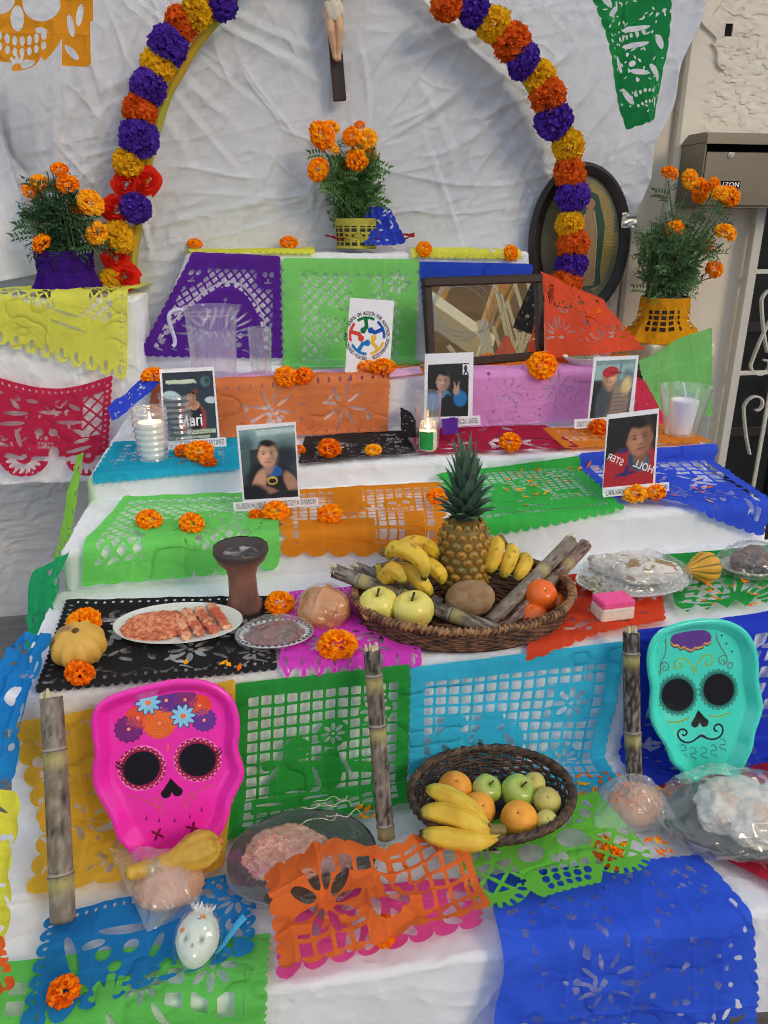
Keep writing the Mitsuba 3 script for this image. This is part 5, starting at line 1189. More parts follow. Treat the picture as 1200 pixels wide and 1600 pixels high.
def face(x, y, w, h, sk, hair, tilt=0.0, cap=None, side=1):
    d = tuple(q * 0.62 for q in sk); l = tuple(min(1, q * 1.25) for q in sk); c, s = math.cos(tilt), math.sin(tilt)
    P = lambda a, b: (x + (a * w * c - b * h * s), y + (a * w * s + b * h * c))
    o = [('e', *P(0, 1.0), w * 0.55, h * 0.7, 0, d, 0.2), ('e', *P(-1.0, 0.1), w * 0.14, h * 0.22, tilt, d, 0.2), ('e', *P(1.0, 0.1), w * 0.14, h * 0.22, tilt, d, 0.2)]
    o += [('e', *P(0, -0.34), w * 1.07, h * 0.80, tilt, hair, 0.12), ('e', *P(0, 0.06), w, h, tilt, sk, 0.07), ('e', *P(0.55 * side, 0.1), w * 0.45, h * 0.8, tilt, d, 0.6), ('e', *P(-0.3 * side, 0.25), w * 0.45, h * 0.4, tilt, l, 0.8), ('e', *P(0.05, -0.86), w * 0.86, h * 0.26, tilt + 0.12, hair, 0.3)]
    for q in (-0.42, 0.42): o += [('e', *P(q, -0.22), w * 0.26, h * 0.04, tilt, tuple(0.5 * q + 0.3 * e for q, e in zip(hair, sk)), 0.6), ('e', *P(q, -0.05), w * 0.17, h * 0.06, tilt, tuple(q * 0.55 for q in sk), 0.5), ('e', *P(q, -0.05), w * 0.13, h * 0.045, tilt, (0.03, 0.022, 0.018), 0.5)]
    o += [('e', *P(0.04, 0.22), w * 0.14, h * 0.18, tilt, l, 0.7), ('e', *P(0.02, 0.38), w * 0.24, h * 0.06, tilt, d, 0.5), ('e', *P(0, 0.64), w * 0.36, h * 0.06, tilt, tuple(q * e for q, e in zip(sk, (0.62, 0.42, 0.42))), 0.5)]
    if cap: o += [('e', *P(-0.02, -0.62), w * 1.15, h * 0.60, tilt, cap, 0.06), ('e', *P(0.75, -0.42), w * 0.95, h * 0.14, tilt + 0.15, tuple(q * 0.6 for q in cap), 0.1)]
    return o


BK, SK = L_(16, 15, 16), L_(196, 150, 124)
ART = {
    'woman': (painted([('r', 0.10, 0.13, 0.66, 0.17, 0, L_(170, 190, 170), 0.1), ('r', 0.06, 0.11, 0.62, 0.155, 0, L_(196, 210, 186), 0.1), ('e', 0.84, 0.155, 0.10, 0.075, 0, L_(70, 110, 112), 0.1), ('e', 0.87, 0.14, 0.05, 0.04, 0.4, L_(28, 50, 58), 0.5),
               ('e', 0.13, 0.32, 0.14, 0.06, 0, L_(176, 200, 208), 0.1), ('e', 0.22, 0.35, 0.10, 0.045, 0, L_(176, 200, 208), 0.1), ('e', 0.92, 0.43, 0.12, 0.05, 0, L_(188, 206, 214), 0.1), ('e', 0.62, 0.30, 0.05, 0.035, 0, L_(120, 56, 36), 0.4), ('r', 0, 0.84, 1, 1, 0, L_(52, 72, 70), 0.5),
               ('e', 0.38, 0.68, 0.09, 0.20, 0.1, L_(172, 60, 62), 0.15), ('e', 0.72, 0.68, 0.08, 0.18, -0.15, L_(172, 60, 62), 0.15), ('e', 0.55, 0.66, 0.19, 0.22, 0, L_(18, 20, 34), 0.1), ('e', 0.55, 0.495, 0.14, 0.07, 0, L_(198, 168, 120), 0.12), ('e', 0.55, 0.485, 0.11, 0.06, 0, L_(176, 120, 96), 0.15)]
              + face(0.53, 0.37, 0.085, 0.075, L_(186, 130, 102), L_(30, 18, 18)) + [('r', 0.42, 0.855, 0.98, 0.92, 0, L_(190, 204, 180), 0.1), ('r', 0.34, 0.945, 0.86, 0.985, 0, L_(176, 190, 170), 0.1)] + [('r', 0.46 + 0.03 * (k % 2), 0.868 + 0.024 * k, 0.93, 0.873 + 0.024 * k, 0, L_(90, 100, 90), 0.1) for k in range(2)], L_(30, 40, 58), L_(38, 62, 76))),
    'blue': (painted([('r', -0.1, 0.0, 1.2, 0.30, 0.9, L_(128, 160, 162), 0.4), ('r', 0.3, 0.02, 1.3, 0.10, -0.5, L_(176, 200, 200), 0.4), ('e', 0.1, 0.22, 0.16, 0.14, 0, L_(70, 92, 98), 0.4), ('r', 0.16, 0.28, 0.36, 0.75, 0, L_(44, 52, 60), 0.3), ('e', 0.8, 0.42, 0.3, 0.22, 0, L_(34, 42, 52), 0.5),
              ('e', 0.50, 0.74, 0.44, 0.30, 0, L_(26, 28, 36), 0.08), ('e', 0.55, 0.60, 0.19, 0.085, 0.1, L_(28, 92, 160), 0.1), ('e', 0.30, 0.76, 0.11, 0.22, 0.55, SK, 0.12), ('e', 0.45, 0.90, 0.30, 0.08, 0.35, L_(150, 112, 98), 0.15), ('e', 0.90, 0.82, 0.10, 0.22, -0.6, L_(176, 132, 112), 0.12), ('e', 0.54, 0.74, 0.10, 0.062, 0, L_(206, 176, 66), 0.06), ('e', 0.54, 0.745, 0.075, 0.035, 0, L_(26, 26, 34), 0.1), ('e', 0.18, 0.98, 0.3, 0.2, 0.2, L_(20, 22, 28), 0.1), ('e', 0.70, 1.02, 0.5, 0.12, -0.1, L_(30, 33, 42), 0.1)]
             + face(0.48, 0.36, 0.165, 0.17, L_(206, 160, 134), BK), L_(92, 122, 126), L_(44, 52, 60))),
    'boy': (painted([('e', 0.42, 0.98, 0.34, 0.40, 0, L_(20, 21, 26), 0.08), ('e', 0.12, 0.70, 0.20, 0.17, 0.3, L_(22, 118, 178), 0.1), ('e', 0.80, 0.66, 0.17, 0.15, 0.2, L_(22, 112, 176), 0.1), ('e', 0.40, 0.56, 0.16, 0.08, 0.2, L_(36, 140, 196), 0.15), ('e', 0.48, 0.80, 0.14, 0.24, 0.1, L_(18, 18, 24), 0.1), ('e', 0.70, 0.50, 0.08, 0.08, 0.4, L_(170, 140, 124), 0.3), ('e', 0.66, 0.42, 0.02, 0.08, -0.3, L_(176, 146, 130), 0.3), ('e', 0.75, 0.41, 0.02, 0.07, 0.2, L_(170, 140, 124), 0.3)]
            + face(0.36, 0.32, 0.155, 0.17, L_(176, 142, 126), L_(12, 11, 12), 0.12), L_(22, 24, 26), L_(14, 14, 16))),
    'cap': (painted([('e', 0.05, 0.75, 0.28, 0.5, 0.2, L_(26, 30, 36), 0.2), ('r', 0, 0.08, 1, 0.34, 0, L_(146, 178, 180), 0.6), ('e', 0.86, 0.30, 0.14, 0.12, 0, L_(70, 108, 116), 0.5), ('r', 0.6, 0.0, 0.66, 0.4, 0.1, L_(96, 130, 136), 0.4), ('e', 0.55, 0.80, 0.40, 0.40, 0, L_(140, 126, 112), 0.08), ('e', 0.30, 0.72, 0.18, 0.34, 0.15, L_(62, 74, 88), 0.2), ('e', 0.84, 0.46, 0.13, 0.16, 0.3, L_(206, 186, 138), 0.25), ('r', 0.46, 0.5, 0.49, 0.95, 0.15, L_(86, 76, 70), 0.3)] + [('r', 0.3 + 0.02 * k, 0.60 + 0.07 * k, 0.85, 0.612 + 0.07 * k, 0, L_(92, 84, 80), 0.3) for k in range(5)]
            + face(0.40, 0.30, 0.17, 0.155, L_(190, 150, 122), L_(30, 22, 20), -0.1, L_(176, 34, 44), -1), L_(120, 150, 152), L_(56, 62, 70))),
    'red': (painted([('e', 0.40, 0.95, 0.52, 0.47, 0.0, L_(172, 34, 46), 0.05), ('e', 0.86, 0.90, 0.34, 0.42, 0, L_(172, 34, 46), 0.05), ('e', 0.66, 0.62, 0.22, 0.17, 0.2, L_(26, 68, 92), 0.08), ('e', 0.72, 0.66, 0.15, 0.10, 0.4, L_(44, 110, 136), 0.4), ('e', 0.42, 0.82, 0.20, 0.03, -0.1, L_(54, 40, 100), 0.2), ('e', 0.44, 0.78, 0.05, 0.09, 0.2, L_(54, 40, 100), 0.2), ('e', 0.33, 0.47, 0.10, 0.045, 0, L_(48, 40, 96), 0.4)]
            + face(0.66, 0.32, 0.245, 0.235, L_(168, 116, 92), L_(14, 12, 12), -0.12), L_(20, 24, 28), L_(26, 28, 30))),
}
for k, v in ART.items(): scene[f'print_{k}'] = v
PAPER_W = lin(226, 228, 236)


def poly_px(F, px): return [local(*q, F) for q in px]


def flat(px_or_loc, F, z0, h):
    return moved(extrude(sg.Polygon(px_or_loc), h), mat_of(F) @ TR(0, 0, z0))


def textline(txt, a, b, F, hgt, z, mirror=False, bold=False, fit=True):
    """Lettering along the line from pixel a to pixel b on the plane of F."""
    p, q = local(*a, F), local(*b, F); tx = text_mesh(txt, hgt, 0.0004, bold); tw = tx.bounds[1][0]
    if fit: tx.apply_scale([np.linalg.norm(q - p) / tw, 1, 1])
    if mirror: tx.apply_scale([-1, 1, 1]); tx.apply_translation([np.linalg.norm(q - p), 0, 0]); tx.invert()
    ang = math.atan2(*(q - p)[::-1]); return moved(tx, mat_of(F) @ TR(p[0], p[1], z) @ R([0, 0, 1], math.degrees(ang)))


def card(name, label, cat_, base, z, lean, px, pic=None, art=None, strip_px=None, words=(), th=0.0015):
    F = stand(*base, z, lean); t = thing(name, label, cat_)
    put('sheet_of_paper', flat(poly_px(F, px), F, -th, th), PAPER_W, 'satin', parent=t)
    if art:
        c = A(poly_px(F, pic)); n = 2; V = A([[*c[0], 0.0004], [*c[1], 0.0004], [*c[2], 0.0004], [*c[3], 0.0004]])
        v = (V @ A([F[1], F[2], F[3]])) + F[0]; key = f'{t}__picture'
        scene[key] = mikit.ply((v, A([[0, 3, 2], [0, 2, 1]])), f'print_{art}', uv=A([[0, 0], [1, 0], [1, 1], [0, 1.0]]))
    if strip_px:
        put('name_strip', flat(poly_px(F, strip_px), F, 0.0006, 0.0008), PAPER_W, 'satin', parent=t)
        put('lettering', cat(*[textline(w, a, b, F, hg, 0.0015) for w, a, b, hg in words]), lin(36, 36, 40), parent=t)
    return t, F


Z3, Z4, Z2 = 0.889 + 0.010, 0.828 + 0.012, 1.075 + 0.010
hs = 0.0135
ti, F = card('portrait_print', 'portrait of a woman on a dark illustrated poster, behind the lit white candle', 'portrait', ((256, 704), (343, 697)), Z3, 11, [(249, 577), (334, 573), (344, 690), (257, 697)], [(253, 583), (332, 579), (340, 684), (259, 690)], 'woman',
             [(262, 689), (353, 683), (354, 697), (263, 703)], [('DEME', (282, 698), (303, 696.6), 0.015), ('MARTINEZ', (321, 695.5), (350, 693.5), 0.015)])
put('title_lettering', cat(textline('Mari', (279, 667), (317, 664), F, 0.032, 0.0006, bold=True)), lin(236, 238, 240), parent=ti)
card('portrait_print', 'portrait of a smiling man in a dark shirt with blue shoulders', 'portrait', ((379, 803), (468, 796)), Z4, 9, [(369, 665), (462, 659), (469, 784), (380, 791)], [(373, 673), (460, 664), (466, 776), (382, 781)], 'blue',
     [(364, 785), (497, 777), (498, 790), (366, 799)], [('RUBEN HUMBE', (369, 796), (416, 792.5), 0.0148), ('ONTOYA RAMON', (440, 791), (493, 787), 0.0148)])
card('portrait_print', 'portrait of a boy with bright blue sleeves, behind the green labelled candle', 'portrait', ((662, 679), (738, 676)), Z3, 9, [(664, 553), (740, 550), (738, 664), (662, 667)], [(669, 570), (733, 567), (731, 650), (667, 652)], 'boy',
     [(693, 652), (750, 649), (751, 664), (693, 667)], [('SCO GARCIA URIBE', (695, 664), (746, 661), 0.0165)])
F = stand((662, 679), (738, 676), Z3, 9); k = 'portrait_print_002'
rib = shapely.union_all([sg.LineString([local(x, y, F) for x, y in q]).buffer(0.0022) for q in ([(725, 584), (729, 575), (727.5, 571), (725.5, 575), (731, 584)],)])
put('ribbon_square', flat(poly_px(F, [(723, 569), (733, 568.5), (733, 585), (723, 585.5)]), F, 0.0006, 0.0004), PAPER_W, parent=k); put('ribbon', moved(extrude(rib, 0.0006), mat_of(F) @ TR(0, 0, 0.0009)), lin(20, 20, 26), parent=k)
card('portrait_print', 'portrait of a man in a red cap and checked shirt', 'portrait', ((918, 676), (986, 672)), Z3, 9, [(928, 558), (998, 555), (988, 664), (917, 668)], [(932, 564), (994, 561), (982, 648), (921, 654)], 'cap',
     [(897, 655), (940, 653), (940, 667), (897, 670)], [('CRISTIAN ED', (901, 667), (932, 665), 0.0165)])
ti, F = card('portrait_print', 'portrait of a man in a red sweatshirt, on the royal blue paper', 'portrait', ((941, 785), (1022, 777)), Z4, 9, [(949, 648), (1030, 638), (1023, 765), (941, 773)], [(951, 655), (1027, 646), (1020, 755), (942, 762)], 'red',
             [(941, 764), (1045, 753), (1045, 767), (942, 777)], [('UAN MANU', (946, 774.5), (979, 771), 0.015), ('MON', (1027, 766.5), (1042, 764.5), 0.015)])
for w_, a_, b_, h_ in (('STER', (948, 717), (972, 728), 0.017), ('HOLL', (988, 728), (1019, 740), 0.020)): put('shirt_lettering', textline(w_, a_, b_, F, h_, 0.0006, True, True), lin(226, 222, 222), parent=ti)

# the white poster with a ring of joined arms
pt, F = card('poster', 'white poster with a round emblem of coloured joined arms and ring lettering', 'poster', ((539, 584), (609, 580)), Z2, 8, [(547, 465), (616, 470), (609, 580), (539, 584)])
c0 = local(573.7, 525, F); px = np.linalg.norm(local(584, 525, F) - c0) / 10.3
PC = [('green', (24, 110, 70), 92, (36, 56)), ('blue', (34, 84, 170), 20, (34, 92)), ('yellow', (222, 182, 70), -52, (0, 0)), ('pale_blue', (36, 120, 186), -125, (0, 0)), ('red', (206, 70, 58), 164, (0, 0))]
for i, (nm, rgb, a, _) in enumerate(PC):
    a = math.radians(a); arc = [(c0[0] + 26.5 * px * math.cos(a + t), c0[1] + 26.5 * px * math.sin(a + t)) for t in np.linspace(-0.52, 0.52, 14)]
    d = A([math.cos(a), math.sin(a)]); s = A([-d[1], d[0]]); hand = c0 + d * 8.5 * px + s * 5.5 * px
    P = shapely.union_all([sg.LineString(arc).buffer(2.1 * px, cap_style=2), sg.LineString([c0 + d * 26 * px, c0 + d * 13 * px, hand]).buffer(2.9 * px), sg.Point(*hand).buffer(4.6 * px)])
    put(f'{nm}_arm', moved(extrude(P, 0.0003 + 0.0001 * i), mat_of(F) @ TR(0, 0, 0.0004)), lin(*rgb), parent=pt)
txt = 'JUNTOS EN ACCIÓN POR NUESTROS DESAPARECIDOS · REGIÓN CENTRO-CDMX · '; ms = []
for i, ch in enumerate(txt):
    if ch == ' ': continue
    a = math.radians(150) - i / len(txt) * 2 * PI; m = text_mesh(ch, 5.0 * px, 0.0004, True) if ch != '·' else box(0, px, 1.5 * px, 2.5 * px, 0, 0.0004); m.apply_translation([-m.bounds[1][0] / 2, 0, 0]); m.apply_scale([0.82, 1, 1])
    ms.append(moved(m, mat_of(F) @ TR(c0[0] + 30.5 * px * math.cos(a), c0[1] + 30.5 * px * math.sin(a), 0.0004) @ R([0, 0, 1], math.degrees(a) - 90)))
put('ring_lettering', cat(*ms), lin(30, 30, 34), parent=pt)


# ================================================================== glass, candles, pitcher
def on(m, p): m = mesh_of(m).copy(); m.apply_translation(p); return m


def tumbler(r0, r1, h, th=0.0022, ribs=0, base=0.008, n=48, amp=0.0012):
    z = np.linspace(0, h, 60 if ribs else 6); out = np.interp(z, [0, h], [r0, r1]) + (amp * np.sin(z / h * ribs * 2 * PI) if ribs else 0)
    p = [(0.0008, 0.0)] + [(r, q) for r, q in zip(out, z)]; zi = z[z > base][::-1]
    p += [(np.interp(q, z, out) - th, q) for q in zi] + [(np.interp(base, z, out) - th, base), (0.0008, base)]
    return lathe(p, n, False, False)


def flame(p, parent, s=1.0):
    m = lathe([(0.0004, 0.0), (0.0035, 0.003), (0.0048, 0.009), (0.0036, 0.017), (0.0016, 0.024), (0.0003, 0.030)], 16); m.apply_scale(s * 0.85); m = on(m, p); key = f'{parent}__flame'
    scene[key] = {**mikit.ply(m, smooth=True), 'emitter': {'type': 'area', 'radiance': {'type': 'rgb', 'value': [34.0, 17.0, 5.0]}}}
    put('wick', tube([p - A([0, 0, 0.008]), p + A([0.001, 0, 0.004])], 0.0011, 5), lin(30, 24, 20), parent=parent)


WAX = lin(238, 234, 224)
b = at(241, 722) + A([0, 0, 0.006])
t = thing('votive_candle', 'lit white candle in a ribbed clear glass on the turquoise paper', 'candle')
put('glass', on(tumbler(0.042, 0.052, 0.158, 0.0022, 9, amp=0.0022), b), mat='hazy_film', smooth=40, parent=t)
put('wax', on(lathe([(0.0005, 0.0), (0.030, 0.0), (0.0385, 0.104), (0.034, 0.107), (0.0005, 0.100)], 40), b + A([0, 0, 0.0095])), WAX, 'satin', 40, parent=t); flame(b + A([0, 0, 0.116]), t, 1.1)
b = at(262, 712) + A([0.012, 0.012, 0.006])
t = thing('ribbed_glass', 'ribbed clear glass half hidden behind the lit white candle', 'glass'); put('glass_wall', on(tumbler(0.040, 0.050, 0.175, 0.0022, 10, amp=0.0022), b + A([0.022, 0.04, 0])), mat='hazy_film', smooth=40, parent=t)
b = at(668, 708) + A([0, 0, 0.006])
t = thing('votive_candle', 'lit candle in a small glass jar with a green label', 'candle')
put('glass', on(lathe([(0.0008, 0), (0.027, 0), (0.029, 0.004), (0.029, 0.078), (0.025, 0.086), (0.025, 0.094), (0.0235, 0.094), (0.0235, 0.086), (0.027, 0.077), (0.027, 0.006), (0.0008, 0.006)], 44, False, False), b), mat='hazy_film', smooth=40, parent=t)
put('wax', on(lathe([(0.0005, 0.0), (0.0262, 0.0), (0.0262, 0.058), (0.0005, 0.056)], 36), b + A([0, 0, 0.0066])), lin(228, 216, 202), 'satin', 40, parent=t); flame(b + A([0, 0, 0.070]), t)
a = np.linspace(-2.75, -1.25, 20); lab = lambda z0, z1, a: (A([[0.0293 * math.cos(q), 0.0293 * math.sin(q), z] for q in a for z in (z0, z1)]) + b, grid_faces(len(a), 2))
put('label', lab(0.012, 0.068, a), lin(40, 150, 74), 'satin', True, parent=t); put('label', lab(0.012, 0.068, np.linspace(-1.2, -0.55, 10)), lin(206, 214, 190), 'satin', True, parent=t)
t = thing('tall_glass', 'tall clear glass behind the candle with the green label', 'glass'); put('glass_wall', on(tumbler(0.036, 0.042, 0.170, 0.002, 0), b + A([0.012, 0.055, 0.003])), mat='hazy_film', smooth=40, parent=t)
b = at(1062, 684) + A([0, 0, 0.007])
t = thing('votive_candle', 'plain white candle in a large conical clear glass on the right', 'candle')
put('glass', on(tumbler(0.050, 0.082, 0.165, 0.0022, 0), b), mat='hazy_film', smooth=40, parent=t)
put('wax', on(lathe([(0.0005, 0.0), (0.030, 0.0), (0.045, 0.110), (0.041, 0.112), (0.040, 0.104), (0.0005, 0.102)], 40), b + A([0, 0, 0.0095])), lin(238, 238, 238), 'satin', 40, parent=t)
put('straw', on(tube([[0.0, 0, 0.11], [0.0, 0, 0.135], [-0.018, -0.004, 0.175]], 0.0028, 8), b + A([0, 0, 0.004])), lin(240, 240, 240), 'satin', True, parent=t)

t = thing('water_pitcher', 'translucent plastic water pitcher, half full, before the purple paper', 'pitcher')
b = at(336, 590) + A([0, 0, 0.006]); ph = 0.222
wall = lathe([(0.074, 0.0), (0.080, 0.20), (0.083, ph), (0.087, ph + 0.004)], 48, True, False)
v = A(wall.vertices); an = np.arctan2(v[:, 1], v[:, 0]); v[:, :2] *= (1 + 0.22 * np.exp(-((an - 0.15) / 0.16) ** 2) * np.clip((v[:, 2] - 0.18) / 0.045, 0, 1) ** 2)[:, None]
put('body', on(trimesh.Trimesh(v, wall.faces), b), mat='lilac_plastic', smooth=40, parent=t)
put('rim', on(lathe([(0.0835, 0.196), (0.0865, 0.198), (0.0865, 0.201), (0.0835, 0.203)], 48, False, False), b), mat='lilac_plastic', smooth=True, parent=t)
hb = [[-0.082, 0, 0.212], [-0.105, 0, 0.214], [-0.124, -0.004, 0.205], [-0.128, -0.005, 0.17], [-0.126, -0.005, 0.10]]
put('handle', on(tube(spline(hb, 24), 0.011, 8, flat=(1.0, 0.6)), b), lin(206, 202, 232), 'satin', 40, parent=t)
put('water', on(lathe([(0.0005, 0.003), (0.071, 0.003), (0.0765, 0.135), (0.0005, 0.135)], 48, False, False), b), mat='lilac_plastic', smooth=40, parent=t)
b = at(409, 588) + A([0, 0, 0.006])
t = thing('water_glass', 'clear water glass right of the pitcher', 'glass'); put('glass_wall', on(tumbler(0.034, 0.039, 0.155, 0.002, 0, 0.01), b), mat='hazy_film', smooth=40, parent=t)
put('water', on(lathe([(0.0005, 0.0105), (0.0318, 0.0105), (0.0345, 0.085), (0.0005, 0.085)], 40, False, False), b), mat='film', smooth=40, parent=t)
b = at(908, 574) + A([0, 0, 0.006])
t = thing('seed_bowl', 'small white bowl of pale seeds beside the red cap portrait', 'bowl')
put('bowl', on(lathe([(0.0008, 0.002), (0.030, 0.0), (0.055, 0.020), (0.068, 0.033), (0.0655, 0.0335), (0.052, 0.023), (0.0008, 0.010)], 48), b), lin(214, 222, 214), 'gloss', 40, parent=t)
rg = np.random.default_rng(4); s0 = trimesh.creation.icosphere(0, 1.0); ms = []
for k in range(240):
    a, q = rg.uniform(0, 6.28), 0.055 * math.sqrt(rg.uniform()); m = moved(s0, TR(q * math.cos(a), q * math.sin(a), 0.027 + 0.006 * (1 - (q / 0.055) ** 2)) @ R(rg.normal(size=3), rg.uniform(0, 180))); m.vertices = A(m.vertices) * 1
    mm = s0.copy(); mm.apply_scale([0.0042, 0.0026, 0.0014]); ms.append(moved(mm, TR(q * math.cos(a), q * math.sin(a), 0.025 + 0.006 * (1 - (q / 0.055) ** 2)) @ R(unit(rg.normal(size=3)), rg.uniform(0, 60)) @ R([0, 0, 1], rg.uniform(0, 360))))
put('seeds', on(cat(*ms), b), speck(lin(160, 162, 140), lin(110, 112, 92), 300, 0.4, 0.6), parent=t, kind='stuff')
# ================================================================== skull trays
def chaikin(p, n=3):
    p = A(p, float)
    for _ in range(n): q = np.roll(p, -1, 0); p = np.stack([p * 0.75 + q * 0.25, p * 0.25 + q * 0.75], 1).reshape(-1, 2)
    return p


def sdf_poly(u, v, P):
    """Signed distance to a closed outline, negative inside."""
    a = A(P); b = np.roll(a, -1, 0); x, y = u.ravel()[:, None], v.ravel()[:, None]; d2 = np.full(u.size, 9e9); ins = np.zeros(u.size, bool)
    for i in range(0, len(a), 24):
        p, q = a[i:i + 24], b[i:i + 24]; e = q - p; t = np.clip(((x - p[:, 0]) * e[:, 0] + (y - p[:, 1]) * e[:, 1]) / ((e ** 2).sum(1) + 1e-15), 0, 1)
        d2 = np.minimum(d2, ((x - p[:, 0] - t * e[:, 0]) ** 2 + (y - p[:, 1] - t * e[:, 1]) ** 2).min(1))
        c = ((p[:, 1] > y) != (q[:, 1] > y)) & (x < (q[:, 0] - p[:, 0]) * (y - p[:, 1]) / (q[:, 1] - p[:, 1] + 1e-15) + p[:, 0]); ins ^= (c.sum(1) % 2 == 1)
    return (np.sqrt(d2) * np.where(ins, -1, 1)).reshape(u.shape)


def tray(label, outline, F, col, rimw=0.034, depth=0.024):
    """A shallow moulded tray with the given outline, its floor on the plane F."""
    t = thing('skull_tray', label, 'tray'); P = chaikin([local(*q, F) for q in outline], 3); lo, hi = P.min(0) - 0.004, P.max(0) + 0.004; w, h = hi - lo
    uv, f = cut(lambda u, v: sdf_poly(u * w + lo[0], v * w + lo[1], P), 1.0, h / w, 170); uv = uv * w + lo; d = -sdf_poly(uv[:, 0], uv[:, 1], P)
    z = np.interp(d, [0, 0.003, 0.009, 0.012, rimw * 0.8, rimw, 1], [depth - 0.004, depth, depth, depth - 0.002, 0.002, 0.0, 0.0])
    m = trimesh.Trimesh(np.c_[uv, z], f, process=False); under = trimesh.Trimesh(np.c_[uv, z - 0.003], f[:, ::-1], process=False)
    ring = np.vstack([np.c_[P, np.full(len(P), depth - 0.004)], np.c_[P, np.full(len(P), depth - 0.007)]]); n = len(P); j = np.arange(n); edge = trimesh.Trimesh(ring, np.vstack([np.stack([j, j + n, (j + 1) % n], 1), np.stack([(j + 1) % n, j + n, (j + 1) % n + n], 1)]), process=False)
    put('dish', moved(cat(m, under, edge), mat_of(F)), col, 'plastic', 40, parent=t)
    return t


def mark(t, name, shape, F, col, lay=0, mat='satin'):
    for g in (getattr(shape, 'geoms', [shape]) if name in ('drops', 'side_scroll', 'gold_scroll', 'cheek_scroll', 'small_flower_print', 'tooth_scroll', 'eyelash', 'dots') else [shape]):
        put(name, moved(extrude(g, 0.0003), mat_of(F) @ TR(0, 0, 0.0003 + 0.00028 * lay)), col, mat, parent=t)


def lp(F, *q): return [tuple(local(x, y, F)) for x, y in q]


def stroke(F, px, w): return sg.LineString(spline([list(q) for q in lp(F, *px)], 60) if len(px) > 2 else lp(F, *px)).buffer(w)


def rosette(c, r, n): a = np.linspace(0, 2 * PI, 120, endpoint=False); return sg.Polygon([(c[0] + r * (1 + 0.07 * math.cos(n * t)) * math.cos(t), c[1] + r * (1 + 0.07 * math.cos(n * t)) * math.sin(t)) for t in a])


def heart(F, tip, l, r, bot):
    T, Lf, Rt = lp(F, tip, l, r); L2, R2 = A(Lf), A(Rt); rr = np.linalg.norm(R2 - L2) * 0.27
    return sg.Polygon([T, tuple(L2 * 0.97 + R2 * 0.03 + A([-rr * 0.15, rr * 0.5])), tuple((L2 + R2) / 2), tuple(R2 * 0.97 + L2 * 0.03 + A([rr * 0.15, rr * 0.5]))]).union(sg.Point(*(L2 + A([rr * 0.7, 0]))).buffer(rr)).union(sg.Point(*(R2 - A([rr * 0.7, 0]))).buffer(rr))


def spiral(c, r0, r1, a0, a1, n=40): a = np.linspace(a0, a1, n); r = np.linspace(r0, r1, n); return [(c[0] + q * math.cos(t), c[1] + q * math.sin(t)) for q, t in zip(r, a)]


def ell_poly(F, c, a, b, rot=0.0): return sg.Polygon(lp(F, *[(c[0] + a * math.cos(t) * math.cos(rot) - b * math.sin(t) * math.sin(rot), c[1] + a * math.cos(t) * math.sin(rot) + b * math.sin(t) * math.cos(rot)) for t in np.linspace(0, 2 * PI, 49)[:-1]]))


def lean_plane(foot, top, ztop, ytop):
    """A plane that stands on the lowest tier at the pixel foot and leans on the wide tier's edge."""
    a = at(*foot) + A([0, 0, 0.006]); b = A([a[0], ytop, ztop]); up = unit(b - a); e = A([1.0, 0, 0]); return a, e, unit(up), np.cross(e, unit(up))


F = lean_plane((226, 1344), None, 0.775, 1.285); M_ = lambda *q: A(lp(F, *q)[0])
k_ = 260 / 1200; zm = lambda x, y: (130 + x * k_, 1040 + y * k_)
PT = [(236, 1064), (280, 1054), (330, 1058), (362, 1080), (374, 1108), (376, 1138), (371, 1163), (380, 1187), (383, 1205), (372, 1228), (362, 1246), (358, 1270), (346, 1297), (322, 1320), (286, 1345), (240, 1358), (216, 1343), (205, 1322), (185, 1303), (178, 1276), (166, 1254), (150, 1226), (146, 1196), (152, 1172), (147, 1142), (145, 1110), (160, 1088), (196, 1073)]
pink = tray('hot pink tray shaped like a skull with a crown of flowers, leaning on the left', PT, F, S(240, 40, 170, 1.1))
for (x, y), r, rgb, n in (((600, 250), 0.0235, (96, 44, 140), 16), ((735, 245), 0.022, (118, 38, 112), 16), ((395, 375), 0.022, (222, 76, 40), 14), ((328, 458), 0.0255, (112, 32, 116), 14), ((550, 414), 0.030, (232, 104, 40), 18), ((872, 392), 0.022, (98, 46, 146), 14), ((840, 288), 0.021, (226, 76, 38), 14)):
    c = M_(zm(x, y)); fk = mark(pink, 'flower_print', rosette(c, r, n), F, lin(*rgb), 0)
    rings = shapely.union_all([sg.Point(*c).buffer(r * q + 0.0007).difference(sg.Point(*c).buffer(r * q - 0.0005)) for q in (0.35, 0.55, 0.75)]); mark(pink, 'flower_rings', rings, F, np.clip(lin(*rgb) * 1.5 + 0.02, 0, 0.8), 1); mark(pink, 'flower_eye', sg.Point(*c).buffer(0.0034), F, lin(246, 150, 120), 2)
for x, y in ((468, 266), (720, 362)):
    c = M_(zm(x, y)); pet = lambda r, w: shapely.union_all([ell_like for ell_like in [shapely.affinity.rotate(shapely.affinity.translate(shapely.affinity.scale(sg.Point(0, 0).buffer(1, 8), r * 0.5, w), c[0] + r * 0.52, c[1]), a, origin=tuple(c)) for a in range(0, 360, 36)]])
    mark(pink, 'daisy_outline', pet(0.0245, 0.0052), F, lin(40, 70, 130), 2); mark(pink, 'daisy_print', pet(0.0225, 0.0040), F, lin(140, 206, 240), 3); mark(pink, 'daisy_eye', sg.Point(*c).buffer(0.0050), F, lin(240, 130, 60), 4)
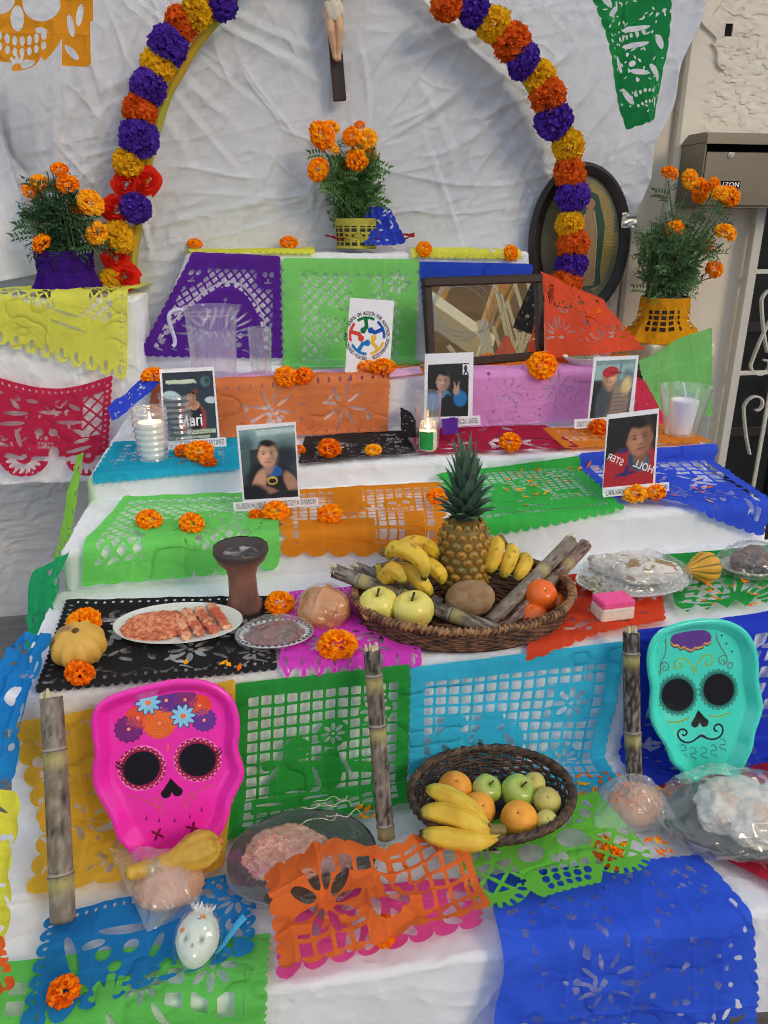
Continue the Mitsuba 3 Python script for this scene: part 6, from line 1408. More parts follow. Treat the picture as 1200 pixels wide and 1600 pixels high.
for c, a, b, rot in (((422, 738), 135, 118, -0.5), ((825, 678), 132, 118, -0.1)):
    cc = zm(*c); mark(pink, 'eye_rim_glow', ell_poly(F, cc, (a + 42) * k_, (b + 42) * k_, rot), F, lin(246, 120, 200), 0); mark(pink, 'eye_rim', shapely.union_all([ell_poly(F, cc, (a + 24) * k_, (b + 24) * k_, rot)] + [sg.Point(*M_((cc[0] + (a + 25) * k_ * math.cos(t), cc[1] + (b + 25) * k_ * math.sin(t)))).buffer(0.0038) for t in np.linspace(0, 2 * PI, 23)[:-1]]), F, lin(146, 20, 74), 1)
    mark(pink, 'eye_beads', shapely.union_all([sg.Point(*M_((cc[0] + (a + 20) * k_ * math.cos(t), cc[1] + (b + 20) * k_ * math.sin(t)))).buffer(0.0017) for t in np.linspace(0, 2 * PI, 23)[:-1]]), F, lin(250, 150, 130), 2); mark(pink, 'eye_socket', ell_poly(F, cc, a * k_, b * k_, rot), F, lin(14, 10, 26), 3, 'gloss')
mark(pink, 'eyelash', shapely.union_all([stroke(F, [zm(*q) for q in p], 0.0011) for p in ([(240, 692), (268, 716), (300, 720)], [(236, 724), (265, 738), (296, 738)], [(1000, 618), (975, 640), (950, 646)], [(985, 594), (970, 618), (946, 630)])]), F, lin(14, 10, 26), 4)
mark(pink, 'nose', heart(F, zm(630, 812), zm(572, 925), zm(706, 905), None), F, lin(20, 8, 20), 0, 'gloss')
mark(pink, 'cheek_scroll', shapely.union_all([stroke(F, [zm(*q) for q in p], 0.0007) for p in ([(340, 946), (400, 950), (470, 985), (520, 1010)], [(500, 990), (530, 955), (562, 985), (540, 1020), (516, 1000)], [(545, 1045), (560, 1015), (585, 1035), (565, 1062), (545, 1045)], [(940, 856), (880, 875), (820, 915), (780, 955)], [(745, 960), (770, 920), (800, 940), (780, 975), (750, 955)], [(725, 1015), (740, 985), (765, 1005), (745, 1032), (726, 1015)])]), F, lin(196, 96, 60), 0)
mark(pink, 'drops', shapely.union_all([sg.Point(*M_(zm(x, y))).buffer(0.0022) .union(stroke(F, [zm(x, y), zm(x + 4, y - 24)], 0.0007)) for x, y in ((455, 1106), (547, 1122), (658, 1120), (768, 1090), (853, 1044))]), F, lin(120, 22, 92), 0)
mark(pink, 'small_flower_print', shapely.union_all([ell_poly(F, zm(x + 26 * math.cos(a), y + 26 * math.sin(a)), 25 * k_, 9 * k_, a) for x, y, o in ((536, 1216, 0.45), (790, 1172, 0.2)) for a in (o, o + PI / 2, o + PI, o + 1.5 * PI)]), F, lin(110, 14, 50), 0)
mark(pink, 'brow_mark', stroke(F, [zm(612, 560), zm(612, 600)], 0.0010).union(sg.Point(*M_(zm(612, 602))).buffer(0.0028)), F, lin(240, 110, 60), 0)

F = lean_plane((1095, 1218), None, 0.80, 1.30); k_ = 220 / 1200; zm = lambda x, y: (980 + x * k_, 950 + y * k_)
PT = [(1034, 974), (1080, 962), (1125, 963), (1156, 978), (1172, 1004), (1177, 1030), (1176, 1056), (1180, 1078), (1184, 1098), (1178, 1120), (1170, 1140), (1168, 1162), (1158, 1182), (1148, 1206), (1128, 1222), (1095, 1228), (1070, 1220), (1058, 1200), (1040, 1186), (1033, 1160), (1018, 1140), (1008, 1118), (1007, 1094), (1010, 1070), (1004, 1046), (1003, 1016), (1012, 990)]
teal = tray('turquoise green tray shaped like a skull with a moustache, leaning on the right', PT, F, S(60, 205, 185, 1.1), 0.034)
cap_ = sg.Polygon(lp(F, *[zm(*q) for q in [(372, 278), (392, 225), (450, 188), (540, 172), (630, 182), (690, 210), (712, 245), (704, 275), (680, 292), (655, 280), (640, 312), (600, 326), (578, 318), (545, 348), (505, 332), (490, 312), (455, 330), (435, 300), (400, 306)]])).buffer(0.0015)
dn = shapely.affinity.translate
mark(teal, 'cap_shade', dn(cap_, 0, -0.0075), F, lin(66, 40, 60), 0); mark(teal, 'cap_trim', dn(cap_, 0, -0.0045), F, lin(214, 158, 92), 1); mark(teal, 'cap_print', cap_, F, lin(92, 52, 140), 2)
for c, a, b, rot in (((428, 740), 136, 140, 0.2), ((778, 694), 130, 136, 0.1)):
    cc = zm(*c); mark(teal, 'eye_rim', shapely.union_all([ell_poly(F, cc, (a + 24) * k_, (b + 24) * k_, rot)] + [sg.Point(*M_((cc[0] + (a + 27) * k_ * math.cos(t), cc[1] + (b + 27) * k_ * math.sin(t)))).buffer(0.0036) for t in np.linspace(0, 2 * PI, 25)[:-1]]), F, lin(22, 120, 112), 0)
    mark(teal, 'eye_beads', shapely.union_all([sg.Point(*M_((cc[0] + (a + 25) * k_ * math.cos(t), cc[1] + (b + 25) * k_ * math.sin(t)))).buffer(0.0015) for t in np.linspace(0, 2 * PI, 25)[:-1]]), F, lin(150, 190, 150), 1); mark(teal, 'eye_socket', ell_poly(F, cc, a * k_, b * k_, rot), F, lin(10, 12, 22), 2, 'gloss')
mark(teal, 'nose', heart(F, zm(606, 870), zm(556, 985), zm(682, 975), None), F, lin(12, 12, 24), 0, 'gloss')
mark(teal, 'moustache', shapely.union_all([stroke(F, [zm(*q) for q in p], w) for p, w in (([(630, 1088), (590, 1112), (540, 1142), (490, 1142), (445, 1110), (432, 1065), (455, 1035), (495, 1040), (508, 1065), (490, 1085), (472, 1078)], 0.0019), ([(630, 1088), (680, 1110), (730, 1118), (780, 1100), (812, 1060), (810, 1015), (780, 990), (748, 1005), (742, 1035), (765, 1048)], 0.0019), ([(600, 1105), (632, 1086), (665, 1104)], 0.0024))]), F, lin(16, 20, 40), 0)
mark(teal, 'gold_scroll', shapely.union_all([stroke(F, [zm(*q) for q in p], 0.0014) for p in ([(575, 555), (560, 510), (525, 460), (470, 430), (420, 445), (402, 485), (425, 515), (460, 508), (462, 480), (438, 476)], [(575, 555), (590, 490), (625, 430), (680, 402), (722, 425), (722, 470), (690, 492), (668, 472), (684, 450)], [(345, 968), (400, 975), (470, 960), (530, 930)], [(700, 918), (760, 925), (820, 912), (872, 890)])]), F, lin(150, 176, 50), 0)
mark(teal, 'side_scroll', shapely.union_all([stroke(F, [zm(*q) for q in p], 0.0008) for p in ([(324, 262), (330, 340), (310, 420), (280, 490), (282, 550), (255, 586), (234, 560), (250, 536), (270, 555)], [(283, 490), (320, 462), (350, 490), (338, 530), (305, 528), (308, 498), (328, 502)], [(754, 215), (775, 290), (820, 370), (850, 430), (850, 490), (875, 515), (898, 490), (880, 462), (862, 484)], [(850, 440), (815, 405), (782, 430), (790, 470), (825, 475), (825, 445), (806, 445)])]), F, lin(110, 66, 66), 0)
mark(teal, 'dots', shapely.union_all([sg.Point(*M_(zm(x, y))).buffer(0.0021) for x, y in ((274, 291), (252, 370), (213, 447), (805, 233), (845, 304), (893, 370))]), F, lin(32, 50, 90), 0)
mark(teal, 'tooth_scroll', shapely.union_all([stroke(F, [zm(x + dx * 22, y + i * 16 - 40) for i, dx in enumerate((-1, 1, 1, -1, -1, 1, 1))], 0.0007) for x, y in ((478, 1215), (562, 1240), (654, 1236), (736, 1216), (812, 1165))]), F, lin(46, 66, 110), 0)

# ================================================================== sugar cane
CANE = (lin(118, 108, 96), lin(170, 164, 154), lin(40, 31, 30), lin(178, 168, 104))


def cane(label, p, q, r, nodes, cutend=True, dark=0.5, seed=0, r2=None, tone=(0.0, 0.0, 0.0)):
    """A stalk of sugar cane from p to q with its joints at the given fractions."""
    p, q = A(p, float), A(q, float); L = np.linalg.norm(q - p); ts = np.unique(np.r_[np.linspace(0, 1, 60), *[n + A([-0.016, -0.008, -0.003, 0.0, 0.003, 0.008, 0.02, 0.035]) for n in nodes]]); ts = ts[(ts >= 0) & (ts <= 1)]
    rr = np.interp(ts, [0, 1], [r, r2 or r])
    for n in nodes: rr = rr * (1 + 0.10 * np.exp(-((ts - n - 0.004) / 0.006) ** 2) - 0.05 * np.exp(-((ts - n + 0.01) / 0.006) ** 2))
    side = unit(np.cross(q - p, [0.3, 1, 0.2])); pts = p + np.outer(ts, q - p) + np.outer(np.sin(ts * 3 + seed) * 0.003, side)
    m = tube(pts, rr, 22)
    v = A(m.vertices); t_ = ((v - p) @ (q - p)) / L ** 2; ax = (v - p) - np.outer(t_, q - p)
    st = fb(np.c_[(ax * 90), ], 1.0, seed) ; lo = fb(np.c_[t_ * 14, ax @ side * 60, t_ * 0], 1, seed + 1); fine = fb(np.c_[ax * 260 + t_[:, None] * 12], 1.0, seed + 2)
    sk = fb(np.c_[ax @ side * 520, (ax @ unit(np.cross(q - p, side))) * 520, t_ * 9], 1.0, seed + 5); k = np.clip((lo * 0.6 + sk * 1.1 - 0.74 + dark - 0.5 + (st - 0.5) * 0.3) / 0.2, 0, 1)[:, None]; c = CANE[0] * (1 - k) + CANE[2] * k; k2 = np.clip((fine - 0.5) / 0.2, 0, 1)[:, None] * 0.55; c = c * (1 - k2) + CANE[1] * k2
    for n in nodes:
        y = (np.exp(-((t_ - n - 0.035) / 0.04) ** 2) * (t_ > n))[:, None]; c = c * (1 - 0.7 * y) + CANE[3] * 0.7 * y; y = np.exp(-((t_ - n + 0.006) / 0.006) ** 2)[:, None]; c = c * (1 - 0.7 * y) + CANE[1] * 1.2 * 0.7 * y; y = np.exp(-((t_ - n) / 0.003) ** 2)[:, None]; c = c * (1 - 0.8 * y) + CANE[2] * 0.6 * 0.8 * y
    t = thing('sugar_cane', label, 'sugar cane'); key = put('stalk', m, np.clip(c + A(tone), 0.01, 0.9), 'satin', 40 if False else True, parent=t)
    rg = np.random.default_rng(seed); e0 = unit(p - q); a, b = unit(np.cross(e0, [0.2, 1, 0.1])), None; b = np.cross(e0, a); sp = []
    for i in range(9):
        an = rg.uniform(0, 2 * PI); o = p + (a * math.cos(an) + b * math.sin(an)) * r * rg.uniform(0.1, 0.85); sp.append(tube([o - e0 * 0.006, o + e0 * rg.uniform(0.004, 0.017)], [r * 0.28, r * 0.10], 5))
    put('split_end', cat(*sp), lin(206, 196, 160), parent=t)
    return t


ft = at(103, 1452) + A([0, 0, 0.02]); cane('thick grey sugar cane standing at the left, before the mustard paper', onY(78, 1090, 1.25), ft, 0.0195, (0.245, 0.80), seed=1, r2=0.021, dark=0.38)
ft = at(606, 1322) + A([0, 0, 0.02]); cane('sugar cane standing at the centre between the two trays, with a ragged split top', onY(579, 1016, 1.27), ft, 0.0165, (0.135, 0.40, 0.93), seed=2, dark=0.5)
ft = at(992, 1250) + A([0, 0, 0.02]); cane('dark sugar cane standing beside the turquoise skull tray', onY(986, 988, 1.285), ft, 0.0170, (0.13, 0.62), seed=3, dark=0.66)
# ================================================================== food and vessels
def span(px, p): return px * np.dot(A(p) - CC, CF) / 1200


def crumple(m, amp, f, seed): m = mesh_of(m); v = A(m.vertices); d = (ridged(v, f, seed) * 0.6 + fb(v, f * 0.7, seed) - 0.6) * amp; return trimesh.Trimesh(v + A(m.vertex_normals) * d[:, None], m.faces, process=False)


def gourd(r, n, depth, prof_, seed=0, nu=64, bend=None):
    """A ribbed squash: profile (r, z) in units of r, n ribs of the given depth."""
    p = spline([list(q) for q in prof_], 40) * r; m = lathe([(max(a, 0.0004), b) for a, b in p], nu, False, False); v = A(m.vertices); an = np.arctan2(v[:, 1], v[:, 0]); k = 1 + depth * (np.abs(np.cos(an * n / 2)) - 0.6) * np.clip(np.hypot(v[:, 0], v[:, 1]) / r, 0, 1); v[:, :2] *= k[:, None]
    v *= (1 + 0.05 * (fb(v / r, 1.5, seed) - 0.5))[:, None]; return trimesh.Trimesh(v, m.faces, process=False)


# --- left part of the wide tier
p = at(128, 1034) + A([0, 0, 0.010]); r = span(40, p)
t = thing('squash', 'ribbed yellow squash with a brown scar between two marigolds on black paper', 'squash')
m = gourd(r, 10, 0.16, [(0.0, 0.02), (0.5, 0.0), (0.92, 0.3), (1.0, 0.72), (0.8, 1.15), (0.4, 1.36), (0.0, 1.34)], 3)
put('flesh', on(moved(m, R([1, 0, 0], 12)), p), speck(S(206, 162, 72, 1.1), S(150, 116, 70), 22, 0.56, 0.66, 5), 'satin', True, parent=t); put('stem', on(moved(tube([[0, 0, 1.3 * r], [0.004, -0.002, 1.42 * r]], [0.008, 0.006], 7), R([1, 0, 0], 12)), p), lin(92, 78, 52), parent=t)


def plate(name, p, rx, ry, h, col, rim=0.2, parent=None, mat='gloss', n=64, rot=0.0):
    m = lathe([(0.0008, 0.003), (0.55, 0.0), (0.72, 0.006 / h * h), (1 - rim * 0.2, h * 0.92), (1.0, h), (0.995, h + 0.003), (0.93, h * 0.9), (0.70, 0.010), (0.0008, 0.008)], n); v = A(m.vertices); v[:, 0] *= rx; v[:, 1] *= ry
    return put(name, on(moved(trimesh.Trimesh(v, m.faces, process=False), R([0, 0, 1], rot)), p), col, mat, 40, parent=parent)


p = at(281, 992) + A([0, 0, 0.010]); rx = span(99, p); ry = rx * 0.66
t = thing('tortilla_plate', 'oval white plate of rolled red tortillas and rice on black paper', 'plate'); plate('plate', p, rx, ry, 0.020, lin(214, 222, 214), parent=t, rot=-6)
SAUCE = speck(S(230, 172, 134), S(196, 92, 66), 55, 0.40, 0.56, 2)
for k in range(4):
    c0 = p + A([0.002 + 0.027 * k, -0.010 + 0.008 * k, 0.021 + 0.002 * (k % 2)]); d = unit([0.35, -0.94, 0]); m = tube(spline([c0 - d * 0.055, c0 - d * 0.02 + A([0, 0, 0.004]), c0 + d * 0.03, c0 + d * 0.058], 24), np.r_[0.010, np.full(22, 0.0135), 0.010], 14)
    m = trimesh.Trimesh(*trimesh.remesh.subdivide(m.vertices, m.faces), process=False); m.vertices = (A(m.vertices) - c0) * A([1, 1, 0.72]) + c0 - A([0, 0, 0.002]); put('rolled_tortilla', crumple(m, 0.009, 70, k), SAUCE, 'gloss', True, parent=t)
m = blob(1, 6, 0.25, 3, 4, (0.066, 0.052, 0.014)); put('rice', on(crumple(m, 0.007, 230, 9), p + A([-0.048, -0.002, 0.018])), speck(S(228, 150, 110), S(190, 104, 74), 140, 0.4, 0.6), 'satin', True, parent=t, kind='stuff')

p = at(383, 958) + A([0, 0, 0.008]); h = span(108, p)
t = thing('incense_cup', 'brown clay incense cup with a charred bowl', 'incense burner'); CLAY = speck(S(134, 94, 80), S(80, 62, 58), 26, 0.4, 0.7, 3)
m = lathe([(0.0005, 0.0), (0.038, 0.0), (0.039, 0.010), (0.031, 0.03), (0.030, 0.07), (0.035, 0.088), (0.050, 0.100), (0.060, 0.116), (0.059, 0.126), (0.053, 0.124), (0.045, 0.112), (0.0005, 0.108)], 48); m.apply_scale([1, 1, h / 0.126])
put('cup', on(crumple(m, 0.0035, 60, 2), p), lambda v: np.where((v[:, 2] > p[2] + h * 0.86)[:, None], lin(70, 62, 60), CLAY(v)), 'satin', True, parent=t)
put('ash', on(crumple(lathe([(0.0005, 0.004), (0.03, 0.003), (0.046, 0.0)], 40), 0.004, 120, 3), p + A([0, 0, h * 0.885])), speck(lin(70, 68, 68), lin(176, 174, 172), 70, 0.5, 0.62), parent=t)

p = at(430, 1006) + A([0, 0, 0.010]); rx = span(60, p)
t = thing('wrapped_plate', 'small patterned plate of brown sauce wrapped in clear film, before the incense cup', 'plate'); plate('plate', p, rx, rx * 0.72, 0.014, lin(206, 210, 212), parent=t)
for k in range(36): a = 2 * PI * k / 36; c = p + A([rx * 0.94 * math.cos(a), rx * 0.72 * 0.94 * math.sin(a), 0.0165]); put('rim_mark', on(moved(box(-0.002, 0.002, -0.0034, 0.0034, 0, 0.0008), R([0, 0, 1], math.degrees(a) + 90)), c), lin(40, 44, 60), parent=t)
put('sauce', on(blob(1, 4, 0.3, 3, 6, (rx * 0.74, rx * 0.5, 0.022)), p + A([0, 0, 0.012])), speck(S(140, 84, 74), S(104, 64, 58), 40, 0.4, 0.6), 'gloss', True, parent=t)


def film(name, p, sc, amp, f, seed, parent, mat='film', sub=5, flatten=None):
    m = blob(1, sub, 0.10, 2.5, seed, sc); m = crumple(m, amp, f, seed); v = A(m.vertices)
    if flatten is not None: v[:, 2] = np.maximum(v[:, 2], flatten)
    return put(name, on(trimesh.Trimesh(v, m.faces, process=False), p), mat=mat, smooth=True, parent=parent)


film('clear_film', p + A([0.0, 0.004, 0.014]), (rx * 0.96, rx * 0.70, 0.026), 0.010, 40, 5, t, 'hazy_film', flatten=-0.006)


def bread(p, r, seed, parent, sq=0.62):
    m = blob(1, 5, 0.08, 2, seed, (r, r, r * sq)); v = A(m.vertices); rr = np.hypot(v[:, 0], v[:, 1]); an = np.arctan2(v[:, 1], v[:, 0]); up = v[:, 2] > 0
    bone = np.maximum(np.exp(-(np.abs(np.sin(an * 2 + seed)) * rr / (0.16 * r)) ** 2), np.exp(-(rr / (0.24 * r)) ** 2)); v[:, 2] += up * bone * 0.14 * r * (1 - (rr / r) ** 4); v[:, 2] = np.maximum(v[:, 2], -0.35 * r)
    b_ = bone * up; col = speck(S(198, 140, 92), S(172, 112, 70), 30, 0.4, 0.7, seed)(v); col = col * (1 - 0.3 * b_[:, None]) + S(218, 164, 112) * 0.3 * b_[:, None]
    return put('bread', on(trimesh.Trimesh(v, m.faces, process=False), p + A([0, 0, 0.35 * r])), col, 'satin', True, parent=parent)


p = at(507, 972) + A([0, 0, 0.012]); t = thing('sweet_bread', 'round sweet bread with crossed ridges in clear film, left of the fruit basket', 'bread'); r = span(42, p); bread(p, r, 1, t, 0.74); film('clear_film', p + A([0, 0, 0.36 * r]), (r * 1.06, r * 1.04, r * 0.86), 0.006, 40, 9, t, flatten=-0.34 * r)

# --- the large round basket and what lies in it
p0 = at(728, 972) * A([1, 1, 0]) + A([0, 0, 0.733]); p0[1] = 1.503; bx_, by_ = 0.236, 0.185
BC = A([onY(723, 950, p0[1])[0], p0[1], 0.733])
t = thing('fruit_basket', 'large dark woven basket tray holding a pineapple, bananas and sugar cane', 'basket')


def weave(parent, c, rx, ry, h, rows, stakes, flare, th, col, rimth, rimcol, seed, wob=0.0, rough=False):
    ms, rg = [], np.random.default_rng(seed)
    for k in range(rows):
        q = (k + 0.5) / rows; n = stakes * 4; an = np.linspace(0, 2 * PI, n, endpoint=False); o = flare * q + 0.55 * th * np.cos(an * stakes / 2 + PI * k) + (rg.normal(size=n) * wob)
        pts = np.stack([(rx + o) * np.cos(an), (ry + o) * np.sin(an), h * q + an * 0 + rg.normal(size=n) * wob], 1) + c; pts = np.vstack([pts, pts[:2]]); ms.append(tube(pts, th * (1 + 0.15 * rg.normal() * (wob > 0)), 5, False, flat=(1.0, 1.0)))
    put('weave', cat(*ms), col, 'satin', True, parent=parent, kind='stuff')
    st = []
    for k in range(stakes): a = 2 * PI * (k + 0.5) / stakes; st.append(tube([c + A([rx * math.cos(a), ry * math.sin(a), 0]), c + A([(rx + flare) * math.cos(a), (ry + flare) * math.sin(a), h])], th * 0.8, 4, False))
    put('stakes', cat(*st), col, 'satin', True, parent=parent, kind='stuff')
    an = np.linspace(0, 2 * PI, 361); core = np.stack([(rx + flare) * np.cos(an), (ry + flare) * np.sin(an), h + 0 * an], 1) + c
    wr = []
    n_t = 130
    for ph in ((0,) if not rough else (0, 2.1, 4.2)):
        aa = np.linspace(0, 2 * PI, 1500 if not rough else 420); tw = aa * (n_t if not rough else 16) + ph; rr = rimth * (0.92 if not rough else 0.55)
        wr.append(tube(np.stack([(rx + flare + rr * np.cos(tw)) * np.cos(aa), (ry + flare + rr * np.cos(tw)) * np.sin(aa), h + rr * np.sin(tw)], 1) + c, rimth * (0.36 if not rough else 0.62), 4, False))
    put('rim', cat(tube(core, rimth * 0.8, 8, False), *wr), rimcol, 'satin', True, parent=parent)
    a2 = np.linspace(0, 2 * PI, 60, endpoint=False); rings = []
    for k in range(14): q = (k + 0.6) / 14; rings.append(tube(np.vstack([np.stack([rx * q * np.cos(a2), ry * q * np.sin(a2), 0.002 + 0.5 * th * np.cos(a2 * 15 + PI * k)], 1), [[rx * q, 0, 0.002]]]) + c, th * 1.5, 5, False))
    put('base', cat(*rings, on(lathe([(0.0005, -0.001), (1, -0.001), (1.0, -0.004), (0.0005, -0.004)], 48), [0, 0, 0]).apply_transform(np.diag([rx, ry, 1, 1.0])).apply_translation(c)), col, 'satin', True, parent=parent)


WICK = lambda v: speck(S(124, 84, 62), S(66, 46, 38), 60, 0.35, 0.65, 2)(v)
weave(t, BC, bx_, by_, 0.050, 9, 84, 0.010, 0.0032, WICK, 0.0085, lambda v: speck(S(176, 132, 88), S(96, 66, 48), 90, 0.35, 0.6, 4)(v), 3)


def apple(label, p, r, c0, c1, seed, rot=(0, 0), cat_='apple', group=None, stem=True):
    t = thing('apple', label, cat_, group); pr = spline([[0.0, -0.74], [0.34, -0.86], [0.74, -0.6], [0.98, 0.0], [0.9, 0.52], [0.5, 0.82], [0.2, 0.74], [0.0, 0.60]], 36) * r
    m = lathe([(max(a, 0.0003), b) for a, b in pr], 40, False, False); v = A(m.vertices); v[:, :2] *= (1 + 0.025 * np.cos(np.arctan2(v[:, 1], v[:, 0]) * 5 + seed))[:, None]; M = TR(*(A(p) + A([0, 0, 0.82 * r]))) @ R([1, 0, 0], rot[0]) @ R([0, 1, 0], rot[1])
    c = speck(c0, c1, 30, 0.5, 0.72, seed)(v); g = np.exp(-(np.hypot(v[:, 0], v[:, 1]) / (0.22 * r)) ** 2)[:, None] * (v[:, 2] > 0)[:, None]; c = c * (1 - 0.6 * g) + lin(150, 140, 60) * 0.6 * g
    put('flesh', moved(trimesh.Trimesh(v, m.faces, process=False), M), c, 'gloss', True, parent=t)
    if stem: put('stem', moved(tube([[0, 0, 0.58 * r], [0.05 * r, 0, 0.8 * r], [0.18 * r, 0.02 * r, 1.05 * r]], [0.05 * r, 0.05 * r, 0.065 * r], 6), M), lin(70, 50, 36), 'satin', True, parent=t)
    return t


def orange(label, p, r, col, seed, cat_='orange', sq=0.92, name='orange', mat='satin', group=None):
    t = thing(name, label, cat_, group); m = blob(r, 4, 0.03, 1.5, seed, (1, 1, sq)); v = A(m.vertices); v[:, 2] -= 0.10 * r * np.exp(-(np.hypot(v[:, 0], v[:, 1]) / (0.2 * r)) ** 2) * (v[:, 2] > 0)
    rg = np.random.default_rng(seed); M = TR(*(A(p) + A([0, 0, sq * r]))) @ R([1, 0, 0], rg.uniform(10, 45)) @ R([0, 1, 0], rg.uniform(-25, 25))
    put('peel', moved(trimesh.Trimesh(v + A(m.vertex_normals) * ((fb(v, 420 * 0.05 / r, seed, 2) - 0.5) * 0.0008)[:, None], m.faces, process=False), M), speck(col, A(col) * A([0.75, 0.62, 0.6]), 24, 0.55, 0.85, seed), mat, True, parent=t)
    put('navel', moved(on(lathe([(0.0005, 0.0), (0.07 * r, 0.0), (0.05 * r, 0.03 * r), (0.0005, 0.035 * r)], 8), [0, 0, sq * r - 0.10 * r]), M), lin(96, 84, 44), parent=t)
    return t


def banana_mesh(pts, r, seed, spots=1.0):
    p = spline(pts, 30); t_ = np.linspace(0, 1, 30); rr = r * np.interp(t_, [0, 0.05, 0.12, 0.3, 0.7, 0.88, 0.95, 1.0], [0.30, 0.33, 0.55, 0.95, 1.0, 0.72, 0.40, 0.26]); m = tube(p, rr, 20); an_ = np.r_[np.tile(np.arange(20) * 2 * PI / 20, 30), 0, 0]; m = trimesh.Trimesh(A(m.vertices) + A(m.vertex_normals) * (r * 0.075 * np.cos(5 * an_))[:, None], m.faces, process=False)
    v = A(m.vertices); c = speck(S(226, 190, 62), S(206, 162, 48), 26, 0.4, 0.7, seed)(v); n = len(p); ti = np.r_[np.repeat(t_, 20), 0, 1][:, None]; sp = np.clip((fb(v, 170, seed + 3) - 0.66) / 0.05, 0, 1)[:, None]
    sp = sp * spots; c = c * (1 - 0.8 * sp) + lin(84, 56, 30) * 0.8 * sp; tip = np.clip((ti - 0.93) / 0.03, 0, 1); c = c * (1 - tip) + lin(46, 36, 26) * tip; g = np.exp(-((ti - 0.90) / 0.05) ** 2) * 0.6; c = c * (1 - g) + S(150, 156, 62) * g
    st = np.clip((0.10 - ti) / 0.05, 0, 1); c = c * (1 - st * 0.5) + S(170, 170, 80) * st * 0.5
    bf = np.clip(np.abs(np.sin(np.r_[np.tile(np.arange(20) * 2 * PI / 20, n), 0, 0] * 2.5)) * 12 - 10.6, 0, 1)
    return m, np.clip(c, 0.01, 0.9)


def bunch(label, lst, group=None, tie=None, spots=1.0):
    t = thing('banana_bunch', label, 'bananas', group)
    for i, (pts, r) in enumerate(lst): m, c = banana_mesh(pts, r, i + len(label), spots); put('banana', m, c, 'satin', True, parent=t)
    if tie is not None: put('bunch_stem', tube([tie[0], tie[1]], [0.013, 0.010], 9), lin(120, 104, 56), 'satin', 40, parent=t)
    return t


def B(x, y, dy, z=None):  # a point of space seen at a pixel, dy metres beyond the basket's middle
    return onY(x, y, BC[1] + dy)


bunch('bunch of five speckled bananas left of the pineapple', [([B(686, 876, .075), B(664, 852, .05), B(636, 849, .035), B(614, 862, .03)][::1], 0.017), ([B(608, 872, .05), B(630, 858, .0), B(655, 872, -.03), B(662, 906, -.04)], 0.0195),
      ([B(600, 905, .03), B(590, 882, .045)][::-1] + [B(606, 890, .0), B(634, 918, -.03)][0:0] + [B(612, 892, -.01), B(636, 916, -.035)], 0.0195), ([B(616, 884, .04), B(640, 894, .0), B(660, 912, -.02), B(674, 932, -.03)], 0.017), ([B(664, 876, .06), B(674, 884, .03), B(686, 896, .02), B(684, 914, .01)], 0.0175)],
      tie=(B(612, 866, .06), B(598, 862, .08)))
bunch('three speckled bananas right of the pineapple', [([B(766, 844, .09), B(776, 848, .06), B(772, 868, .03), B(766, 896, .02)], 0.0180), ([B(790, 854, .09), B(800, 860, .06), B(794, 880, .03), B(786, 904, .02)], 0.0170), ([B(808, 868, .09), B(822, 874, .06), B(816, 890, .03), B(805, 908, .02)], 0.0160)], tie=(B(786, 852, .10), B(780, 838, .12)))

# pineapple
t = thing('pineapple', 'ripe pineapple with a grey green crown standing in the large basket', 'pineapple')
pb_ = B(722, 940, 0.065); pb_[2] = 0.738; ph = span(122, pb_); pr = span(40, pb_)
PFX = frame(pb_, [1, 0, 0], [0, 1, 0], unit([0.0, 0.03, 1.0]))
pp = [(0.0005, 0.0), (0.62, 0.01), (0.85, 0.10), (0.97, 0.28), (1.0, 0.5), (0.95, 0.74), (0.80, 0.92), (0.5, 1.0), (0.0005, 1.01)]
pf_r = lambda q: np.interp(q, [b for _, b in pp], [a for a, _ in pp]) * pr
put('body', moved(lathe([(pf_r(q) * 0.965, q * ph) for q in np.linspace(0.005, 1.0, 40)], 48), PFX), S(122, 98, 46), 'satin', True, parent=t)
rg = np.random.default_rng(6); EYES = []
rows, per = 10, 13
for i in range(rows):
    for j in range(per):
        q = 0.05 + 0.90 * i / (rows - 1); a = 2 * PI * (j + 0.5 * (i % 2)) / per; rr = pf_r(q) * 0.965; w_, hh = PI * rr / per * 0.94, ph / rows * 0.60
        c = A([rr * math.cos(a), rr * math.sin(a), q * ph]); nrm = unit([math.cos(a), math.sin(a), 0.25 * (q - 0.5)]); tg = A([-math.sin(a), math.cos(a), 0]); up = np.cross(nrm, tg)
        hexa = [c + tg * w_ * math.cos(b) + up * hh * math.sin(b) for b in np.arange(6) * PI / 3 + PI / 6 * 0]; hexb = [c + nrm * 0.0042 + (x - c) * 0.72 for x in hexa]; tipp = c + nrm * 0.0062 - up * hh * 0.1
        V = hexa + hexb + [tipp, c + nrm * 0.0105 + up * hh * 0.5]; Fc = [[k, (k + 1) % 6, 6 + (k + 1) % 6] for k in range(6)] + [[k, 6 + (k + 1) % 6, 6 + k] for k in range(6)] + [[6 + k, 6 + (k + 1) % 6, 12] for k in range(6)] + [[12, 7, 13], [12, 13, 8], [7, 8, 13]]
        k_ = rg.uniform(0.75, 1.15); base = S(176, 132, 48) * k_ if rg.uniform() < 0.75 else S(132, 122, 58) * k_; cols = A([base * 0.62] * 6 + [base] * 6 + [S(132, 84, 40), S(196, 164, 104)])
        put('eye', moved(trimesh.Trimesh(V, Fc, process=False), PFX), cols, 'satin', True, parent=t)
rg = np.random.default_rng(9)
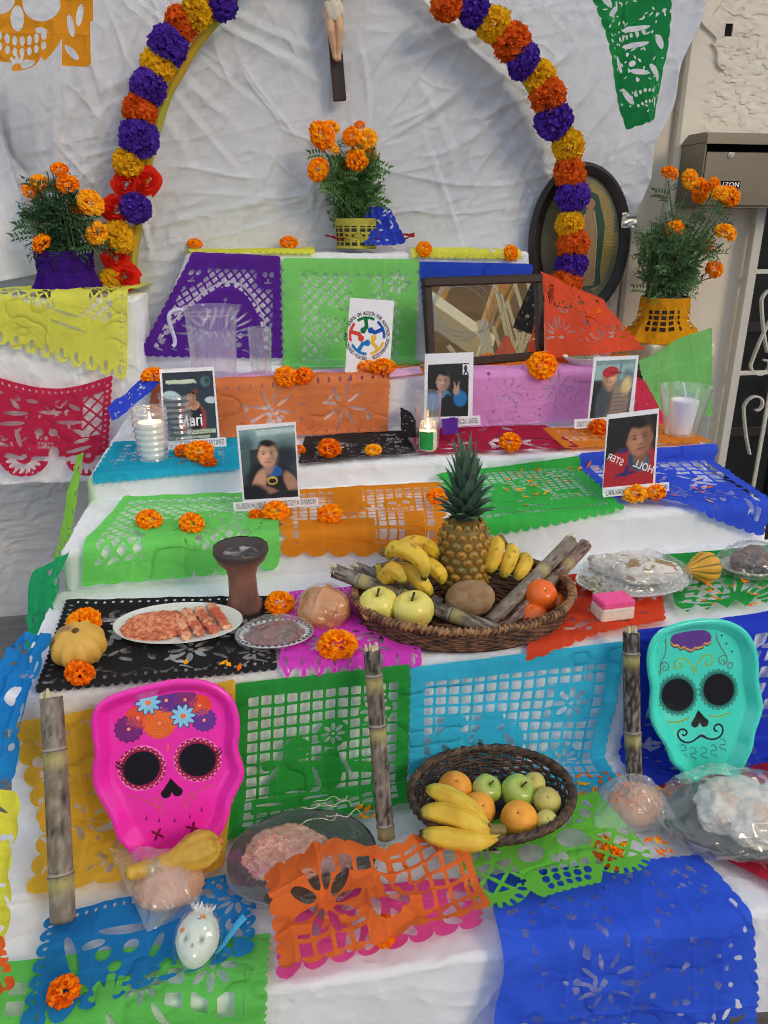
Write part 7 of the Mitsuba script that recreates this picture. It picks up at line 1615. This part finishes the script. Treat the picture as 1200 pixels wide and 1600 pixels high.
for k in range(58):
    lay = k / 58; a = k * 2.39996; L = ph * (0.44 + 0.60 * lay) * rg.uniform(0.85, 1.1); out = 0.85 * (1 - lay) ** 0.9 + 0.10; b = A([0.013 * (1 - lay) * math.cos(a), 0.013 * (1 - lay) * math.sin(a), ph * (0.99 + 0.26 * lay)]); d = A([math.cos(a), math.sin(a), 0]); s = A([-math.sin(a), math.cos(a), 0]); V = []; W = span(19, pb_) * (1 - 0.42 * lay)
    N = 9
    for i in range(N):
        q = i / (N - 1); c = b + d * L * (out * q * 0.62 + 0.10 * q ** 3 * (1.4 - lay)) + A([0, 0, L * (q * (0.95 - out * 0.45) - 0.22 * out * q ** 3)]); w = W * (0.72 + 0.5 * q) * (1 - q ** 2.2) * 0.62 + 0.0003
        for e in (-1, -0.45, 0, 0.45, 1): V.append(c + s * w * e - d * (0.30 * w * (1 - e * e)) * 1.0)
    col = np.repeat([S(96, 122, 104) * (0.75 + 0.5 * rg.uniform()) * (0.8 + 0.35 * (i / 8)) for i in range(N)], 5, 0)
    put('leaf', moved((V, grid_faces(N, 5)), PFX), col, 'leaf', True, parent=t)

t = thing('mamey', 'brown oval mamey fruit before the pineapple', 'fruit'); p = B(734, 952, -0.045); p[2] = 0.744; r = span(39, p); m = blob(1, 5, 0.03, 1.2, 3, (r, r * 0.8, r * 0.70)); put('skin', on(m, p + A([0, 0, 0.7 * r])), speck(S(156, 128, 98), S(136, 108, 80), 60, 0.4, 0.7), 'matte', True, parent=t)
for i, (x, y, w, lab) in enumerate(((592, 952, 31, 'yellow apple at the left rim of the large basket'), (646, 970, 32, 'yellow apple beside the crossing cane in the large basket'))):
    p = B(x, y, -0.04 - 0.035 * i); r = span(w, p); p = A([p[0], p[1], max(0.742, p[2] - 0.82 * r)]); apple(lab, p, r, S(216, 206, 106, 1.1), S(226, 190, 100), i, (8, -10))
for i, (x, y, w, dy, lab) in enumerate(((868, 948, 24, 0.0, 'mandarin at the back of three by the right rim of the large basket'), (832, 964, 24, -0.055, 'lowest front mandarin of three in the large basket'), (846, 930, 25, -0.03, 'topmost mandarin of three in the large basket'))):
    p = B(x, y, dy); r = span(w, p); orange(lab, p - A([0, 0, 0.9 * r]), r, S(238, 104, 34, 1.1), i + 2, 'mandarin', 0.9, 'mandarin', 'gloss')
cane('sugar cane piece lying across the left front of the large basket', B(522, 890, 0.06), B(778, 990, -0.12), 0.0165, (0.16, 0.42, 0.72), seed=5, dark=0.48, r2=0.0175)
cane('short sugar cane piece behind the crossing one in the large basket', B(556, 886, 0.085), B(690, 945, -0.005), 0.0135, (0.5,), seed=6, dark=0.35)
cane('pale sugar cane piece leaning out of the right of the large basket', B(892, 844, 0.10), B(764, 974, -0.08), 0.0165, (0.35,), seed=7, dark=0.28, r2=0.0155)
cane('reddish sugar cane piece at the right of the large basket, beside the pale one', B(914, 850, 0.12), B(788, 988, -0.09), 0.0165, (0.22, 0.66), seed=8, dark=0.42, tone=(0.03, -0.01, -0.01))

# --- right part of the wide tier
p = at(955, 968) + A([0, 0, 0.010]); w, h = span(55, p), span(32, p)
t = thing('candy_block', 'block of pink and white coconut candy', 'candy'); XF = TR(*p) @ R([0, 0, 1], 4)
m = trimesh.Trimesh(*trimesh.remesh.subdivide_to_size(*(lambda q: (q.vertices, q.faces))(box(-w / 2, w / 2, -0.026, 0.026, 0, h * 0.66, 0.003)), 0.004), process=False); put('white_layer', moved(crumple(m, 0.0016, 160, 1), XF), lin(232, 218, 200), 'matte', 40, parent=t)
m = trimesh.Trimesh(*trimesh.remesh.subdivide_to_size(*(lambda q: (q.vertices, q.faces))(box(-w / 2, w / 2, -0.026, 0.026, h * 0.665, h * 1.02, 0.003)), 0.004), process=False); put('pink_layer', moved(crumple(m, 0.0016, 160, 2), XF), S(240, 92, 150), 'matte', 40, parent=t)
p = at(985, 925) + A([0, 0, 0.012]); rx = span(90, p)
t = thing('wrapped_plate', 'large white plate of wrapped tamales in clear film beside the pink candy', 'plate'); plate('plate', p, rx, rx * 0.66, 0.022, lin(208, 212, 212), parent=t)
for k, (dx, dy, a, L) in enumerate(((0.028, -0.018, -8, 0.155), (0.025, 0.03, -22, 0.14), (-0.02, 0.052, -30, 0.12))):
    m = blob(1, 5, 0.12, 2.5, k, (L / 2, 0.034, 0.026)); c = speck(S(212, 206, 196), S(150, 124, 92), 26, 0.52 if k else 0.6, 0.62, k); put('tamale', on(moved(crumple(m, 0.010, 34, k), R([0, 0, 1], a)), p + A([dx, dy, 0.036 + 0.012 * (k == 0)])), c, 'satin', True, parent=t)
rg = np.random.default_rng(12); ms = []
for k in range(60): q = trimesh.creation.icosphere(1, 1.0); q.apply_scale([0.006, 0.0045, 0.003]); ms.append(moved(q, TR(-0.095 + rg.normal() * 0.02, -0.012 + rg.normal() * 0.025, 0.02 + rg.uniform(0, 0.008)) @ R(unit(rg.normal(size=3)), rg.uniform(0, 90))))
put('seeds', on(cat(*ms), p), speck(S(186, 180, 152), S(120, 116, 96), 120, 0.4, 0.6), 'satin', parent=t, kind='stuff')
film('clear_film', p + A([0.01, 0.005, 0.030]), (rx * 0.96, rx * 0.64, 0.040), 0.016, 30, 7, t, 'hazy_film', flatten=-0.016)
p = at(1092, 915) + A([0, 0, 0.010]); r = span(24, p)
t = thing('gourd', 'small yellow gourd with dark green stripes', 'gourd'); m = gourd(r, 10, 0.10, [(0.0, 0.0), (0.45, 0.02), (0.9, 0.35), (1.0, 0.85), (0.8, 1.4), (0.42, 2.0), (0.22, 2.35), (0.0, 2.4)], 4); v0 = A(m.vertices); an = np.arctan2(v0[:, 1], v0[:, 0]); sp_ = (np.abs(np.cos(an * 5)) < 0.16 + 0.10 * fb(v0, 60, 3)) & (v0[:, 2] > 0.2 * r)
c = np.where(sp_[:, None], S(46, 60, 34), S(214, 160, 50)); c = np.where((v0[:, 2] < 0.35 * r)[:, None], speck(S(170, 168, 140), S(96, 112, 64), 90, 0.4, 0.6)(v0), c); put('rind', on(moved(on(m, [0, 0, -1.1 * r]), R([0, 0, 1], 12) @ R([0, 1, 0], -86)), p + A([0, 0, r])), c, 'satin', True, parent=t)
p = at(1180, 905) + A([0.0, 0.02, 0.012]); rx = span(52, p)
t = thing('wrapped_plate', 'plate of dark brown meat wrapped in clear film at the right edge', 'plate'); plate('plate', p, rx, rx * 0.72, 0.018, lin(200, 196, 170), parent=t)
for k in range(7): a = k * 2.4; put('meat_piece', on(moved(crumple(blob(1, 4, 0.3, 2, k, (0.030, 0.019, 0.018)), 0.008, 60, k), R([0, 0, 1], 40 * k)), p + A([0.032 * math.cos(a) * (k > 0), 0.022 * math.sin(a) * (k > 0), 0.030 + 0.02 * (k == 0)])), speck(S(122, 82, 66), S(78, 52, 46), 50, 0.4, 0.6), 'gloss', True, parent=t)
film('clear_film', p + A([0, 0, 0.026]), (rx * 1.02, rx * 0.76, 0.046), 0.014, 30, 8, t, 'hazy_film', flatten=-0.02)

# --- the lowest tier
def D(x, y, up=0.012): return at(x, y) + A([0, 0, up])


p = D(474, 1356, 0.014); rx = span(116, p)
t = thing('wrapped_plate', 'round dark plate of pink rice under clear film, behind the crumpled orange paper', 'plate'); plate('plate', p, rx, rx * 0.84, 0.018, lin(30, 34, 36), parent=t)
m = blob(1, 6, 0.3, 2.5, 3, (0.074, 0.066, 0.020)); put('rice', on(crumple(m, 0.008, 260, 4), p + A([-0.028, 0.01, 0.012])), speck(S(232, 186, 168), S(214, 152, 132), 140, 0.4, 0.6), 'matte', True, parent=t, kind='stuff')
m = blob(1, 4, 0.3, 2.5, 5, (0.045, 0.035, 0.014)); put('filling', on(crumple(m, 0.008, 80, 5), p + A([0.052, -0.01, 0.012])), speck(S(196, 150, 140), S(160, 120, 112), 60, 0.4, 0.6), 'satin', True, parent=t)
film('clear_film', p + A([0, 0, 0.016]), (rx * 1.0, rx * 0.86, 0.018), 0.006, 26, 9, t, 'hazy_film', flatten=-0.010)


def bag(label, corners, h, loaf, colr, seed, lift=0.0):
    """Bread in a flat cloudy bag whose corners lie where the pixels show them."""
    t = thing('bagged_bread', label, 'bread'); P = [at(*q) + A([0, 0, 0.012]) for q in corners]; c = sum(P) / 4; n = 70
    s_, t_ = np.meshgrid(np.linspace(0, 1, n), np.linspace(0, 1, n), indexing='ij'); s_, t_ = s_.ravel(), t_.ravel(); g = quad(P, s_, t_); e = np.minimum(np.minimum(s_, 1 - s_), np.minimum(t_, 1 - t_))
    z = h * (1 - (2 * np.clip(0.52 - e, 0, 0.5) / 1.0) ** 1.7 * 1.0) ; z = h * np.clip(np.sin(PI * s_), 0, 1) ** 0.55 * np.clip(np.sin(PI * t_), 0, 1) ** 0.55
    z = z + (0.010 * ridged(g, 26, seed) + 0.008 * crisp(g, 30, seed + 1, 0.08) - 0.005) * np.clip(e * 9, 0.25, 1); pos = np.c_[g[:, :2], g[:, 2] + np.maximum(z, 0.0005) + 0.016 * np.exp(-e / 0.03) * fb(g, 40, seed)]
    put('plastic_bag', (pos, grid_faces(n, n)), mat='milky_bag', smooth=True, parent=t)
    m = blob(1, 5, 0.10, 2, seed, loaf); m = crumple(m, 0.003, 120, seed); v = A(m.vertices); v[:, 2] = np.maximum(v[:, 2], -loaf[2] * 0.6)
    put('bread', on(trimesh.Trimesh(v, m.faces, process=False), A([c[0], c[1], P[0][2]]) + A([0.010, -0.006, loaf[2] * 0.6])), speck(colr, A(colr) * 0.74, 40, 0.4, 0.7, seed), 'satin', True, parent=t)


bag('pale bread in a cloudy plastic bag under the long necked gourd', [(172, 1340), (316, 1352), (314, 1432), (232, 1472)], 0.058, (0.062, 0.056, 0.028), S(206, 156, 124), 4)
bag('brown bread in a cloudy plastic bag right of the small fruit basket', [(938, 1240), (1014, 1236), (1064, 1304), (914, 1324)], 0.078, (0.050, 0.044, 0.036), S(204, 148, 100), 5)
a, b = at(203, 1410), at(330, 1366); a = a + A([0, 0, 0.066]); b = b + A([0, 0, 0.068])
t = thing('gourd', 'yellow long necked gourd resting on a bagged bread', 'gourd'); d = b - a; L = np.linalg.norm(d) * 1.14; rr = [(0.0, 0.008), (0.02, 0.016), (0.2, 0.0175), (0.42, 0.019), (0.54, 0.027), (0.68, 0.039), (0.82, 0.042), (0.93, 0.033), (1.0, 0.012)]
q = np.linspace(0, 1, 60); m = tube(a + np.outer(q, d) * 1.14 + np.outer(np.sin(q * PI) * -0.006, [0, 0, 1]), np.interp(q, [x for x, _ in rr], [y for _, y in rr]) * 0.80, 36); v = A(m.vertices); n_ = A(m.vertex_normals); an = np.r_[np.tile(np.arange(36) * 2 * PI / 36, 60), 0, 0]; qq = np.r_[np.repeat(q, 36), 0, 1]
v = v + n_ * (0.0022 * np.cos(an * 9) * np.clip((qq - 0.45) * 4, 0, 1) + 0.003 * (fb(v, 90, 2) - 0.5))[:, None]; sc_ = np.clip((fb(v, 60, 7) - 0.42) / 0.15, 0, 1) * np.exp(-((qq - 0.3) / 0.13) ** 2); c = speck(S(206, 164, 62), S(178, 140, 58), 40, 0.4, 0.7)(v); c = c * (1 - 0.8 * sc_[:, None]) + S(150, 134, 108) * 0.8 * sc_[:, None]
put('rind', trimesh.Trimesh(v, m.faces, process=False), c, 'satin', True, parent=t); put('stem', tube([a + d * 1.12, a + d * 1.19 + A([0, 0, 0.004])], [0.009, 0.007], 7), S(190, 110, 52), 'satin', 40, parent=t)

# small oval basket
p = D(765, 1282, 0.006); t = thing('fruit_basket', 'small dark wicker basket of bananas, oranges and apples on the lowest tier', 'basket')
BC2 = p; weave(t, p, 0.112, 0.082, 0.070, 13, 40, 0.050, 0.0034, lambda v: speck(S(92, 70, 54), S(48, 36, 32), 70, 0.35, 0.65, 5)(v), 0.0085, lambda v: speck(S(104, 80, 60), S(56, 42, 36), 80, 0.35, 0.65, 6)(v), 7, 0.0010, True)
E2 = lambda x, y, z: onZ(x, y, BC2[2] + z)
for i, (x, y, w, z, kind, lab) in enumerate(((711, 1232, 27, 0.060, 'o', 'orange at the back left of the small basket'), (748, 1264, 26, 0.052, 'o', 'orange in the middle of the small basket, behind the bananas'), (811, 1280, 29, 0.056, 'o', 'large orange at the front of the small basket'), (760, 1234, 23, 0.060, 'a', 'green apple at the back of the small basket'), (809, 1238, 27, 0.056, 'a', 'green apple right of centre in the small basket'),
                                             (835, 1224, 17, 0.066, 'g', 'pale guava at the back of the small basket'), (855, 1252, 21, 0.062, 'g', 'largest pale guava at the right rim of the small basket'), (854, 1283, 17, 0.060, 'g', 'lowest pale guava at the right rim of the small basket'))):
    c = E2(x, y, z); r = span(w, c)
    if kind == 'o': orange(lab, c - A([0, 0, 0.92 * r]), r, S(236, 156, 54, 1.1), 20 + i)
    elif kind == 'a': apple(lab, c - A([0, 0, 0.82 * r]), r, S(160, 184, 84), S(186, 190, 110), 20 + i, (20, 10))
    else: orange(lab, c - A([0, 0, 0.92 * r]), r, S(200, 190, 104), 20 + i, 'guava', 0.95, 'guava')
bunch('three ripe bananas at the front left of the small basket', [([E2(664, 1232, .10), E2(690, 1240, .105), E2(730, 1262, .10), E2(762, 1290, .085)][::-1], 0.0190), ([E2(654, 1272, .095), E2(690, 1270, .10), E2(730, 1284, .095), E2(772, 1302, .080)][::-1], 0.0200), ([E2(656, 1302, .085), E2(690, 1308, .085), E2(730, 1314, .08), E2(780, 1306, .075)][::-1], 0.0195)], tie=(E2(764, 1298, .083), E2(788, 1296, .080)), spots=0.12)

# wrapped sugar skull
p = D(312, 1496, 0.012); t = thing('sugar_skull', 'white sugar skull wrapped in clear film with a ruffled crown', 'sugar skull'); r = span(33, p)
m = blob(1, 5, 0.02, 2, 2, (r, r * 1.25, r * 0.92)); v = A(m.vertices); u_ = v / A([r, r * 1.25, r * 0.92])
for ex, ey in ((-0.38, -0.18), (0.38, -0.18)): v[:, 2] -= 0.20 * r * np.exp(-(((u_[:, 0] - ex) / 0.17) ** 2 + ((u_[:, 1] - ey) / 0.16) ** 2)) * (u_[:, 2] > 0)
v[:, 0] *= 1 - 0.22 * np.clip(-u_[:, 1] - 0.2, 0, 1); c = np.tile(S(206, 218, 206), (len(v), 1)); XF = TR(*(p + A([0, 0, r * 0.85]))) @ R([0, 0, 1], -14) @ R([1, 0, 0], 24)
for ex, ey, s_, cl in ((-0.38, -0.18, 0.10, S(110, 140, 106)), (0.38, -0.18, 0.10, S(110, 118, 90)), (0.05, -0.42, 0.07, S(120, 130, 110))): k = np.exp(-(((u_[:, 0] - ex) / s_) ** 2 + ((u_[:, 1] - ey) / s_) ** 2))[:, None] * (u_[:, 2] > 0)[:, None]; c = c * (1 - k) + cl * k
for ex, ey, s_, cl in ((0.25, 0.62, 0.2, S(226, 140, 60)), (-0.6, 0.1, 0.16, S(226, 140, 60)), (0.1, 0.5, 0.09, S(70, 120, 140))): k = (np.exp(-(((u_[:, 0] - ex) / s_) ** 2 + ((u_[:, 1] - ey) / (s_ * 0.6)) ** 2)) > 0.45)[:, None] & (fb(v, 120, 4) > 0.45)[:, None] & (u_[:, 2] > 0)[:, None]; c = np.where(k, cl, c)
put('skull', moved(trimesh.Trimesh(v, m.faces, process=False), XF), c, 'satin', True, parent=t)
m = crumple(blob(1, 5, 0.05, 2, 6, (r * 1.08, r * 1.33, r * 1.0)), 0.005, 45, 3); put('clear_film', moved(m, XF), mat='film', smooth=True, parent=t)
a = np.linspace(0, 2 * PI, 90); rim = np.stack([(0.55 + 0.1 * np.sin(a * 11)) * r * np.cos(a), 1.34 * r + 0.14 * r * np.sin(a * 13) + 0 * a, 0.25 * r + (0.28 + 0.1 * np.sin(a * 9)) * r * np.sin(a)], 1); low = rim * A([0.55, 1, 0.55]) + A([0, -0.22 * r, 0.1 * r])
put('film_ruffle', moved((np.vstack([rim, low]), [[i, (i + 1), 90 + (i + 1), 90 + i] for i in range(89)]), XF), lin(226, 228, 230), 'leaf', parent=t)

# big wrapped plate on the right
p = D(1148, 1300, 0.016); rx = span(118, p)
t = thing('wrapped_plate', 'large dark rimmed plate of pale chicken in clear film on crimson paper', 'plate'); plate('plate', p, rx, rx * 0.72, 0.020, speck(lin(60, 62, 62), lin(90, 94, 92), 30, 0.4, 0.6), parent=t)
for k, (dx, dy, s_) in enumerate(((0.01, 0.03, 0.075), (0.02, -0.035, 0.065), (0.075, 0.0, 0.06), (-0.035, 0.0, 0.045))): put('chicken_piece', on(crumple(blob(1, 5, 0.2, 2, k, (s_, s_ * 0.72, 0.040)), 0.010, 30, k), p + A([dx, dy, 0.034])), speck(S(214, 210, 200), S(204, 176, 152), 20, 0.5, 0.75, k), 'satin', True, parent=t)
film('clear_film', p + A([0.0, 0, 0.034]), (rx * 1.02, rx * 0.76, 0.052), 0.018, 24, 12, t, 'hazy_film', flatten=-0.028)

# crumpled orange paper over the plate
c_ = [at(412, 1412) + A([0, 0.0, 0.034]), at(704, 1318) + A([0, 0, 0.020]), at(758, 1448) + A([0, -0.012, 0.008]), at(436, 1538) + A([0, -0.016, 0.010])]
sheet('crumpled orange cut paper with wheel and pane shapes over the dark plate', p_window, None, S(236, 104, 42), free=c_, amp=0.024, n=160, warp=lambda p, s, t: p + np.outer(0.024 * np.exp(-((s - 0.5 - 0.25 * (t - 0.5)) / 0.10) ** 2) + 0.016 * np.abs(np.sin(t * 5 + s * 3)), [0, -0.3, 1.0]) + np.outer(0.02 * np.sin(s * 7) * (1 - t), [0, 1.0, 0.2]))
q = at(597, 1466) + A([0, -0.012, 0.03]); flower_at('marigold', q, [0, -0.5, 0.8], span(42, q), 2, 555, label='dried marigold head lying on the crumpled orange paper', group='marigold heads laid on the altar')

# --- small scraps
sheet('crumpled black scrap of paper left of the green labelled candle', p_splash(70, 8, 0.05), None, lin(34, 31, 32), free=[at(618, 672) + A([0, 0, 0.045]), at(640, 676) + A([0, 0, 0.03]), at(652, 704) + A([0, 0, 0.006]), at(624, 706) + A([0, 0, 0.006])], amp=0.02, n=40)
sheet('small purple scrap of paper behind the green labelled candle', plain, None, S(92, 40, 150), free=[at(688, 676) + A([0, 0, 0.05]), at(712, 676) + A([0, 0, 0.045]), at(714, 694) + A([0, 0, 0.005]), at(690, 696) + A([0, 0, 0.005])], amp=0.014, n=40)
sheet('twisted pink paper end on the second tier beside the boy portrait', plain, None, S(236, 170, 205), free=[at(606, 588) + A([0, 0, 0.016]), at(652, 584) + A([0, 0, 0.018]), at(655, 592) + A([0, 0, 0.008]), at(604, 596) + A([0, 0, 0.006])], amp=0.012, n=40)
pts = spline([at(384, 1452) + A([0, 0, 0.03]), at(366, 1468) + A([0, 0, 0.022]), at(350, 1490) + A([0, 0, 0.02]), at(338, 1506) + A([0, 0, 0.022])], 20)
put('ribbon', tube(pts, np.linspace(0.008, 0.003, 20), 8, flat=(1.0, 0.25)), S(60, 170, 220), 'satin', True, label='light blue ribbon end lying right of the sugar skull', cat='ribbon')
rg = np.random.default_rng(31); vs, fs = [], []
for k in range(26):
    p = at(rg.uniform(950, 985), rg.uniform(1262, 1296)) + A([0.004, -0.012, 0.060 + rg.uniform(0, 0.012)]); a = unit(rg.normal(size=3)); b = unit(np.cross(a, [0.2, 0.3, 1])); o = len(vs); vs += [p - a * 0.011, p + b * 0.003, p + a * 0.011, p - b * 0.003]; fs.append([o, o + 1, o + 2, o + 3])
put('flower_petals', (vs, fs), OR2, 'matte', label='orange marigold petals on the bagged bread at the right', cat='petals', kind='stuff')
rg = np.random.default_rng(5)
for k in range(5):
    x, y = rg.uniform(470, 520), rg.uniform(1278, 1312); q = at(x, y) + A([0, 0, 0.045]); w_ = [q + A([0.014 * i, 0.006 * math.sin(i * 2 + k), 0.004 * math.cos(i * 3 + k)]) for i in range(6)]
    put('film_crease', tube(spline(w_, 20), 0.0009, 4), lin(222, 214, 190), 'gloss', True, parent='wrapped_plate_003')
# a second white sheet at the far left, overlapping the first
nu, nv = 60, 130; s_, t_ = [q.ravel() for q in np.meshgrid(np.linspace(0, 1, nu), np.linspace(0, 1, nv), indexing='ij')]
P = quad([onY(-160, 40, 3.0), onY(-20, 120, 3.0), onY(74, 425, 2.96), onY(-160, 470, 2.96)], s_, t_); P[:, 1] -= 0.03 * (0.5 + 0.5 * np.sin(s_ * 13 + 1.5 * np.sin(t_ * 4))) + 0.012 * ridged(P, 5, 3) + 0.02 * np.exp(-((1 - s_) / 0.05) ** 2)
put('side_sheet', (P, grid_faces(nu, nv)), lin(222, 224, 228), 'cloth', True, label='edge of a second white sheet hanging in folds at the far left', cat='sheet')
pts = spline([onY(-330, -60, 2.66), onY(-95, -96, 2.62), onY(148, -62, 2.60), onY(520, -30, 2.64), onY(918, -22, 2.58), onY(1050, -62, 2.42), onY(1300, -190, 2.3)], 80)
put('hanging_cord', tube(pts, 0.0016, 5), lin(222, 218, 206), 'matte', label='thin white cord above the altar from which the two banners hang', cat='cord')
